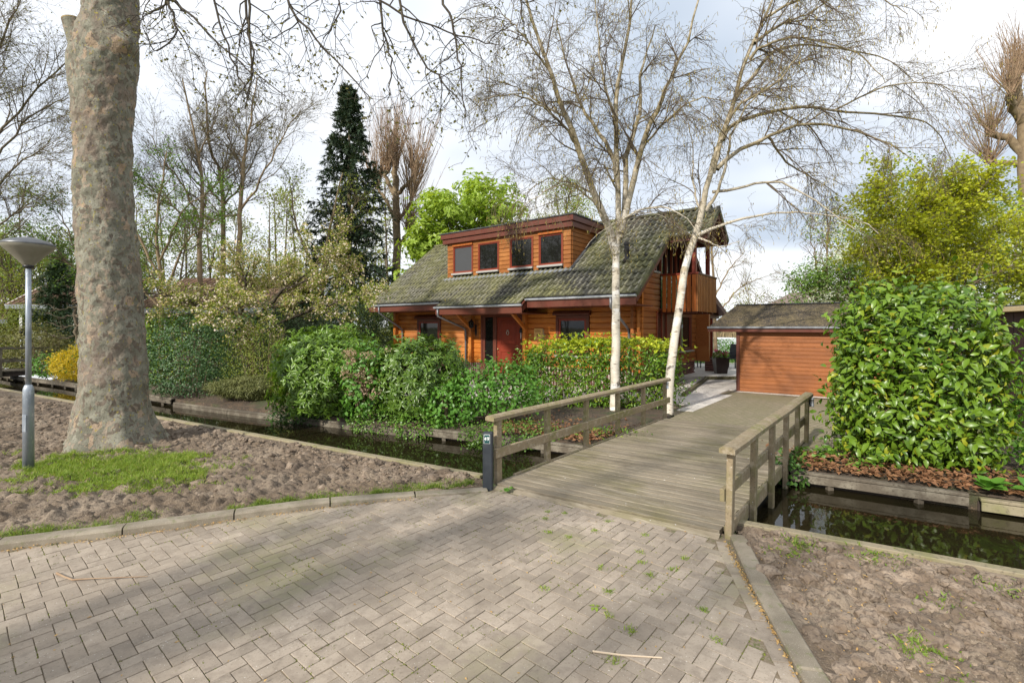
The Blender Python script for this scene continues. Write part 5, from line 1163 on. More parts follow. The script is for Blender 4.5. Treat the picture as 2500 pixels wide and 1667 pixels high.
U1 = branch(*B1, rg, 7, .3, 1, (1.5, 3.2), (.5, 1.1), 9, .05, .12, .07, .006); U2 = branch(*U1, rg, 5, .3, 1, (.6, 1.4), (.5, 1.1), 5, .0, .2, .02, .004)
stuff('branches', [tubes(P - Po, r, m_) for (P, r), m_ in ((B1, 10), (HB, 6), (C1, 5), (U1, 5))], 'bark_dark', PT)
stuff('twigs', [tubes(P - Po, r, 3, .0028) for (P, r) in (C2, C3, U2)], 'bark_dark', PT)
Pl, Dl = along(C2[0], rg, 1, .2, 1); Pl2, Dl2 = along(C3[0], rg, 2, .5, 1); Pl = np.concatenate([Pl, Pl2]); Dl = np.concatenate([Dl, Dl2])
stuff('young_leaves', [leaves(Pl - Po, Dl + rg.normal(0, .7, Dl.shape) - np.array([0, 0, .25]), rg.normal(0, 1, Dl.shape), rg.uniform(.025, .06, len(Pl)), rg.uniform(.02, .045, len(Pl)))], 'leaf_bud', PT)
# ------------------------------------------------------------------ birches
def birch(name, label, trunk, tr_r, lim, seed, extra=1.0):
    rg = np.random.default_rng(seed); o = Vector(trunk[0]); T = empty('birch_tree', o, label=label, cat='tree'); O = np.array(o)
    TP = limbs([(trunk, tr_r[0], tr_r[1])], 40, .008, rg); LB = limbs([(p_, a_ * 1.25, b_ * 1.1) for p_, a_, b_ in lim], 18, .015, rg)
    stuff('trunk', [tubes(TP[0] - O, TP[1] * 1.0, 20)], 'bark_birch', T, kind=None, smooth=True)
    A1 = branch(*LB, rg, int(13 * extra), .10, .98, (.8, 2.1), (.45, 1.05), 10, -.03, .10, .022, .004, .35)
    A1b = branch(*TP, rg, int(12 * extra), .45, .98, (.7, 1.8), (.6, 1.2), 10, -.03, .10, .018, .004, .2)
    A = (np.concatenate([A1[0], A1b[0]]), np.concatenate([A1[1], A1b[1]]))
    kp = (A[0][:, 0, 2] > 5.6) | (rg.random(len(A[0])) < .30); A = (A[0][kp], A[1][kp])
    A2 = branch(*A, rg, 11, .10, .98, (.35, 1.0), (.4, 1.1), 8, -.085, .13, .009, .003, .3)
    A3 = branch(*A2, rg, 4, .12, .98, (.15, .5), (.4, 1.1), 5, -.09, .15, .005, .0025, .3)
    stuff('limbs', [tubes(LB[0] - O, LB[1], 12)], 'bark_birch', T, smooth=True); stuff('branches', [tubes(A[0] - O, A[1], 5)], 'twig_brown', T)
    stuff('twigs', [tubes(A2[0] - O, A2[1], 3, .0030), tubes(A3[0] - O, A3[1], 3, .0024)], 'twig_brown', T)
    # hanging catkins and leaf buds
    k = rg.random(len(A3[0])) < .72; Pc = A3[0][k, -1]; D = rg.normal(0, .22, (len(Pc), 3)); D[:, 2] = -1
    stuff('catkins', [leaves(Pc - O, D, rg.normal(0, 1, D.shape), rg.uniform(.05, .10, len(Pc)), rg.uniform(.011, .017, len(Pc)), 'catkin')], 'catkin', T)
    Pl, Dl = along(A3[0], rg, 1, .2, .95); stuff('young_leaves', [leaves(Pl - O, Dl + rg.normal(0, .6, Dl.shape), rg.normal(0, 1, Dl.shape), rg.uniform(.015, .034, len(Pl)), rg.uniform(.012, .024, len(Pl)), 'quad')], 'leaf_birch', T)
    return T
Yb = 12.0
l1 = [([(2.58, 11.98, 3.9), (2.38, 11.9, 4.54), (1.96, 11.8, 5.52), (1.56, 11.7, 6.53), (1.16, 11.6, 7.45), (.87, 11.5, 8.24), (.51, 11.4, 9.19), (.21, 11.3, 10.2), (.0, 11.2, 11.2)], .085, .014),
      ([(2.60, 12.05, 5.7), (2.56, 12.1, 6.21), (2.29, 12.3, 6.94), (1.85, 12.6, 7.73), (1.64, 12.8, 8.39), (1.38, 13, 9.48), (1.2, 13.1, 10.4)], .055, .012),
      ([(2.66, 12.0, 4.3), (2.80, 12.1, 4.75), (2.87, 12.2, 6.35), (3.16, 12.4, 7.12), (3.34, 12.6, 7.85), (3.38, 12.8, 8.75), (3.56, 12.9, 9.3), (3.85, 13, 10.2)], .07, .014),
      ([(2.68, 11.95, 4.4), (2.83, 11.9, 5.12), (3.16, 11.7, 6.5), (3.52, 11.5, 7.37), (3.74, 11.3, 7.96), (4.07, 11.2, 8.75), (4.43, 11.1, 10.2)], .075, .014),
      ([(2.60, 11.95, 4.6), (2.95, 11.8, 4.86), (3.30, 11.6, 4.95), (3.70, 11.4, 4.86), (4.14, 11.3, 4.55), (4.4, 11.2, 4.1)], .03, .006),
      ([(2.40, 11.9, 4.5), (2.0, 11.5, 5.0), (1.4, 11.2, 5.35), (.8, 11.0, 5.2), (.2, 10.8, 4.7)], .028, .005), ([(2.05, 11.8, 5.3), (1.5, 11.9, 5.6), (.9, 12.0, 5.75), (.3, 12.2, 5.4)], .025, .005),
      ([(1.56, 11.7, 6.5), (1.0, 11.3, 7.0), (.3, 11.0, 7.3), (-.4, 10.8, 7.25), (-.9, 10.7, 6.9)], .028, .005), ([(1.3, 11.6, 7.1), (.7, 11.9, 7.6), (.1, 12.1, 8.1), (-.5, 12.2, 8.3)], .025, .005),
      ([(.87, 11.5, 8.2), (.2, 11.2, 8.9), (-.4, 11, 9.4)], .025, .005), ([(2.6, 12, 7.0), (2.2, 11.6, 8.0), (2.0, 11.3, 9.0), (1.9, 11.2, 10)], .03, .006),
      ([(3.1, 11.8, 6.3), (3.6, 11.2, 6.9), (4.2, 10.8, 7.2), (4.7, 10.6, 7.0)], .026, .005), ([(2.62, 12, 5.4), (2.2, 11.5, 5.9), (1.8, 11.2, 6.0), (1.3, 10.9, 5.6)], .022, .004)]
birch('birch_tree', 'white-barked birch with several stems, in front of the dormer', [(2.55, 11.97, -.05), (2.555, 11.98, 1.0), (2.575, 12.0, 2.1), (2.58, 12, 3.3), (2.60, 12, 4.1), (2.65, 12, 4.75), (2.60, 12, 6.21), (2.58, 12, 7.66), (2.68, 12, 8.39), (2.9, 12, 9.48), (2.98, 12, 10.2), (3.1, 12, 11.6)], (.125, .02), l1, 41)
l2 = [([(4.85, 11.7, 5.35), (5.46, 11.54, 5.41), (6.13, 11.38, 5.53), (6.69, 11.22, 5.21), (7.23, 11.06, 4.75), (7.75, 10.9, 4.27)], .032, .006),
 ([(4.96, 11.7, 5.9), (5.21, 11.62, 6.13), (6.07, 11.53, 6.62), (6.92, 11.45, 6.89), (7.85, 11.37, 6.74), (8.86, 11.28, 6.34), (9.39, 11.2, 5.85)], .05, .008),
 ([(5.1, 11.7, 6.6), (5.53, 11.9, 7.11), (7.12, 12.1, 7.59), (8.24, 12.3, 7.58), (10.18, 12.5, 7.51), (11.12, 12.7, 7.29), (11.72, 12.9, 6.57)], .045, .007),
 ([(5.80, 11.8, 8.6), (5.96, 11.6, 8.79), (6.7, 11.4, 8.91), (7.97, 11.2, 8.42), (8.5, 11.0, 7.63)], .035, .006),
 ([(5.40, 11.75, 7.6), (6.34, 12.04, 8.75), (6.87, 12.28, 9.18), (8.19, 12.52, 9.35), (9.86, 12.76, 9.15), (10.85, 13.0, 8.64)], .04, .006),
 ([(4.88, 11.7, 5.8), (5.25, 11.4, 7.18), (6.07, 11.1, 7.68), (6.44, 10.8, 8.24), (6.69, 10.5, 9.02)], .035, .007), ([(5.92, 11.8, 9.0), (6.75, 12.07, 9.66), (7.66, 12.33, 10.13), (8.65, 12.6, 10.92)], .035, .006),
 ([(4.46, 11.7, 4.3), (4.85, 11.63, 4.46), (5.26, 11.56, 4.6), (5.85, 11.49, 4.76), (6.43, 11.41, 4.79), (7.0, 11.34, 4.74), (8.18, 11.27, 4.54), (8.49, 11.2, 4.25)], .036, .006),
 ([(4.42, 11.7, 4.25), (4.0, 11.52, 4.44), (3.69, 11.34, 4.56), (3.45, 11.16, 4.67), (3.04, 10.98, 4.69), (2.58, 10.8, 4.58), (2.0, 10.6, 4.2), (1.6, 10.5, 3.8)], .013, .003),
 ([(4.48, 11.7, 4.25), (4.79, 11.47, 4.06), (4.9, 11.23, 3.96), (5.19, 11.0, 4.04)], .022, .004), ([(4.7, 11.7, 4.9), (5.0, 11.5, 5.6), (5.1, 11.2, 6.6), (5.6, 11.0, 7.4), (6.2, 10.8, 7.9)], .035, .006),
 ([(4.6, 11.7, 4.7), (4.5, 12, 5.6), (4.6, 12.3, 6.6), (4.5, 12.5, 7.6)], .025, .005), ([(6.2, 11.9, 9.7), (7.2, 11.5, 10), (8.3, 11.2, 9.8), (9.0, 11, 9.2)], .03, .006), ([(6.1, 11.5, 6.6), (7.0, 12.2, 6.2), (8.0, 12.8, 6.0), (9.2, 13.2, 5.5)], .026, .005),
 ([(8.2, 12.3, 7.6), (9.2, 11.9, 8.0), (10.2, 11.6, 7.9), (11, 11.4, 7.3)], .02, .005)]
birch('birch_tree', 'leaning white birch in front of the balcony', [(3.76, 11.6, -.05), (3.80, 11.62, .9), (3.98, 11.65, 2.2), (4.22, 11.7, 3.66), (4.48, 11.7, 4.4), (4.68, 11.7, 5.33), (5.01, 11.7, 6.54), (5.32, 11.75, 7.33), (5.63, 11.8, 8.37), (5.95, 11.85, 9.13), (6.41, 11.9, 10.14), (6.9, 12, 11.4)], (.115, .02), l2, 47, .9)
# ------------------------------------------------------------------ generic trees
def tree(name, label, lim, seed, trm, twm, lv=None, l1=(6, (1, 2.2), .06), l2=(5, (.4, 1.0), .0), l3=None, leaf=None, base=None, k1=8, rmin=.006, ang=(.4, .9), group=None, deep=1):
    rg = np.random.default_rng(seed); b = base or lim[0][0][0]; T = empty(name, (b[0], b[1], 0), label=label, cat='tree', group=group); O = np.array([b[0], b[1], 0])
    LB = limbs(lim, 14, .03, rg); stuff('trunk', [tubes(LB[0] - O, LB[1], 10)], trm, T, kind=None, smooth=True)
    A1 = branch(*LB, rg, l1[0], .25, .99, l1[1], ang, k1, l1[2], .10, .05, .007, .45); parts = [tubes(A1[0] - O, A1[1], 4, rmin)]; last = A1
    A2 = branch(*A1, rg, l2[0], .15, .99, l2[1], ang, 6, l2[2], .14, .016, .004, .4); parts.append(tubes(A2[0] - O, A2[1], 3, rmin * .8)); last = A2
    if l3: A3 = branch(*A2, rg, l3[0], .15, .99, l3[1], ang, 4, l3[2], .16, .008, .003, .4); parts.append(tubes(A3[0] - O, A3[1], 3, rmin * .65)); last = A3
    stuff('crown_branches', parts, twm, T)
    for (m_, per, Ln, Wd, kind, jit) in (leaf or ()):
        P, D = along(last[0], rg, per, .1, 1); P = P + rg.normal(0, jit, P.shape); n = len(P)
        Nn = rg.normal(0, .6, (n, 3)); Nn[:, 2] += .9
        stuff('foliage', [leaves(P - O, D * .4 + rg.normal(0, .7, (n, 3)) * np.array([1, 1, .5]), Nn, rg.uniform(*Ln, n), rg.uniform(*Wd, n), kind)], m_, T)
    return T
# group of bare trees left of the spruce
tree('bare_tree', 'tall bare tree with the leftmost of three straight trunks behind the blossom', [([(-15.5, 24, 0), (-15.51, 24.0, 4.21), (-15.47, 24.0, 6.7), (-15.35, 24.0, 9.03), (-15.59, 24.0, 10.59), (-15.98, 24.0, 12.77), (-16.36, 24.0, 14.4)], .15, .025), ([(-15.47, 24.0, 7.24), (-15.81, 23.75, 8.34), (-16.25, 23.5, 9.35), (-16.68, 23.25, 10.02), (-17.4, 23.0, 11.43)], .065, .015), ([(-15.39, 24.0, 7.48), (-15.33, 24.33, 8.73), (-14.9, 24.67, 9.7), (-14.61, 25.0, 11.59)], .065, .015), ([(-15.59, 24.0, 10.43), (-15.28, 24.25, 11.62), (-14.96, 24.5, 12.51)], .055, .015), ([(-15.47, 24.0, 6.78), (-16.52, 23.67, 7.94), (-17.27, 23.33, 8.61), (-17.99, 23.0, 9.19)], .055, .015)],
     51, 'bark_tan', 'bark_grey', l1=(13, (1.5, 3.6), .06), l2=(8, (.6, 1.8), .03), l3=(5, (.3, .9), .02), leaf=[('leaf_bud', 1, (.05, .10), (.03, .06), 'quad', .05)])
tree('bare_tree', 'tall bare tree with the middle of three straight trunks behind the blossom', [([(-15.54, 26, 0), (-15.54, 26.0, 5.98), (-15.54, 26.0, 8.6), (-15.7, 26.0, 10.28), (-16.21, 26.0, 11.72), (-16.46, 26.0, 13.83), (-16.38, 26.0, 15.85)], .15, .025), ([(-15.54, 26.0, 8.6), (-14.96, 26.17, 9.4), (-14.37, 26.33, 10.56), (-13.94, 26.5, 11.82)], .065, .015), ([(-15.62, 26.0, 8.77), (-15.98, 25.5, 9.47), (-16.07, 25.0, 10.94)], .055, .015)],
     52, 'bark_tan', 'bark_grey', l1=(16, (1.5, 3.4), .06), l2=(8, (.6, 1.8), .03), l3=(5, (.3, .9), .02), leaf=[('leaf_bud', 1, (.05, .10), (.03, .06), 'quad', .05)])
tree('bare_tree', 'tall bare tree with the rightmost of three straight trunks behind the blossom', [([(-13.85, 24.5, 0), (-13.84, 24.5, 5.76), (-13.8, 24.5, 7.91), (-13.61, 24.5, 9.97), (-13.45, 24.5, 11.56), (-13.13, 24.5, 13.15), (-12.89, 24.5, 14.74)], .15, .025), ([(-13.8, 24.5, 7.91), (-12.9, 24.38, 9.14), (-11.97, 24.25, 10.68), (-11.13, 24.12, 12.04), (-10.37, 24.0, 12.92)], .065, .015), ([(-13.61, 24.5, 9.97), (-14.31, 24.75, 11.18), (-14.86, 25.0, 12.4)], .055, .015), ([(-13.8, 24.5, 7.75), (-14.64, 24.5, 7.67), (-15.59, 24.5, 7.39)], .055, .015)],
     53, 'bark_tan', 'bark_grey', l1=(13, (1.5, 3.6), .06), l2=(8, (.6, 1.8), .03), l3=(5, (.3, .9), .02), leaf=[('leaf_bud', 1, (.05, .10), (.03, .06), 'quad', .05)])
# slender olive-leafed tree between them and the spruce
tree('young_tree', 'loose olive-green tree between the bare trunks and the spruce', [([(-11.2, 28, 0), (-11.0, 28, 4), (-10.6, 28, 7.5), (-9.8, 28, 11)], .18, .03), ([(-10.9, 28, 4.5), (-12.2, 27.6, 7.5), (-12.6, 27.4, 10.5)], .1, .02), ([(-10.8, 28, 5.5), (-9.5, 27.6, 8), (-8.6, 27.5, 9.6)], .08, .02)], 54, 'bark_tan', 'bark_grey', l1=(10, (1.2, 2.8), .02), l2=(6, (.6, 1.4), -.02), l3=(3, (.3, .7), -.05), leaf=[('leaf_spring', 3, (.07, .14), (.05, .09), 'quad', .1)])
# pollarded trees
def pollard(label, lim, heads, seed, per, Ls, m_, cx):
    rg = np.random.default_rng(seed); b = lim[0][0][0]; T = empty('pollard_tree', (b[0], b[1], 0), label=label, cat='tree'); O = np.array([b[0], b[1], 0])
    LB = limbs(lim, 12, .05, rg); stuff('trunk', [tubes(LB[0] - O, LB[1], 12)], 'bark_tan', T, kind=None, smooth=True)
    lst = []
    for hx_, hy_, hz_, sp in heads:
        for _ in range(per):
            a = rg.uniform(0, 6.28); q = rg.uniform(0, 1) ** .6 * sp; ln = rg.uniform(*Ls); s = np.array([hx_, hy_, hz_]) + rg.normal(0, .10, 3)
            d = np.array([math.cos(a) * q, math.sin(a) * q, 1.0]); d /= np.linalg.norm(d); e_ = s + d * ln; e_[2] += .25 * ln * q; lst.append(([s, s + d * ln * .5, e_], .030, .006))
    A = limbs(lst, 6, .04, rg); A2 = branch(*A, rg, 5, .15, .95, (.4, 1.2), (.25, .6), 4, .12, .06, .012, .004)
    stuff('shoots', [tubes(A[0] - O, A[1], 4, .008), tubes(A2[0] - O, A2[1], 3, .006)], m_, T); return T
pollard('pollarded tree with orange-brown shoots behind the roof, right of the spruce', [([(-8.19, 34, 0), (-8.19, 34.0, 5.53), (-8.19, 34.0, 9.72), (-8.13, 34.0, 11.92), (-8.19, 34.0, 13.35)], .34, .2), ([(-8.13, 34.0, 11.0), (-8.85, 34.0, 12.58), (-8.75, 34.0, 13.13)], .15, .13), ([(-8.08, 34.0, 11.4), (-6.66, 33.0, 12.27)], .15, .12), ([(-8.08, 34.0, 9.4), (-7.14, 33.75, 10.54), (-6.87, 33.5, 11.12)], .13, .1), ([(-8.13, 34.0, 9.4), (-9.13, 34.25, 11.33), (-9.65, 34.5, 12.07)], .13, .1), ([(-8.1, 34, 7.6), (-7.2, 33.6, 8.6)], .16, .14)],
        [(-8.2, 34, 13.3, .45), (-8.75, 34, 13.1, .6), (-6.66, 33, 12.3, .6), (-6.87, 33.5, 11.1, .7), (-9.65, 34.5, 12.1, .6), (-7.2, 33.6, 8.7, .8)], 61, 70, (2.0, 5.6), 'twig_pale', 0)
pollard('dark pollarded tree with bristling shoots at the upper right edge', [([(32.3, 30, 0), (32.1, 30, 6), (31.78, 30.0, 11.27), (31.69, 30.0, 13.73), (31.63, 30.0, 14.97), (31.38, 30.0, 16.94), (31.32, 30.0, 17.43)], .45, .2), ([(31.69, 30.0, 14.7), (30.44, 29.5, 15.72), (29.9, 29.0, 16.03)], .25, .2), ([(31.69, 30.0, 12.8), (31.09, 30.25, 13.83), (30.2, 30.5, 14.2)], .25, .18), ([(31.75, 30.0, 12.2), (31.0, 30.5, 12.4), (30.6, 31.0, 12.6)], .2, .12)],
        [(31.3, 30, 17.4, .5), (29.9, 29, 16.0, .7), (30.2, 30.5, 14.2, .9), (30.6, 31, 12.6, 1.0), (32, 30, 18, .7)], 62, 60, (1.4, 3.6), 'twig_pale', 0)
# bright green chestnut behind the dormer
def crown_tree(name, label, base, top, rad, seed, leafm, n, Ln, Wd, kind='oval', trm='bark_grey', blobs=26, whorls=0, rb=(.5, 1.1), extra=None, tr=.22, lift=.35, perspk=1.0, cat='tree'):
    rg = np.random.default_rng(seed); T = empty(name, (base[0], base[1], 0), label=label, cat=cat); O = np.array([base[0], base[1], 0.])
    c = np.array([0, 0, top - rad[2]]); pts = []
    while len(pts) < blobs:
        u = nrm(rg.normal(0, 1, 3)); q = rg.uniform(.45, .95) * u
        if q[2] < -.75: continue
        pts.append(c + q * np.array(rad))
    z0 = c[2] - rad[2] * lift; lim = [([(0, 0, 0), (rg.normal(0, .1), rg.normal(0, .1), z0 * .6), (0, 0, z0), (rg.normal(0, .2), 0, top - rad[2] * .4)], tr, .03)]
    for p in pts: s = np.array([0, 0, rg.uniform(z0 * .55, c[2])]); mid = (s + p) / 2 + np.array([0, 0, .12 * rad[2]]); lim.append(([s, mid, p], tr * .33, .012))
    LB = limbs(lim, 10, .03, rg); stuff('trunk', [tubes(LB[0], LB[1], 7)], trm, T, kind=None, smooth=True)
    A = branch(LB[0][1:], LB[1][1:], rg, 7, .4, 1, (.4, 1.1), (.4, 1.0), 5, .03, .14, .02, .005); B = branch(*A, rg, 3, .2, 1, (.2, .6), (.4, 1), 4, 0, .2, .008, .004)
    stuff('crown_branches', [tubes(A[0], A[1], 4, .005), tubes(B[0], B[1], 3, .004)], trm, T)
    per = n // blobs; parts = []
    for i, p in enumerate(pts):
        r = rg.uniform(*rb) * min(rad) * .5; P, N_, d_ = shell(rg, per, p, (r * 1.25, r * 1.25, r * .75), seed + i, thick=.35, up=.6)
        parts.append(whorl(P, N_, rg, whorls, Ln, Wd, (60, 100), kind) if whorls else loose(P, N_, rg, Ln, Wd, kind))
    if extra:
        m2, fr = extra; k = int(len(parts) * fr); stuff('blossom', parts[:k], m2, T); parts = parts[k:]
    stuff('foliage', parts, leafm, T); return T
crown_tree('chestnut_tree', 'bright spring-green tree behind the left end of the dormer', (-2.5, 28.5, 0), 11.4, (4.5, 3.6, 5.0), 71, 'leaf_chestnut', 7800, (.18, .34), (.09, .16), 'oval', 'bark_grey', 95, 5, (.38, .62))
crown_tree('spring_tree', 'yellow-green tree behind the ridge, seen through the birch', (3.3, 31, 0), 12.2, (2.6, 2.6, 4.6), 72, 'leaf_spring', 16000, (.08, .17), (.05, .09), 'quad', 'bark_grey', 60, 0, (.4, .8))
# spruce
def conifer(label, base, h, rad, seed, m_, tiers=46, name='spruce_tree', n_need=1.0, zlow=.6, nl=(.10, .2), nw=(.018, .035)):
    rg = np.random.default_rng(seed); T = empty(name, base, label=label, cat='tree'); lst = []
    for i in range(tiers):
        f = i / (tiers - 1); z = zlow + (h - zlow - .3) * f; L_ = rad * (1 - f) ** .82 + .12
        for k in range(int(9 - 4 * f)):
            a = rg.uniform(0, 6.28); ln = L_ * rg.uniform(.65, 1.1); zz2 = z + rg.normal(0, .12); dr = .28 * ln * (1 - .7 * f)
            lst.append(([(0, 0, zz2), (math.cos(a) * ln * .5, math.sin(a) * ln * .5, zz2 - dr * .5), (math.cos(a) * ln, math.sin(a) * ln, zz2 - dr * .75 + .1)], .03 * (1 - f) + .008, .004))
    LB = limbs(lst, 8, .02, rg); TP = limbs([([(0, 0, -.1), (0, 0, h * .5), (0, 0, h)], .06 * h ** .6, .01)], 12)
    stuff('trunk', [tubes(TP[0], TP[1], 10)], 'bark_grey', T, kind=None); stuff('boughs', [tubes(LB[0], LB[1], 4)], 'bark_dark', T)
    A = branch(*LB, rg, 9, .12, 1, (.18, .55), (.5, 1.0), 4, -.05, .06, .006, .003, .3); parts = []
    for P, per in ((LB[0], int(26 * n_need)), (A[0], int(9 * n_need))):
        p, d = along(P, rg, per, .08, 1); n = len(p); D = d * .8 + rg.normal(0, .42, (n, 3)) * np.array([1, 1, .7]); D[:, 2] -= .15
        parts.append(leaves(p, D, rg.normal(0, .4, (n, 3)) + np.array([0, 0, 1]), rg.uniform(*nl, n), rg.uniform(*nw, n), 'blade'))
    stuff('needles', parts, m_, T); return T
conifer('tall dark spruce left of the house', (-10.1, 30, 0), 17.1, 4.2, 81, 'needle_spruce', 66, n_need=1.6, zlow=1.6, nl=(.16, .34), nw=(.04, .07))
conifer('dark bushy conifer between the lamp post and the plane trunk', (-22.8, 24.4, 0), 5.7, 1.9, 82, 'needle_pine', 30, 'garden_conifer', .9, .3, (.12, .26), (.03, .05))
# right-hand trees
def rtree(label, lim, seed, lm, name='maple_tree', per=5, Ln=(.07, .14), Wd=(.06, .11), l1=(16, (1.0, 2.6), .03), l2=(9, (.5, 1.2), .0), l3=(6, (.2, .6), .0)):
    return tree(name, label, lim, seed, 'bark_grey', 'bark_grey', l1=l1, l2=l2, l3=l3, leaf=[(lm, per, Ln, Wd, 'oval', .07)], ang=(.4, 1.0))
rtree('yellow-green spreading tree behind the laurel', [([(14.9, 17, 0), (14.82, 17.0, 3.18), (14.54, 17.0, 3.8), (14.4, 17.0, 4.85), (14.47, 17.0, 5.69), (14.61, 17.0, 6.6)], .15, .03), ([(14.4, 17.0, 4.85), (13.77, 16.67, 5.48), (13.16, 16.33, 5.88), (12.37, 16.0, 6.2)], .07, .015), ([(14.43, 17.0, 5.2), (14.74, 16.83, 5.72), (15.28, 16.67, 6.24), (15.8, 16.5, 6.74)], .07, .015), ([(14.89, 17.0, 1.5), (14.89, 17.0, 3.18), (15.18, 17.33, 4.19), (15.83, 17.67, 5.32), (16.87, 18.0, 6.12)], .1, .015), ([(15.0, 17.0, 1.0), (15.34, 17.0, 3.04), (15.5, 17.33, 3.84), (16.92, 17.67, 4.96), (18.35, 18.0, 5.75)], .09, .015), ([(14.5, 17, 3.9), (13.6, 16.5, 4.4), (12.6, 16.2, 4.6)], .05, .012), ([(15.0, 17, 3.0), (16.2, 16.2, 3.9), (17.4, 15.8, 4.4)], .06, .012)], 91, 'leaf_maple')
crown_tree('blossom_tree', 'white-blossomed tree behind the yellow-green tree at the right', (21, 25, 0), 10.4, (6.2, 4, 4.6), 92, 'leaf_mid', 34000, (.10, .2), (.06, .12), 'oval', 'bark_grey', 80, 0, (.45, .9), ('blossom_white', .42))
crown_tree('blossom_shrub', 'white-flowered hawthorn directly above the shed ridge, right end', (14.6, 21, 0), 5.6, (2.6, 2.0, 2.6), 93, 'leaf_mid', 17000, (.08, .15), (.05, .09), 'oval', 'bark_grey', 46, 0, (.5, .9), ('blossom_white', .25))
crown_tree('spring_tree', 'fresh green tree at the far right edge above the outbuilding', (25.5, 21, 0), 8.6, (4.0, 3.5, 4.2), 94, 'leaf_spring', 20000, (.10, .2), (.06, .11), 'oval', 'bark_grey', 60, 0, (.5, .95))
tree('bare_tree', 'small bare tree with a straight trunk rising behind the shed', [([(14.3, 22, 0), (14.3, 22, 3), (14.32, 22, 4.5), (14.35, 22, 6.9)], .15, .02), ([(14.3, 22, 2.9), (13.2, 21.6, 3.7), (12.2, 21.3, 4.3)], .06, .012), ([(14.3, 22, 2.6), (13.0, 22.2, 3.0), (11.8, 22.3, 3.2)], .05, .012), ([(14.3, 22, 3.2), (15.2, 22.2, 4.3), (15.7, 22.3, 5.2)], .05, .012), ([(14.3, 22, 3.6), (13.7, 21.8, 5.0), (13.3, 21.6, 6.2)], .05, .012)], 95, 'bark_tan', 'bark_tan', l1=(10, (.6, 1.6), .02), l2=(6, (.3, .8), .0), l3=(2, (.15, .4), 0), rmin=.005)
tree('young_tree', 'thin leafless tree visible through the balcony posts', [([(10.6, 25, 0), (10.5, 25, 3), (10.3, 25, 6.2), (10.2, 25, 8.2)], .12, .02), ([(10.5, 25, 2.6), (11.6, 24.8, 4.0), (12.8, 24.6, 4.6)], .05, .012), ([(10.4, 25, 3.5), (11.3, 25.2, 5.0), (12.2, 25.3, 6.0)], .05, .012), ([(10.5, 25, 3.2), (9.6, 25.2, 5.0), (9.2, 25.3, 6.3)], .05, .012)], 96, 'bark_tan', 'bark_tan', l1=(10, (.8, 2.0), .02), l2=(6, (.4, 1.0), -.01), l3=(2, (.2, .5), 0), leaf=[('leaf_spring', 1, (.04, .08), (.03, .05), 'quad', .05)], rmin=.005)
# trees left of / behind the trunk
tree('bare_tree', 'wide bare tree filling the left edge beside the plane trunk', [([(-22.5, 19.5, 0), (-22.4, 19.5, 5), (-21.8, 19.5, 9), (-21.4, 19.5, 14)], .2, .03), ([(-22.4, 19.5, 5), (-20.2, 19.2, 8), (-18.2, 19, 9.2)], .06, .015), ([(-22.2, 19.5, 6.5), (-19.8, 19.4, 10), (-17.6, 19.2, 11.2)], .06, .015), ([(-22, 19.5, 8), (-19.6, 19.8, 11.6), (-17.6, 20, 13.6)], .06, .015), ([(-22.3, 19.5, 4), (-20.0, 19.0, 6.2), (-18.4, 18.8, 6.8)], .05, .015), ([(-22, 19.5, 7), (-21, 18.6, 11), (-20, 18, 13)], .06, .015), ([(-22, 19.5, 9), (-20.4, 19, 12.4), (-19, 18.8, 15)], .06, .015)],
     101, 'bark_grey', 'bark_grey', l1=(15, (1.5, 3.4), .02), l2=(9, (.7, 1.7), .0), l3=(5, (.3, .8), -.02), leaf=[('leaf_olive', 1, (.05, .10), (.03, .06), 'quad', .06)])
tree('young_tree', 'young tree with fresh green sprays between lamp head and plane trunk', [([(-17.2, 20.5, 0), (-17.1, 20.5, 3.2), (-17.3, 20.5, 5), (-17.2, 20.5, 7.5)], .14, .02), ([(-17.1, 20.5, 3.4), (-18.2, 20.2, 5.4), (-18.8, 20, 7.0)], .06, .012), ([(-17.1, 20.5, 3.2), (-16.0, 20.2, 4.6), (-15.2, 20, 5.2)], .06, .012), ([(-17.2, 20.5, 4.0), (-19, 20.3, 4.9), (-20.3, 20.2, 5.3)], .05, .012)], 102, 'bark_tan', 'bark_grey', l1=(11, (.8, 2.0), .02), l2=(6, (.4, 1.0), .0), l3=(3, (.2, .5), -.02), leaf=[('leaf_mid', 6, (.06, .12), (.04, .08), 'quad', .08)])
tree('young_tree', 'young tree with fresh green sprays just right of the plane trunk', [([(-13.4, 18.5, 0), (-13.4, 18.5, 3), (-13.6, 18.5, 6), (-13.2, 18.5, 8.8)], .12, .02), ([(-13.4, 18.5, 3), (-12.3, 18.2, 5.2), (-11.2, 18, 5.9)], .06, .012), ([(-13.5, 18.5, 4), (-14.6, 18.3, 6.5), (-14.4, 18.2, 8)], .06, .012), ([(-13.5, 18.5, 4.6), (-12.6, 18.4, 6.4), (-11.6, 18.3, 7.1)], .05, .012), ([(-13.4, 18.5, 2.8), (-14.5, 18.2, 4), (-15.2, 18, 4.6)], .05, .012)], 103, 'bark_tan', 'bark_grey', l1=(11, (.8, 1.9), .02), l2=(6, (.4, 1.0), .0), l3=(3, (.2, .5), -.02), leaf=[('leaf_mid', 5, (.06, .12), (.04, .08), 'quad', .08)])
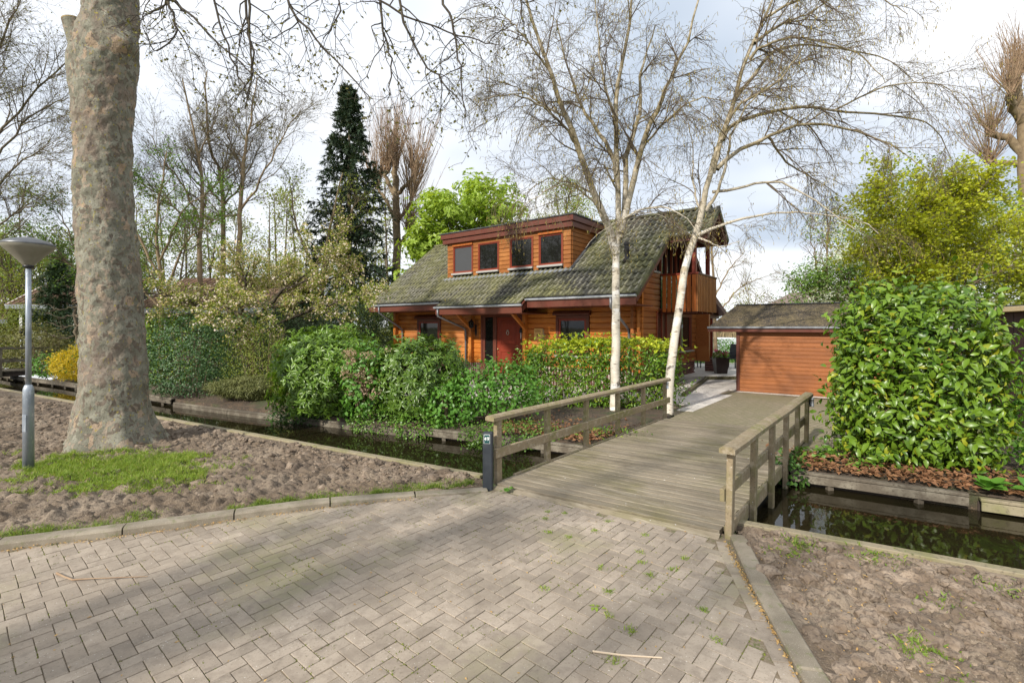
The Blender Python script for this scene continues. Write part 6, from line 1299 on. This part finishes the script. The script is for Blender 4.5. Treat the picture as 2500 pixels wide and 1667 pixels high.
# flowering cherry spreading over the shrubs
tree('cherry_tree', 'spreading cherry with pale pink blossom behind the dark shrubs', [([(-9.3, 17.2, 0), (-9.3, 17.1, 1.4), (-9.9, 17.0, 2.4), (-10.4, 16.8, 3.4)], .16, .05), ([(-9.4, 17.1, 1.7), (-8.6, 16.8, 2.7), (-7.6, 16.4, 3.4), (-6.2, 16.2, 3.9)], .09, .015), ([(-9.6, 17.1, 2.1), (-9.2, 16.6, 3.1), (-8.8, 16.2, 4.2)], .08, .015), ([(-9.3, 17.1, 1.3), (-7.8, 16.6, 2.3), (-6.2, 16.0, 2.8), (-5.0, 15.7, 3.1)], .08, .015), ([(-9.8, 17, 2.3), (-11.2, 16.6, 3.0), (-12.6, 16.2, 3.3)], .07, .015), ([(-9.9, 17, 2.5), (-9.5, 17.8, 3.6), (-8.6, 18.4, 4.4)], .07, .015), ([(-9.4, 17.1, 1.6), (-9.6, 15.9, 2.4), (-9.0, 15.0, 2.7), (-8.2, 14.6, 2.5)], .06, .012), ([(-7.6, 16.4, 3.4), (-6.6, 16.6, 4.3), (-5.8, 16.8, 4.6)], .04, .012)],
     104, 'bark_dark', 'bark_grey', l1=(11, (.8, 1.9), .0), l2=(7, (.35, .9), .0), l3=(4, (.15, .4), -.03), leaf=[('blossom_pink', 4, (.05, .09), (.045, .075), 'quad', .05), ('leaf_spring', 8, (.05, .09), (.035, .06), 'quad', .06)])
# tree behind the camera whose branches shade the road
tree('roadside_tree', 'bare roadside tree behind the viewpoint that dapples the road with shade', [([(-13.0, -9.0, 0), (-12.9, -8.9, 4), (-12.5, -8.5, 8), (-12.0, -8.0, 12)], .3, .08), ([(-12.8, -8.8, 5), (-11.1, -7.5, 7.2), (-9.1, -5.7, 8.6)], .16, .05), ([(-12.7, -8.7, 6), (-10.5, -6.9, 9), (-7.5, -5.1, 10.6)], .17, .05), ([(-12.5, -8.5, 7.5), (-11.5, -6.1, 10), (-10.7, -3.9, 11)], .15, .04), ([(-12.7, -8.7, 6.5), (-9.9, -8.9, 9), (-6.7, -8.1, 11)], .15, .04)],
     105, 'bark_grey', 'bark_grey', l1=(7, (1.4, 3.0), .02), l2=(5, (.6, 1.5), .0), l3=(3, (.3, .7), 0), leaf=[('leaf_mid', 1, (.10, .2), (.08, .15), 'oval', .15)], rmin=.008)
# ------------------------------------------------------------------ shrubs
def shrub(name, label, c, rad, seed, m_, n, mode='loose', L=(.06, .1), W=(.03, .05), kind='oval', p=2, wn_=6, st=8, thick=.16, zmin=.02, stm='stem_tan', a1=.36, a2=.24, th=(55, 85), stem_r=.012, up=.25, cat='shrub'):
    rg = np.random.default_rng(seed); T = empty(name, (c[0], c[1], 0), label=label, cat=cat); lc = (0, 0, c[2])
    P, N_, d_ = shell(rg, n, lc, rad, seed, p, thick, a1, 1.7, a2, 4.5, zmin, up)
    N_ = nrm(N_ + rg.normal(0, .25, N_.shape))
    stuff('foliage', [whorl(P, N_, rg, wn_, L, W, th, kind) if mode == 'whorl' else loose(P, N_, rg, L, W, kind)], m_, T)
    if st: stems(rg, lc, rad, rad[2] * .9, st, stm, T, stem_r)
    return T
# laurel: block parallel to the canal, larger leaves in front as separate parts
LQ = empty('laurel_bush', (6.14, 7.42, 0), math.atan2(-.47, .883), label='big clipped cherry laurel with glossy leaves on the bank right of the bridge', cat='bush')
rg = np.random.default_rng(111)
P, N_, dp = shell(rg, 11500, (0, 0, 1.27), (1.0, .86, 1.36), 7, 3.3, .17, .22, 1.5, .20, 3.8, .05, .15)
gap = np.array([mnoise.noise(Vector(p) * 3.2) for p in P]); kk = (gap > -.22) | (rg.random(len(P)) < .35) | (dp < .8); P, N_, dp = P[kk], N_[kk], dp[kk]
N_ = nrm(N_ + rg.normal(0, .3, N_.shape) + np.array([0, -.15, .15])); n = len(P)
T_ = nrm(np.cross(N_, rg.normal(0, 1, (n, 3)))); D = T_ * .9 + N_ * rg.uniform(.15, .8, n)[:, None]; D[:, 2] += rg.uniform(-.45, .25, n)
ln = rg.uniform(.07, .18, n); wd = ln * rg.uniform(.36, .46, n); NN = nrm(N_ + rg.normal(0, .5, (n, 3)) + np.array([0, 0, .45]))
fr = (dp > .93) & (P[:, 1] < -.55); order = np.argsort(-(ln * (fr * 1.0)))[:300]; msk = np.ones(n, bool); msk[order] = False
stuff('foliage', [leaves(P[msk], D[msk], NN[msk], ln[msk], wd[msk], 'laurel')], 'leaf_laurel', LQ)
Vl, Fl = leaves(P[order], D[order], NN[order], ln[order], wd[order], 'laurel'); Vl = Vl.reshape(len(order), -1, 3); f0 = LT['laurel'][1]
for i in range(len(order)): link('leaf', npmesh('leaf', Vl[i], f0), 'leaf_laurel', LQ)
Pin, Nin, _ = shell(rg, 2600, (0, 0, 1.28), (.85, .62, 1.12), 8, 5.0, .2, zmin=.1); stuff('inner_foliage', [loose(Pin, Nin, rg, (.10, .16), (.05, .07), 'oval')], 'leaf_laurel', LQ)
stems(rg, (0, 0, 1.2), (1.0, .7), 1.2, 26, 'stem_tan', LQ, .016)
# low broad-leaved plants on the bank below the laurel
def rosette(label, c, seed, n=14, L=(.16, .26)):
    rg = np.random.default_rng(seed); T = empty('bank_plant', (c[0], c[1], c[2]), label=label, cat='plant')
    A = np.tile([[0, 0, 1.]], (1, 1)); P = np.zeros((1, 3)); stuff('foliage', [whorl(P, A, rg, n, L, (.11, .17), (35, 85), 'laurel')], 'leaf_hydrangea', T)
rosette('broad bright leaves at the water edge below the laurel, left clump', (6.05, 6.12, .06), 3); rosette('broad bright leaves at the water edge below the laurel, right clump', (6.45, 5.95, .06), 4); rosette('bright leaves hanging over the edging at the right frame edge', (6.75, 5.80, .05), 5)
shrub('garden_shrub', 'loose light green shrub at the right frame edge beside the laurel', (7.55, 6.75, .75), (.5, .5, .95), 112, 'leaf_hydrangea', 2000, L=(.05, .09), W=(.03, .055), st=14)
shrub('ivy', 'ivy trailing over the canal edge under the bridge, right side', (4.12, 7.2, -.08), (.22, .28, .32), 113, 'leaf_ivy_dark', 260, L=(.06, .09), W=(.055, .08), st=0, zmin=-.36)
shrub('nettle', 'small green weeds among dead leaves beside the far right rail post', (4.75, 7.6, .08), (.35, .2, .12), 114, 'leaf_ivy', 160, L=(.06, .09), W=(.05, .07), st=0)
shrub('nettle', 'small green weed in front of the laurel edging', (5.2, 7.1, .06), (.22, .15, .1), 115, 'leaf_ivy', 90, L=(.06, .09), W=(.05, .07), st=0)
# box hedge in front of the house with yellow tips
HG = empty('laurel_hedge', (2.35, 12.75, 0), R(-3), label='clipped hedge with yellow-green tips in front of the house, around the birches', cat='hedge')
rg = np.random.default_rng(121); P, N_, dp = shell(rg, 15000, (0, 0, .86), (1.92, .62, .88), 9, 7, .16, .08, 2.0, .09, 6.0, .08, .3)
k = (P[:, 2] > 1.05) | (rg.random(len(P)) < .6); P, N_ = P[k], N_[k]; tip = (P[:, 2] > 1.42) & (rg.random(len(P)) < .75)
N_ = nrm(N_ + rg.normal(0, .3, N_.shape)); stuff('foliage', [loose(P[~tip], N_[~tip], rg, (.08, .15), (.032, .05), 'laurel')], 'leaf_hedge', HG); stuff('tip_foliage', [whorl(P[tip][:800], nrm(N_[tip][:800] + np.array([0, 0, .8])), rg, 6, (.07, .13), (.026, .042), (25, 65), 'oval')], 'leaf_hedge_tip', HG)
for i in range(12):
    x = rg.uniform(-1.8, 1.8); y = rg.uniform(-.45, .2); stems(rg, (x, y, .7), (.25, .2), .9, 3, 'stem_tan', HG, .011)
# rhododendrons and hydrangeas along the water
shrub('rhododendron', 'large pale green rhododendron overhanging the canal, left of the hydrangea heads', (-4.55, 12.05, .80), (1.28, 1.05, 1.02), 131, 'leaf_rhodo_pale', 2600, 'whorl', (.11, .18), (.032, .046), 'oval', 2.4, 7, 14, thick=.13, th=(60, 95))
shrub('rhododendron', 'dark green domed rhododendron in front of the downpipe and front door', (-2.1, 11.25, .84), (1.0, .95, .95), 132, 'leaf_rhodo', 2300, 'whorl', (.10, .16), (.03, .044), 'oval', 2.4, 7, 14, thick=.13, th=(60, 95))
shrub('rhododendron', 'tall rhododendron behind the others at the left corner of the house', (-5.6, 15.0, 1.0), (1.4, .9, 1.1), 133, 'leaf_rhodo_pale', 2200, 'whorl', (.11, .18), (.034, .048), 'oval', 2.2, 7, 10, thick=.13, th=(60, 95))
hy = shrub('hydrangea', 'hydrangea with faded brown flower heads between the two rhododendrons', (-3.35, 11.3, .72), (.72, .75, .95), 134, 'leaf_hydrangea', 1500, 'loose', (.09, .14), (.06, .095), 'oval', 2, st=16, thick=.2)
rg = np.random.default_rng(135)
for i in range(30):
    a = np.array([rg.uniform(-.55, .55), rg.uniform(-.72, -.2), rg.uniform(.55, 1.55)]); Pf, Nf, _ = shell(rg, 60, a, (.10, .10, .08), i, thick=.05); stuff('flower_head', [loose(Pf, Nf, rg, (.03, .045), (.028, .042), 'quad')], 'flower_dead', hy)
shrub('hydrangea', 'fresh green loose hydrangea left of the clipped hedge, below the front door', (-.30, 10.5, .70), (.92, .55, .66), 136, 'leaf_hydrangea', 3000, 'loose', (.07, .12), (.045, .075), 'oval', 2.2, st=26, thick=.2, zmin=.28)
shrub('hydrangea', 'low green shrub at the waterside below the dark rhododendron', (-1.25, 10.25, .42), (.62, .35, .45), 137, 'leaf_hydrangea', 900, 'loose', (.07, .11), (.045, .07), 'oval', 2, st=8)
def ivy(label, x, seed, w_=.75, n=1100, m_='leaf_ivy'): return shrub('ivy_mat', label, (x, far_y(x) - .02, -.02), (w_, .26, .30), seed, m_, n, 'loose', (.035, .06), (.03, .052), 'quad', 2.5, st=0, zmin=-.36, cat='ivy')
ivy('bright ivy mat over the canal edge behind the number post', .05, 141, 1.0, 1900); ivy('ivy mat over the canal edge under the hydrangea heads', -3.0, 142, .62); ivy('ivy mat over the canal edge under the dark rhododendron', -1.95, 143, .6); ivy('dark ivy hanging into the water at the left end of the rhododendron', -5.0, 144, .9, 1700, 'leaf_ivy_dark')
shrub('ground_cover', 'small yellow-leafed seedlings on brown leaves behind the left rail', (1.7, 9.15, .08), (.75, .2, .12), 145, 'leaf_hedge', 200, L=(.06, .11), W=(.025, .04), st=0, cat='plant')
# left group of shrubs
shrub('holly_bush', 'dark blue-green holly right of the plane trunk at the water', (-9.9, 14.9, 1.05), (1.25, 1.0, 1.3), 151, 'leaf_holly', 9000, 'loose', (.05, .085), (.032, .05), 'oval', 2.3, st=8)
shrub('holly_bush', 'taller dark holly behind the first, right of the plane trunk', (-9.2, 16.6, 1.2), (1.6, 1.0, 1.5), 152, 'leaf_holly', 7000, 'loose', (.06, .10), (.04, .06), 'oval', 2.3, st=6)
shrub('laurel_shrub', 'light green broadleaf shrub below the brown tiled roof', (-12.2, 17.6, 1.3), (1.6, 1.1, 1.35), 153, 'leaf_laurel', 5000, 'loose', (.09, .14), (.04, .06), 'oval', 2.3, st=6)
shrub('forsythia', 'loose yellow-green shrub with thin twigs behind the juniper', (-7.6, 14.7, 1.05), (1.15, .85, 1.25), 154, 'leaf_yellowgreen', 6000, 'loose', (.035, .06), (.022, .036), 'oval', 2, st=30, thick=.3, stem_r=.009)
shrub('garden_shrub', 'pale yellow-green twiggy shrub between the juniper and the rhododendron', (-6.2, 13.6, .5), (.6, .5, .7), 155, 'leaf_yellowgreen', 2000, 'loose', (.04, .07), (.025, .04), 'oval', 2, st=16, thick=.3, stem_r=.009)
shrub('yew_shrub', 'dark rounded yew behind the rhododendron', (-7.2, 17.3, 1.25), (1.7, 1.1, 1.45), 156, 'leaf_dark', 12000, 'loose', (.06, .11), (.02, .034), 'oval', 2.2, st=0)
shrub('conifer_hedge', 'dark conifer hedge beside the left corner of the house', (-8.2, 22.6, 1.6), (2.4, 1.2, 1.75), 157, 'leaf_dark', 14000, 'loose', (.08, .14), (.025, .04), 'oval', 4, st=0)
shrub('cherry_laurel', 'flowering pale laurel between the spruce and the house roof', (-7.4, 24.5, 2.2), (2.2, 1.2, 2.0), 158, 'leaf_yellowgreen', 7000, 'loose', (.10, .17), (.03, .05), 'oval', 2.2, st=0)
shrub('blue_juniper', 'upright blue-green juniper in the blossom', (-9.6, 18.4, 2.0), (.7, .6, 1.7), 159, 'leaf_holly', 2200, 'loose', (.07, .12), (.015, .025), 'spike', 2, st=0)
jn = shrub('creeping_juniper', 'low spreading olive juniper on the bank by the canal', (-7.55, 13.75, .38), (1.0, .48, .30), 160, 'needle_juniper', 12000, 'loose', (.07, .13), (.012, .022), 'spike', 2, st=12, a1=.35, a2=.2)
# garden left of the trunk
shrub('golden_shrub', 'bright yellow shrub over the dark edging, left of the plane trunk', (-17.1, 19.0, .6), (1.0, .6, .68), 171, 'leaf_yellow', 5000, 'loose', (.05, .085), (.03, .05), 'oval', 2, st=0)
shrub('garden_shrub', 'pale green small shrub left of the yellow one', (-18.9, 19.8, .5), (.85, .5, .5), 172, 'leaf_hydrangea', 900, 'loose', (.06, .10), (.04, .06), 'oval', 2, st=0)
shrub('garden_shrub', 'green shrub behind the yellow shrub against the plane trunk', (-17.2, 20.6, 1.1), (1.2, .7, 1.0), 173, 'leaf_hydrangea', 2600, 'loose', (.08, .12), (.05, .075), 'oval', 2, st=0)
shrub('garden_shrub', 'brownish twiggy shrub behind the lamp post', (-20.6, 21.2, .9), (1.3, .7, 1.0), 174, 'leaf_olive', 3000, 'loose', (.05, .09), (.03, .05), 'oval', 2, st=26, thick=.3)
shrub('garden_hedge', 'dark green hedge behind the small pruned tree', (-19.6, 23.4, 1.5), (2.6, .8, 1.4), 175, 'leaf_dark', 9000, 'loose', (.08, .13), (.04, .06), 'oval', 4, st=0, cat='hedge')
shrub('garden_shrub', 'olive shrub at the far left edge behind the small bridge', (-22.5, 22.4, 1.1), (2.2, .8, 1.1), 176, 'leaf_olive', 6000, 'loose', (.07, .12), (.04, .06), 'oval', 2.3, st=0)
shrub('garden_shrub', 'yellow-green shrub beside the garden lantern', (-24.3, 24, 1.6), (2.0, .9, 1.7), 177, 'leaf_yellowgreen', 6000, 'loose', (.07, .12), (.04, .06), 'oval', 2.3, st=0)
tree('pruned_tree', 'small pruned tree with curled bare branches left of the plane trunk', [([(-19.2, 21.3, 0), (-19.2, 21.3, 1.5), (-19.25, 21.3, 3.0)], .10, .05)] + [([(-19.2, 21.3, z), (-19.2 + s * .5, 21.1, z - .12), (-19.2 + s * 1.0, 21.0, z + .12)], .035, .015) for z in (1.7, 2.2, 2.6, 2.95) for s in (-1, 1)], 178, 'bark_grey', 'bark_grey', l1=(4, (.2, .5), .1), l2=(2, (.1, .25), .05))
crown_tree('conifer_tree', 'olive-green feathery tree at the far left edge', (-33, 32, 0), 9.4, (3.4, 3, 4.8), 179, 'leaf_yellowgreen', 9000, (.12, .22), (.05, .09), 'quad', 'bark_grey', 50, 0, (.5, .9))
crown_tree('leafy_tree', 'dense green tree left behind the white villa', (-40, 40, 0), 11, (6, 4, 5.2), 180, 'leaf_mid', 9000, (.15, .28), (.08, .14), 'quad', 'bark_grey', 50, 0, (.5, .9))
# shrubs behind the terrace and at the right
shrub('garden_shrub', 'bright green shrub behind the terrace table', (10.4, 26.0, .65), (2.2, .8, .75), 181, 'leaf_hydrangea', 5000, 'loose', (.07, .12), (.05, .08), 'oval', 2.2, st=0)
crown_tree('spring_tree', 'pale yellow-green willow far behind the shed, left end', (13.5, 40, 0), 5.6, (4.2, 3, 2.8), 182, 'leaf_spring', 7000, (.12, .22), (.05, .09), 'quad', 'bark_grey', 40, 0, (.5, .9))
shrub('garden_shrub', 'fresh green shrub mass below the white hawthorn', (16.2, 19.6, 1.9), (2.4, 1.0, 1.5), 183, 'leaf_chestnut', 7000, 'loose', (.08, .13), (.05, .08), 'oval', 2.2, st=0)
shrub('garden_shrub', 'mid-green shrubs behind the outbuilding at the right edge', (18, 15, 1.8), (3.2, 1.2, 2.0), 184, 'leaf_yellowgreen', 9000, 'loose', (.08, .13), (.05, .08), 'oval', 2.2, st=0)
# far-off wood that closes the horizon
def wood(name, label, x0, x1, y0, y1, h, n, seed, mats):
    rg = np.random.default_rng(seed); T = empty(name, ((x0 + x1) / 2, y0, 0), kind='stuff'); O = np.array([(x0 + x1) / 2, y0, 0]); tag(T, label, 'wood')
    P0 = np.column_stack([rg.uniform(x0, x1, n), rg.uniform(y0, y1, n), np.zeros(n)]); hh = rg.uniform(h[0], h[1], n); P1 = P0 + np.column_stack([rg.normal(0, .9, n), rg.normal(0, .5, n), hh])
    LB = (np.stack([P0, P0 * .5 + P1 * .5 + rg.normal(0, .2, P0.shape), P1], 1), np.tile([.13, .09, .03], (n, 1)))
    A = branch(*LB, rg, 9, .25, 1, (2, 4.5), (.4, 1.0), 6, .05, .12, .08, .015); B = branch(*A, rg, 7, .2, 1, (.8, 2.2), (.4, 1), 4, .02, .15, .03, .012)
    stuff('trunks', [tubes(LB[0] - O, LB[1], 6), tubes(A[0] - O, A[1], 4), tubes(B[0] - O, B[1], 3, .014)], 'bark_grey', T)
    for m_, per in mats:
        P, D = along(B[0], rg, per, .2, 1); P = P + rg.normal(0, .35, P.shape); k = len(P); stuff('foliage', [leaves(P - O, rg.normal(0, 1, (k, 3)), rg.normal(0, .5, (k, 3)) + np.array([0, 0, .6]), rg.uniform(.12, .3, k), rg.uniform(.08, .18, k), 'quad')], m_, T)
wood('distant_wood', 'distant bare and olive woodland behind the left gardens', -60, -9, 38, 52, (9, 15), 46, 201, (('leaf_olive', 4), ('leaf_spring', 8)))
wood('distant_wood', 'distant hazy woodland behind the house', -9, 12, 42, 52, (6, 9), 16, 202, (('leaf_olive', 4), ('leaf_spring', 2)))
wood('distant_wood', 'distant woodland low on the horizon behind the thatched roof', 12, 75, 62, 76, (4, 6.5), 34, 203, (('leaf_olive', 3), ('leaf_spring', 3)))
# ------------------------------------------------------------------ ground litter, grass, moss
def ground_z(x, y): return soil_z(x, y, .5, .05)
def blades(name, pts, m_, L, W, parent=None, lean=.5, seed=5, **k):
    rg = np.random.default_rng(seed); n = len(pts); D = rg.normal(0, lean, (n, 3)); D[:, 2] = 1; Nn = rg.normal(0, 1, (n, 3)); Nn[:, 2] *= .2
    return stuff(name, [leaves(pts, D, Nn, rg.uniform(*L, n), rg.uniform(*W, n), 'blade')], m_, parent, **k)
rg = np.random.default_rng(220); pts = []
while len(pts) < 34000:
    x, y = rg.uniform(-8.2, -3.4), rg.uniform(5.4, 9.0); d = math.hypot((x + 5.75) / 1.75, (y - 7.0 + .28 * (x + 5.75)) / .95)
    if d + .45 * mnoise.noise(Vector((x * 1.6, y * 1.6, 1))) + .5 * mnoise.noise(Vector((x * 4.5, y * 4.5, 4))) + .3 * mnoise.noise(Vector((x * 12, y * 12, 4))) + rg.normal(0, .10) < .80: pts.append((x, y, ground_z(x, y) - .01))
tag(blades('grass', np.array(pts), 'grass_blade', (.03, .095), (.005, .009), seed=1, lean=.65), 'patch of short bright grass at the foot of the plane tree', 'grass')
pts = []
while len(pts) < 16000:
    x = rg.uniform(-6.5, -.5); y = pl_y(KL, x) + .17 + abs(rg.normal(0, .13))
    if mnoise.noise(Vector((x * 1.3, 3.3, 0))) + .4 * mnoise.noise(Vector((x * 5, 1, 0))) > -.02 - .25 * (x > -3.2) + rg.normal(0, .08): pts.append((x, y, ground_z(x, y) - .01))
tag(blades('grass', np.array(pts), 'grass_strip', (.03, .08), (.004, .008), seed=2, lean=.6), 'strip of green grass growing along the back of the kerb', 'grass')
pts = []
for cx, cy, s, n in ((2.75, 4.62, .10, 240), (2.52, 4.42, .09, 160), (3.35, 4.42, .14, 240), (2.62, 3.1, .09, 220), (2.55, 2.75, .08, 160), (3.9, 3.9, .12, 90), (4.1, 3.3, .14, 160), (3.2, 3.6, .10, 60)):
    q = rg.normal(0, s, (n, 2)); pts += [(cx + a, cy + b * .7, ground_z(cx + a, cy + b * .7)) for a, b in q]
tag(blades('weeds', np.array(pts), 'grass_strip', (.02, .05), (.006, .015), seed=3, lean=1.1), 'scattered small weeds on the soil right of the bridge', 'weeds')
# moss and seedlings in the paver joints
pts = []
while len(pts) < 5200:
    x, y = rg.uniform(-4.5, 2.0), rg.uniform(2.6, 6.2)
    i_, j_ = (x * ca + (y - 3) * sa) / U_, (-x * sa + (y - 3) * ca) / U_
    if min(abs(i_ - round(i_)), abs(j_ - round(j_))) > .06: continue
    if not on_road(x, y) or mnoise.noise(Vector((x * 3.5, y * 3.5, 8))) < .12: continue
    pts.append((x, y, -.008))
tag(blades('moss', np.array(pts), 'moss', (.008, .022), (.006, .014), seed=4, lean=1.0), 'moss and seedlings in the joints of the brick road', 'moss')
pts = []
for k in range(26):
    cx, cy = rg.uniform(.2, 1.85), rg.uniform(2.9, 5.6)
    if not on_road(cx, cy): continue
    q = rg.normal(0, .02, (40, 2)); pts += [(cx + a, cy + b, -.004) for a, b in q]
tag(blades('weeds', np.array(pts), 'grass_blade', (.015, .04), (.004, .008), seed=6, lean=.9), 'tiny grass tufts between the pavers near the right kerb', 'weeds')
# dead leaves and husks
def litter(name, label, n, fn, m_, L, W, seed):
    rg = np.random.default_rng(seed); P = np.array([fn(rg) for _ in range(n)]); D = rg.normal(0, 1, (n, 3)); D[:, 2] *= .25; Nn = rg.normal(0, .45, (n, 3)); Nn[:, 2] += 1
    tag(stuff(name, [leaves(P, D, Nn, rg.uniform(*L, n), rg.uniform(*W, n), 'oval')], m_), label, 'leaves')
def lb(rg): x = rg.uniform(4.2, 7.2); y = far_y(x) + .05 + abs(rg.normal(0, .45)); return (x, y, .0 + min(.07, (y - far_y(x)) * .12) + rg.uniform(0, .05))
litter('dead_leaves', 'brown dead leaves on the bank under the laurel', 1500, lb, 'leaf_dead', (.05, .11), (.03, .07), 231)
def lb2(rg):
    while True:
        x = rg.uniform(-.3, 3.6); y = far_y(x) + .08 + abs(rg.normal(0, .9))
        if not in_drive(x, y) and y < 12.2: return (x, y, .04 + rg.uniform(0, .05))
litter('dead_leaves', 'brown dead leaves under the hedge behind the left rail', 1300, lb2, 'leaf_dead', (.05, .11), (.03, .07), 232)
def lb3(rg): y = rg.uniform(2.2, 4.7); return (kr_x(y) - .012 + rg.normal(0, .012), y, .004 + rg.uniform(0, .012))
litter('seed_husks', 'orange seed husks gathered along the right kerb', 420, lb3, 'husk', (.012, .03), (.008, .016), 233)
def lb4(rg): x = rg.uniform(-5, -1.2); return (x, pl_y(KL, x) - .03 + rg.normal(0, .025), .006 + rg.uniform(0, .012))
litter('seed_husks', 'orange seed husks gathered along the left kerb', 420, lb4, 'husk', (.012, .03), (.008, .016), 234)
def lb5(rg):
    while True:
        x, y = rg.uniform(-5, 1.9), rg.uniform(2.4, 6)
        if on_road(x, y): return (x, y, .006)
litter('seed_husks', 'scattered husks and scraps on the brick road', 260, lb5, 'husk', (.01, .03), (.006, .014), 235)
def lb6(rg): y = rg.uniform(2.4, 4.6); x = kr_x(y) + .2 + abs(rg.normal(0, .7)); return (x, min(y, near_y(x) - .15), soil_z(x, y, .5, .05) + .012)
litter('seed_husks', 'husks scattered over the soil beside the right kerb', 320, lb6, 'husk', (.012, .035), (.008, .016), 236)
# fallen twigs on the road
tw = MB(); tw.tube([(-3.86, 4.10, .012), (-3.72, 4.02, .022), (-3.62, 3.985, .016), (-3.48, 3.995, .02), (-3.05, 4.05, .010)], [.009, .007, .0075, .005, .003], 7).build('fallen_twig', 'twig_pale', label='knobbly pale twig lying on the road at the left', cat='twig')
tw = MB(); tw.tube([(.52, 3.12, .008), (.70, 3.08, .010), (.95, 3.06, .007)], [.006, .006, .004], 6).build('fallen_twig', 'dead_twig', label='thin straight pale stick lying on the road in front', cat='twig')
rg = np.random.default_rng(240); T = empty('fallen_leaf', (.62, 3.62, .006), label='small fresh green leaf sprig lying on the road', cat='leaf')
stuff('leaflets', [leaves(rg.normal(0, .02, (7, 3)) * np.array([1, 1, .1]), rg.normal(0, 1, (7, 3)) * np.array([1, 1, .1]), np.tile([[0, 0, 1.]], (7, 1)), .045, .028, 'oval')], 'grass_blade', T)
rg = np.random.default_rng(241); T = empty('seedling', (-.10, 6.10, .01), label='bright green seedling at the foot of the left rail post', cat='plant')
stuff('foliage', [whorl(np.array([[0, 0, .02], [.07, .02, .03]]), np.array([[0, 0, 1.], [0, 0, 1.]]), rg, 4, (.06, .10), (.04, .06), (50, 80), 'oval')], 'leaf_hydrangea', T)
wood('roadside_wood', 'woodland left of the street, seen only mirrored in the dormer windows', -54, -28, -4, 12, (11, 14), 44, 204, (('leaf_mid', 4), ('leaf_dark', 3)))
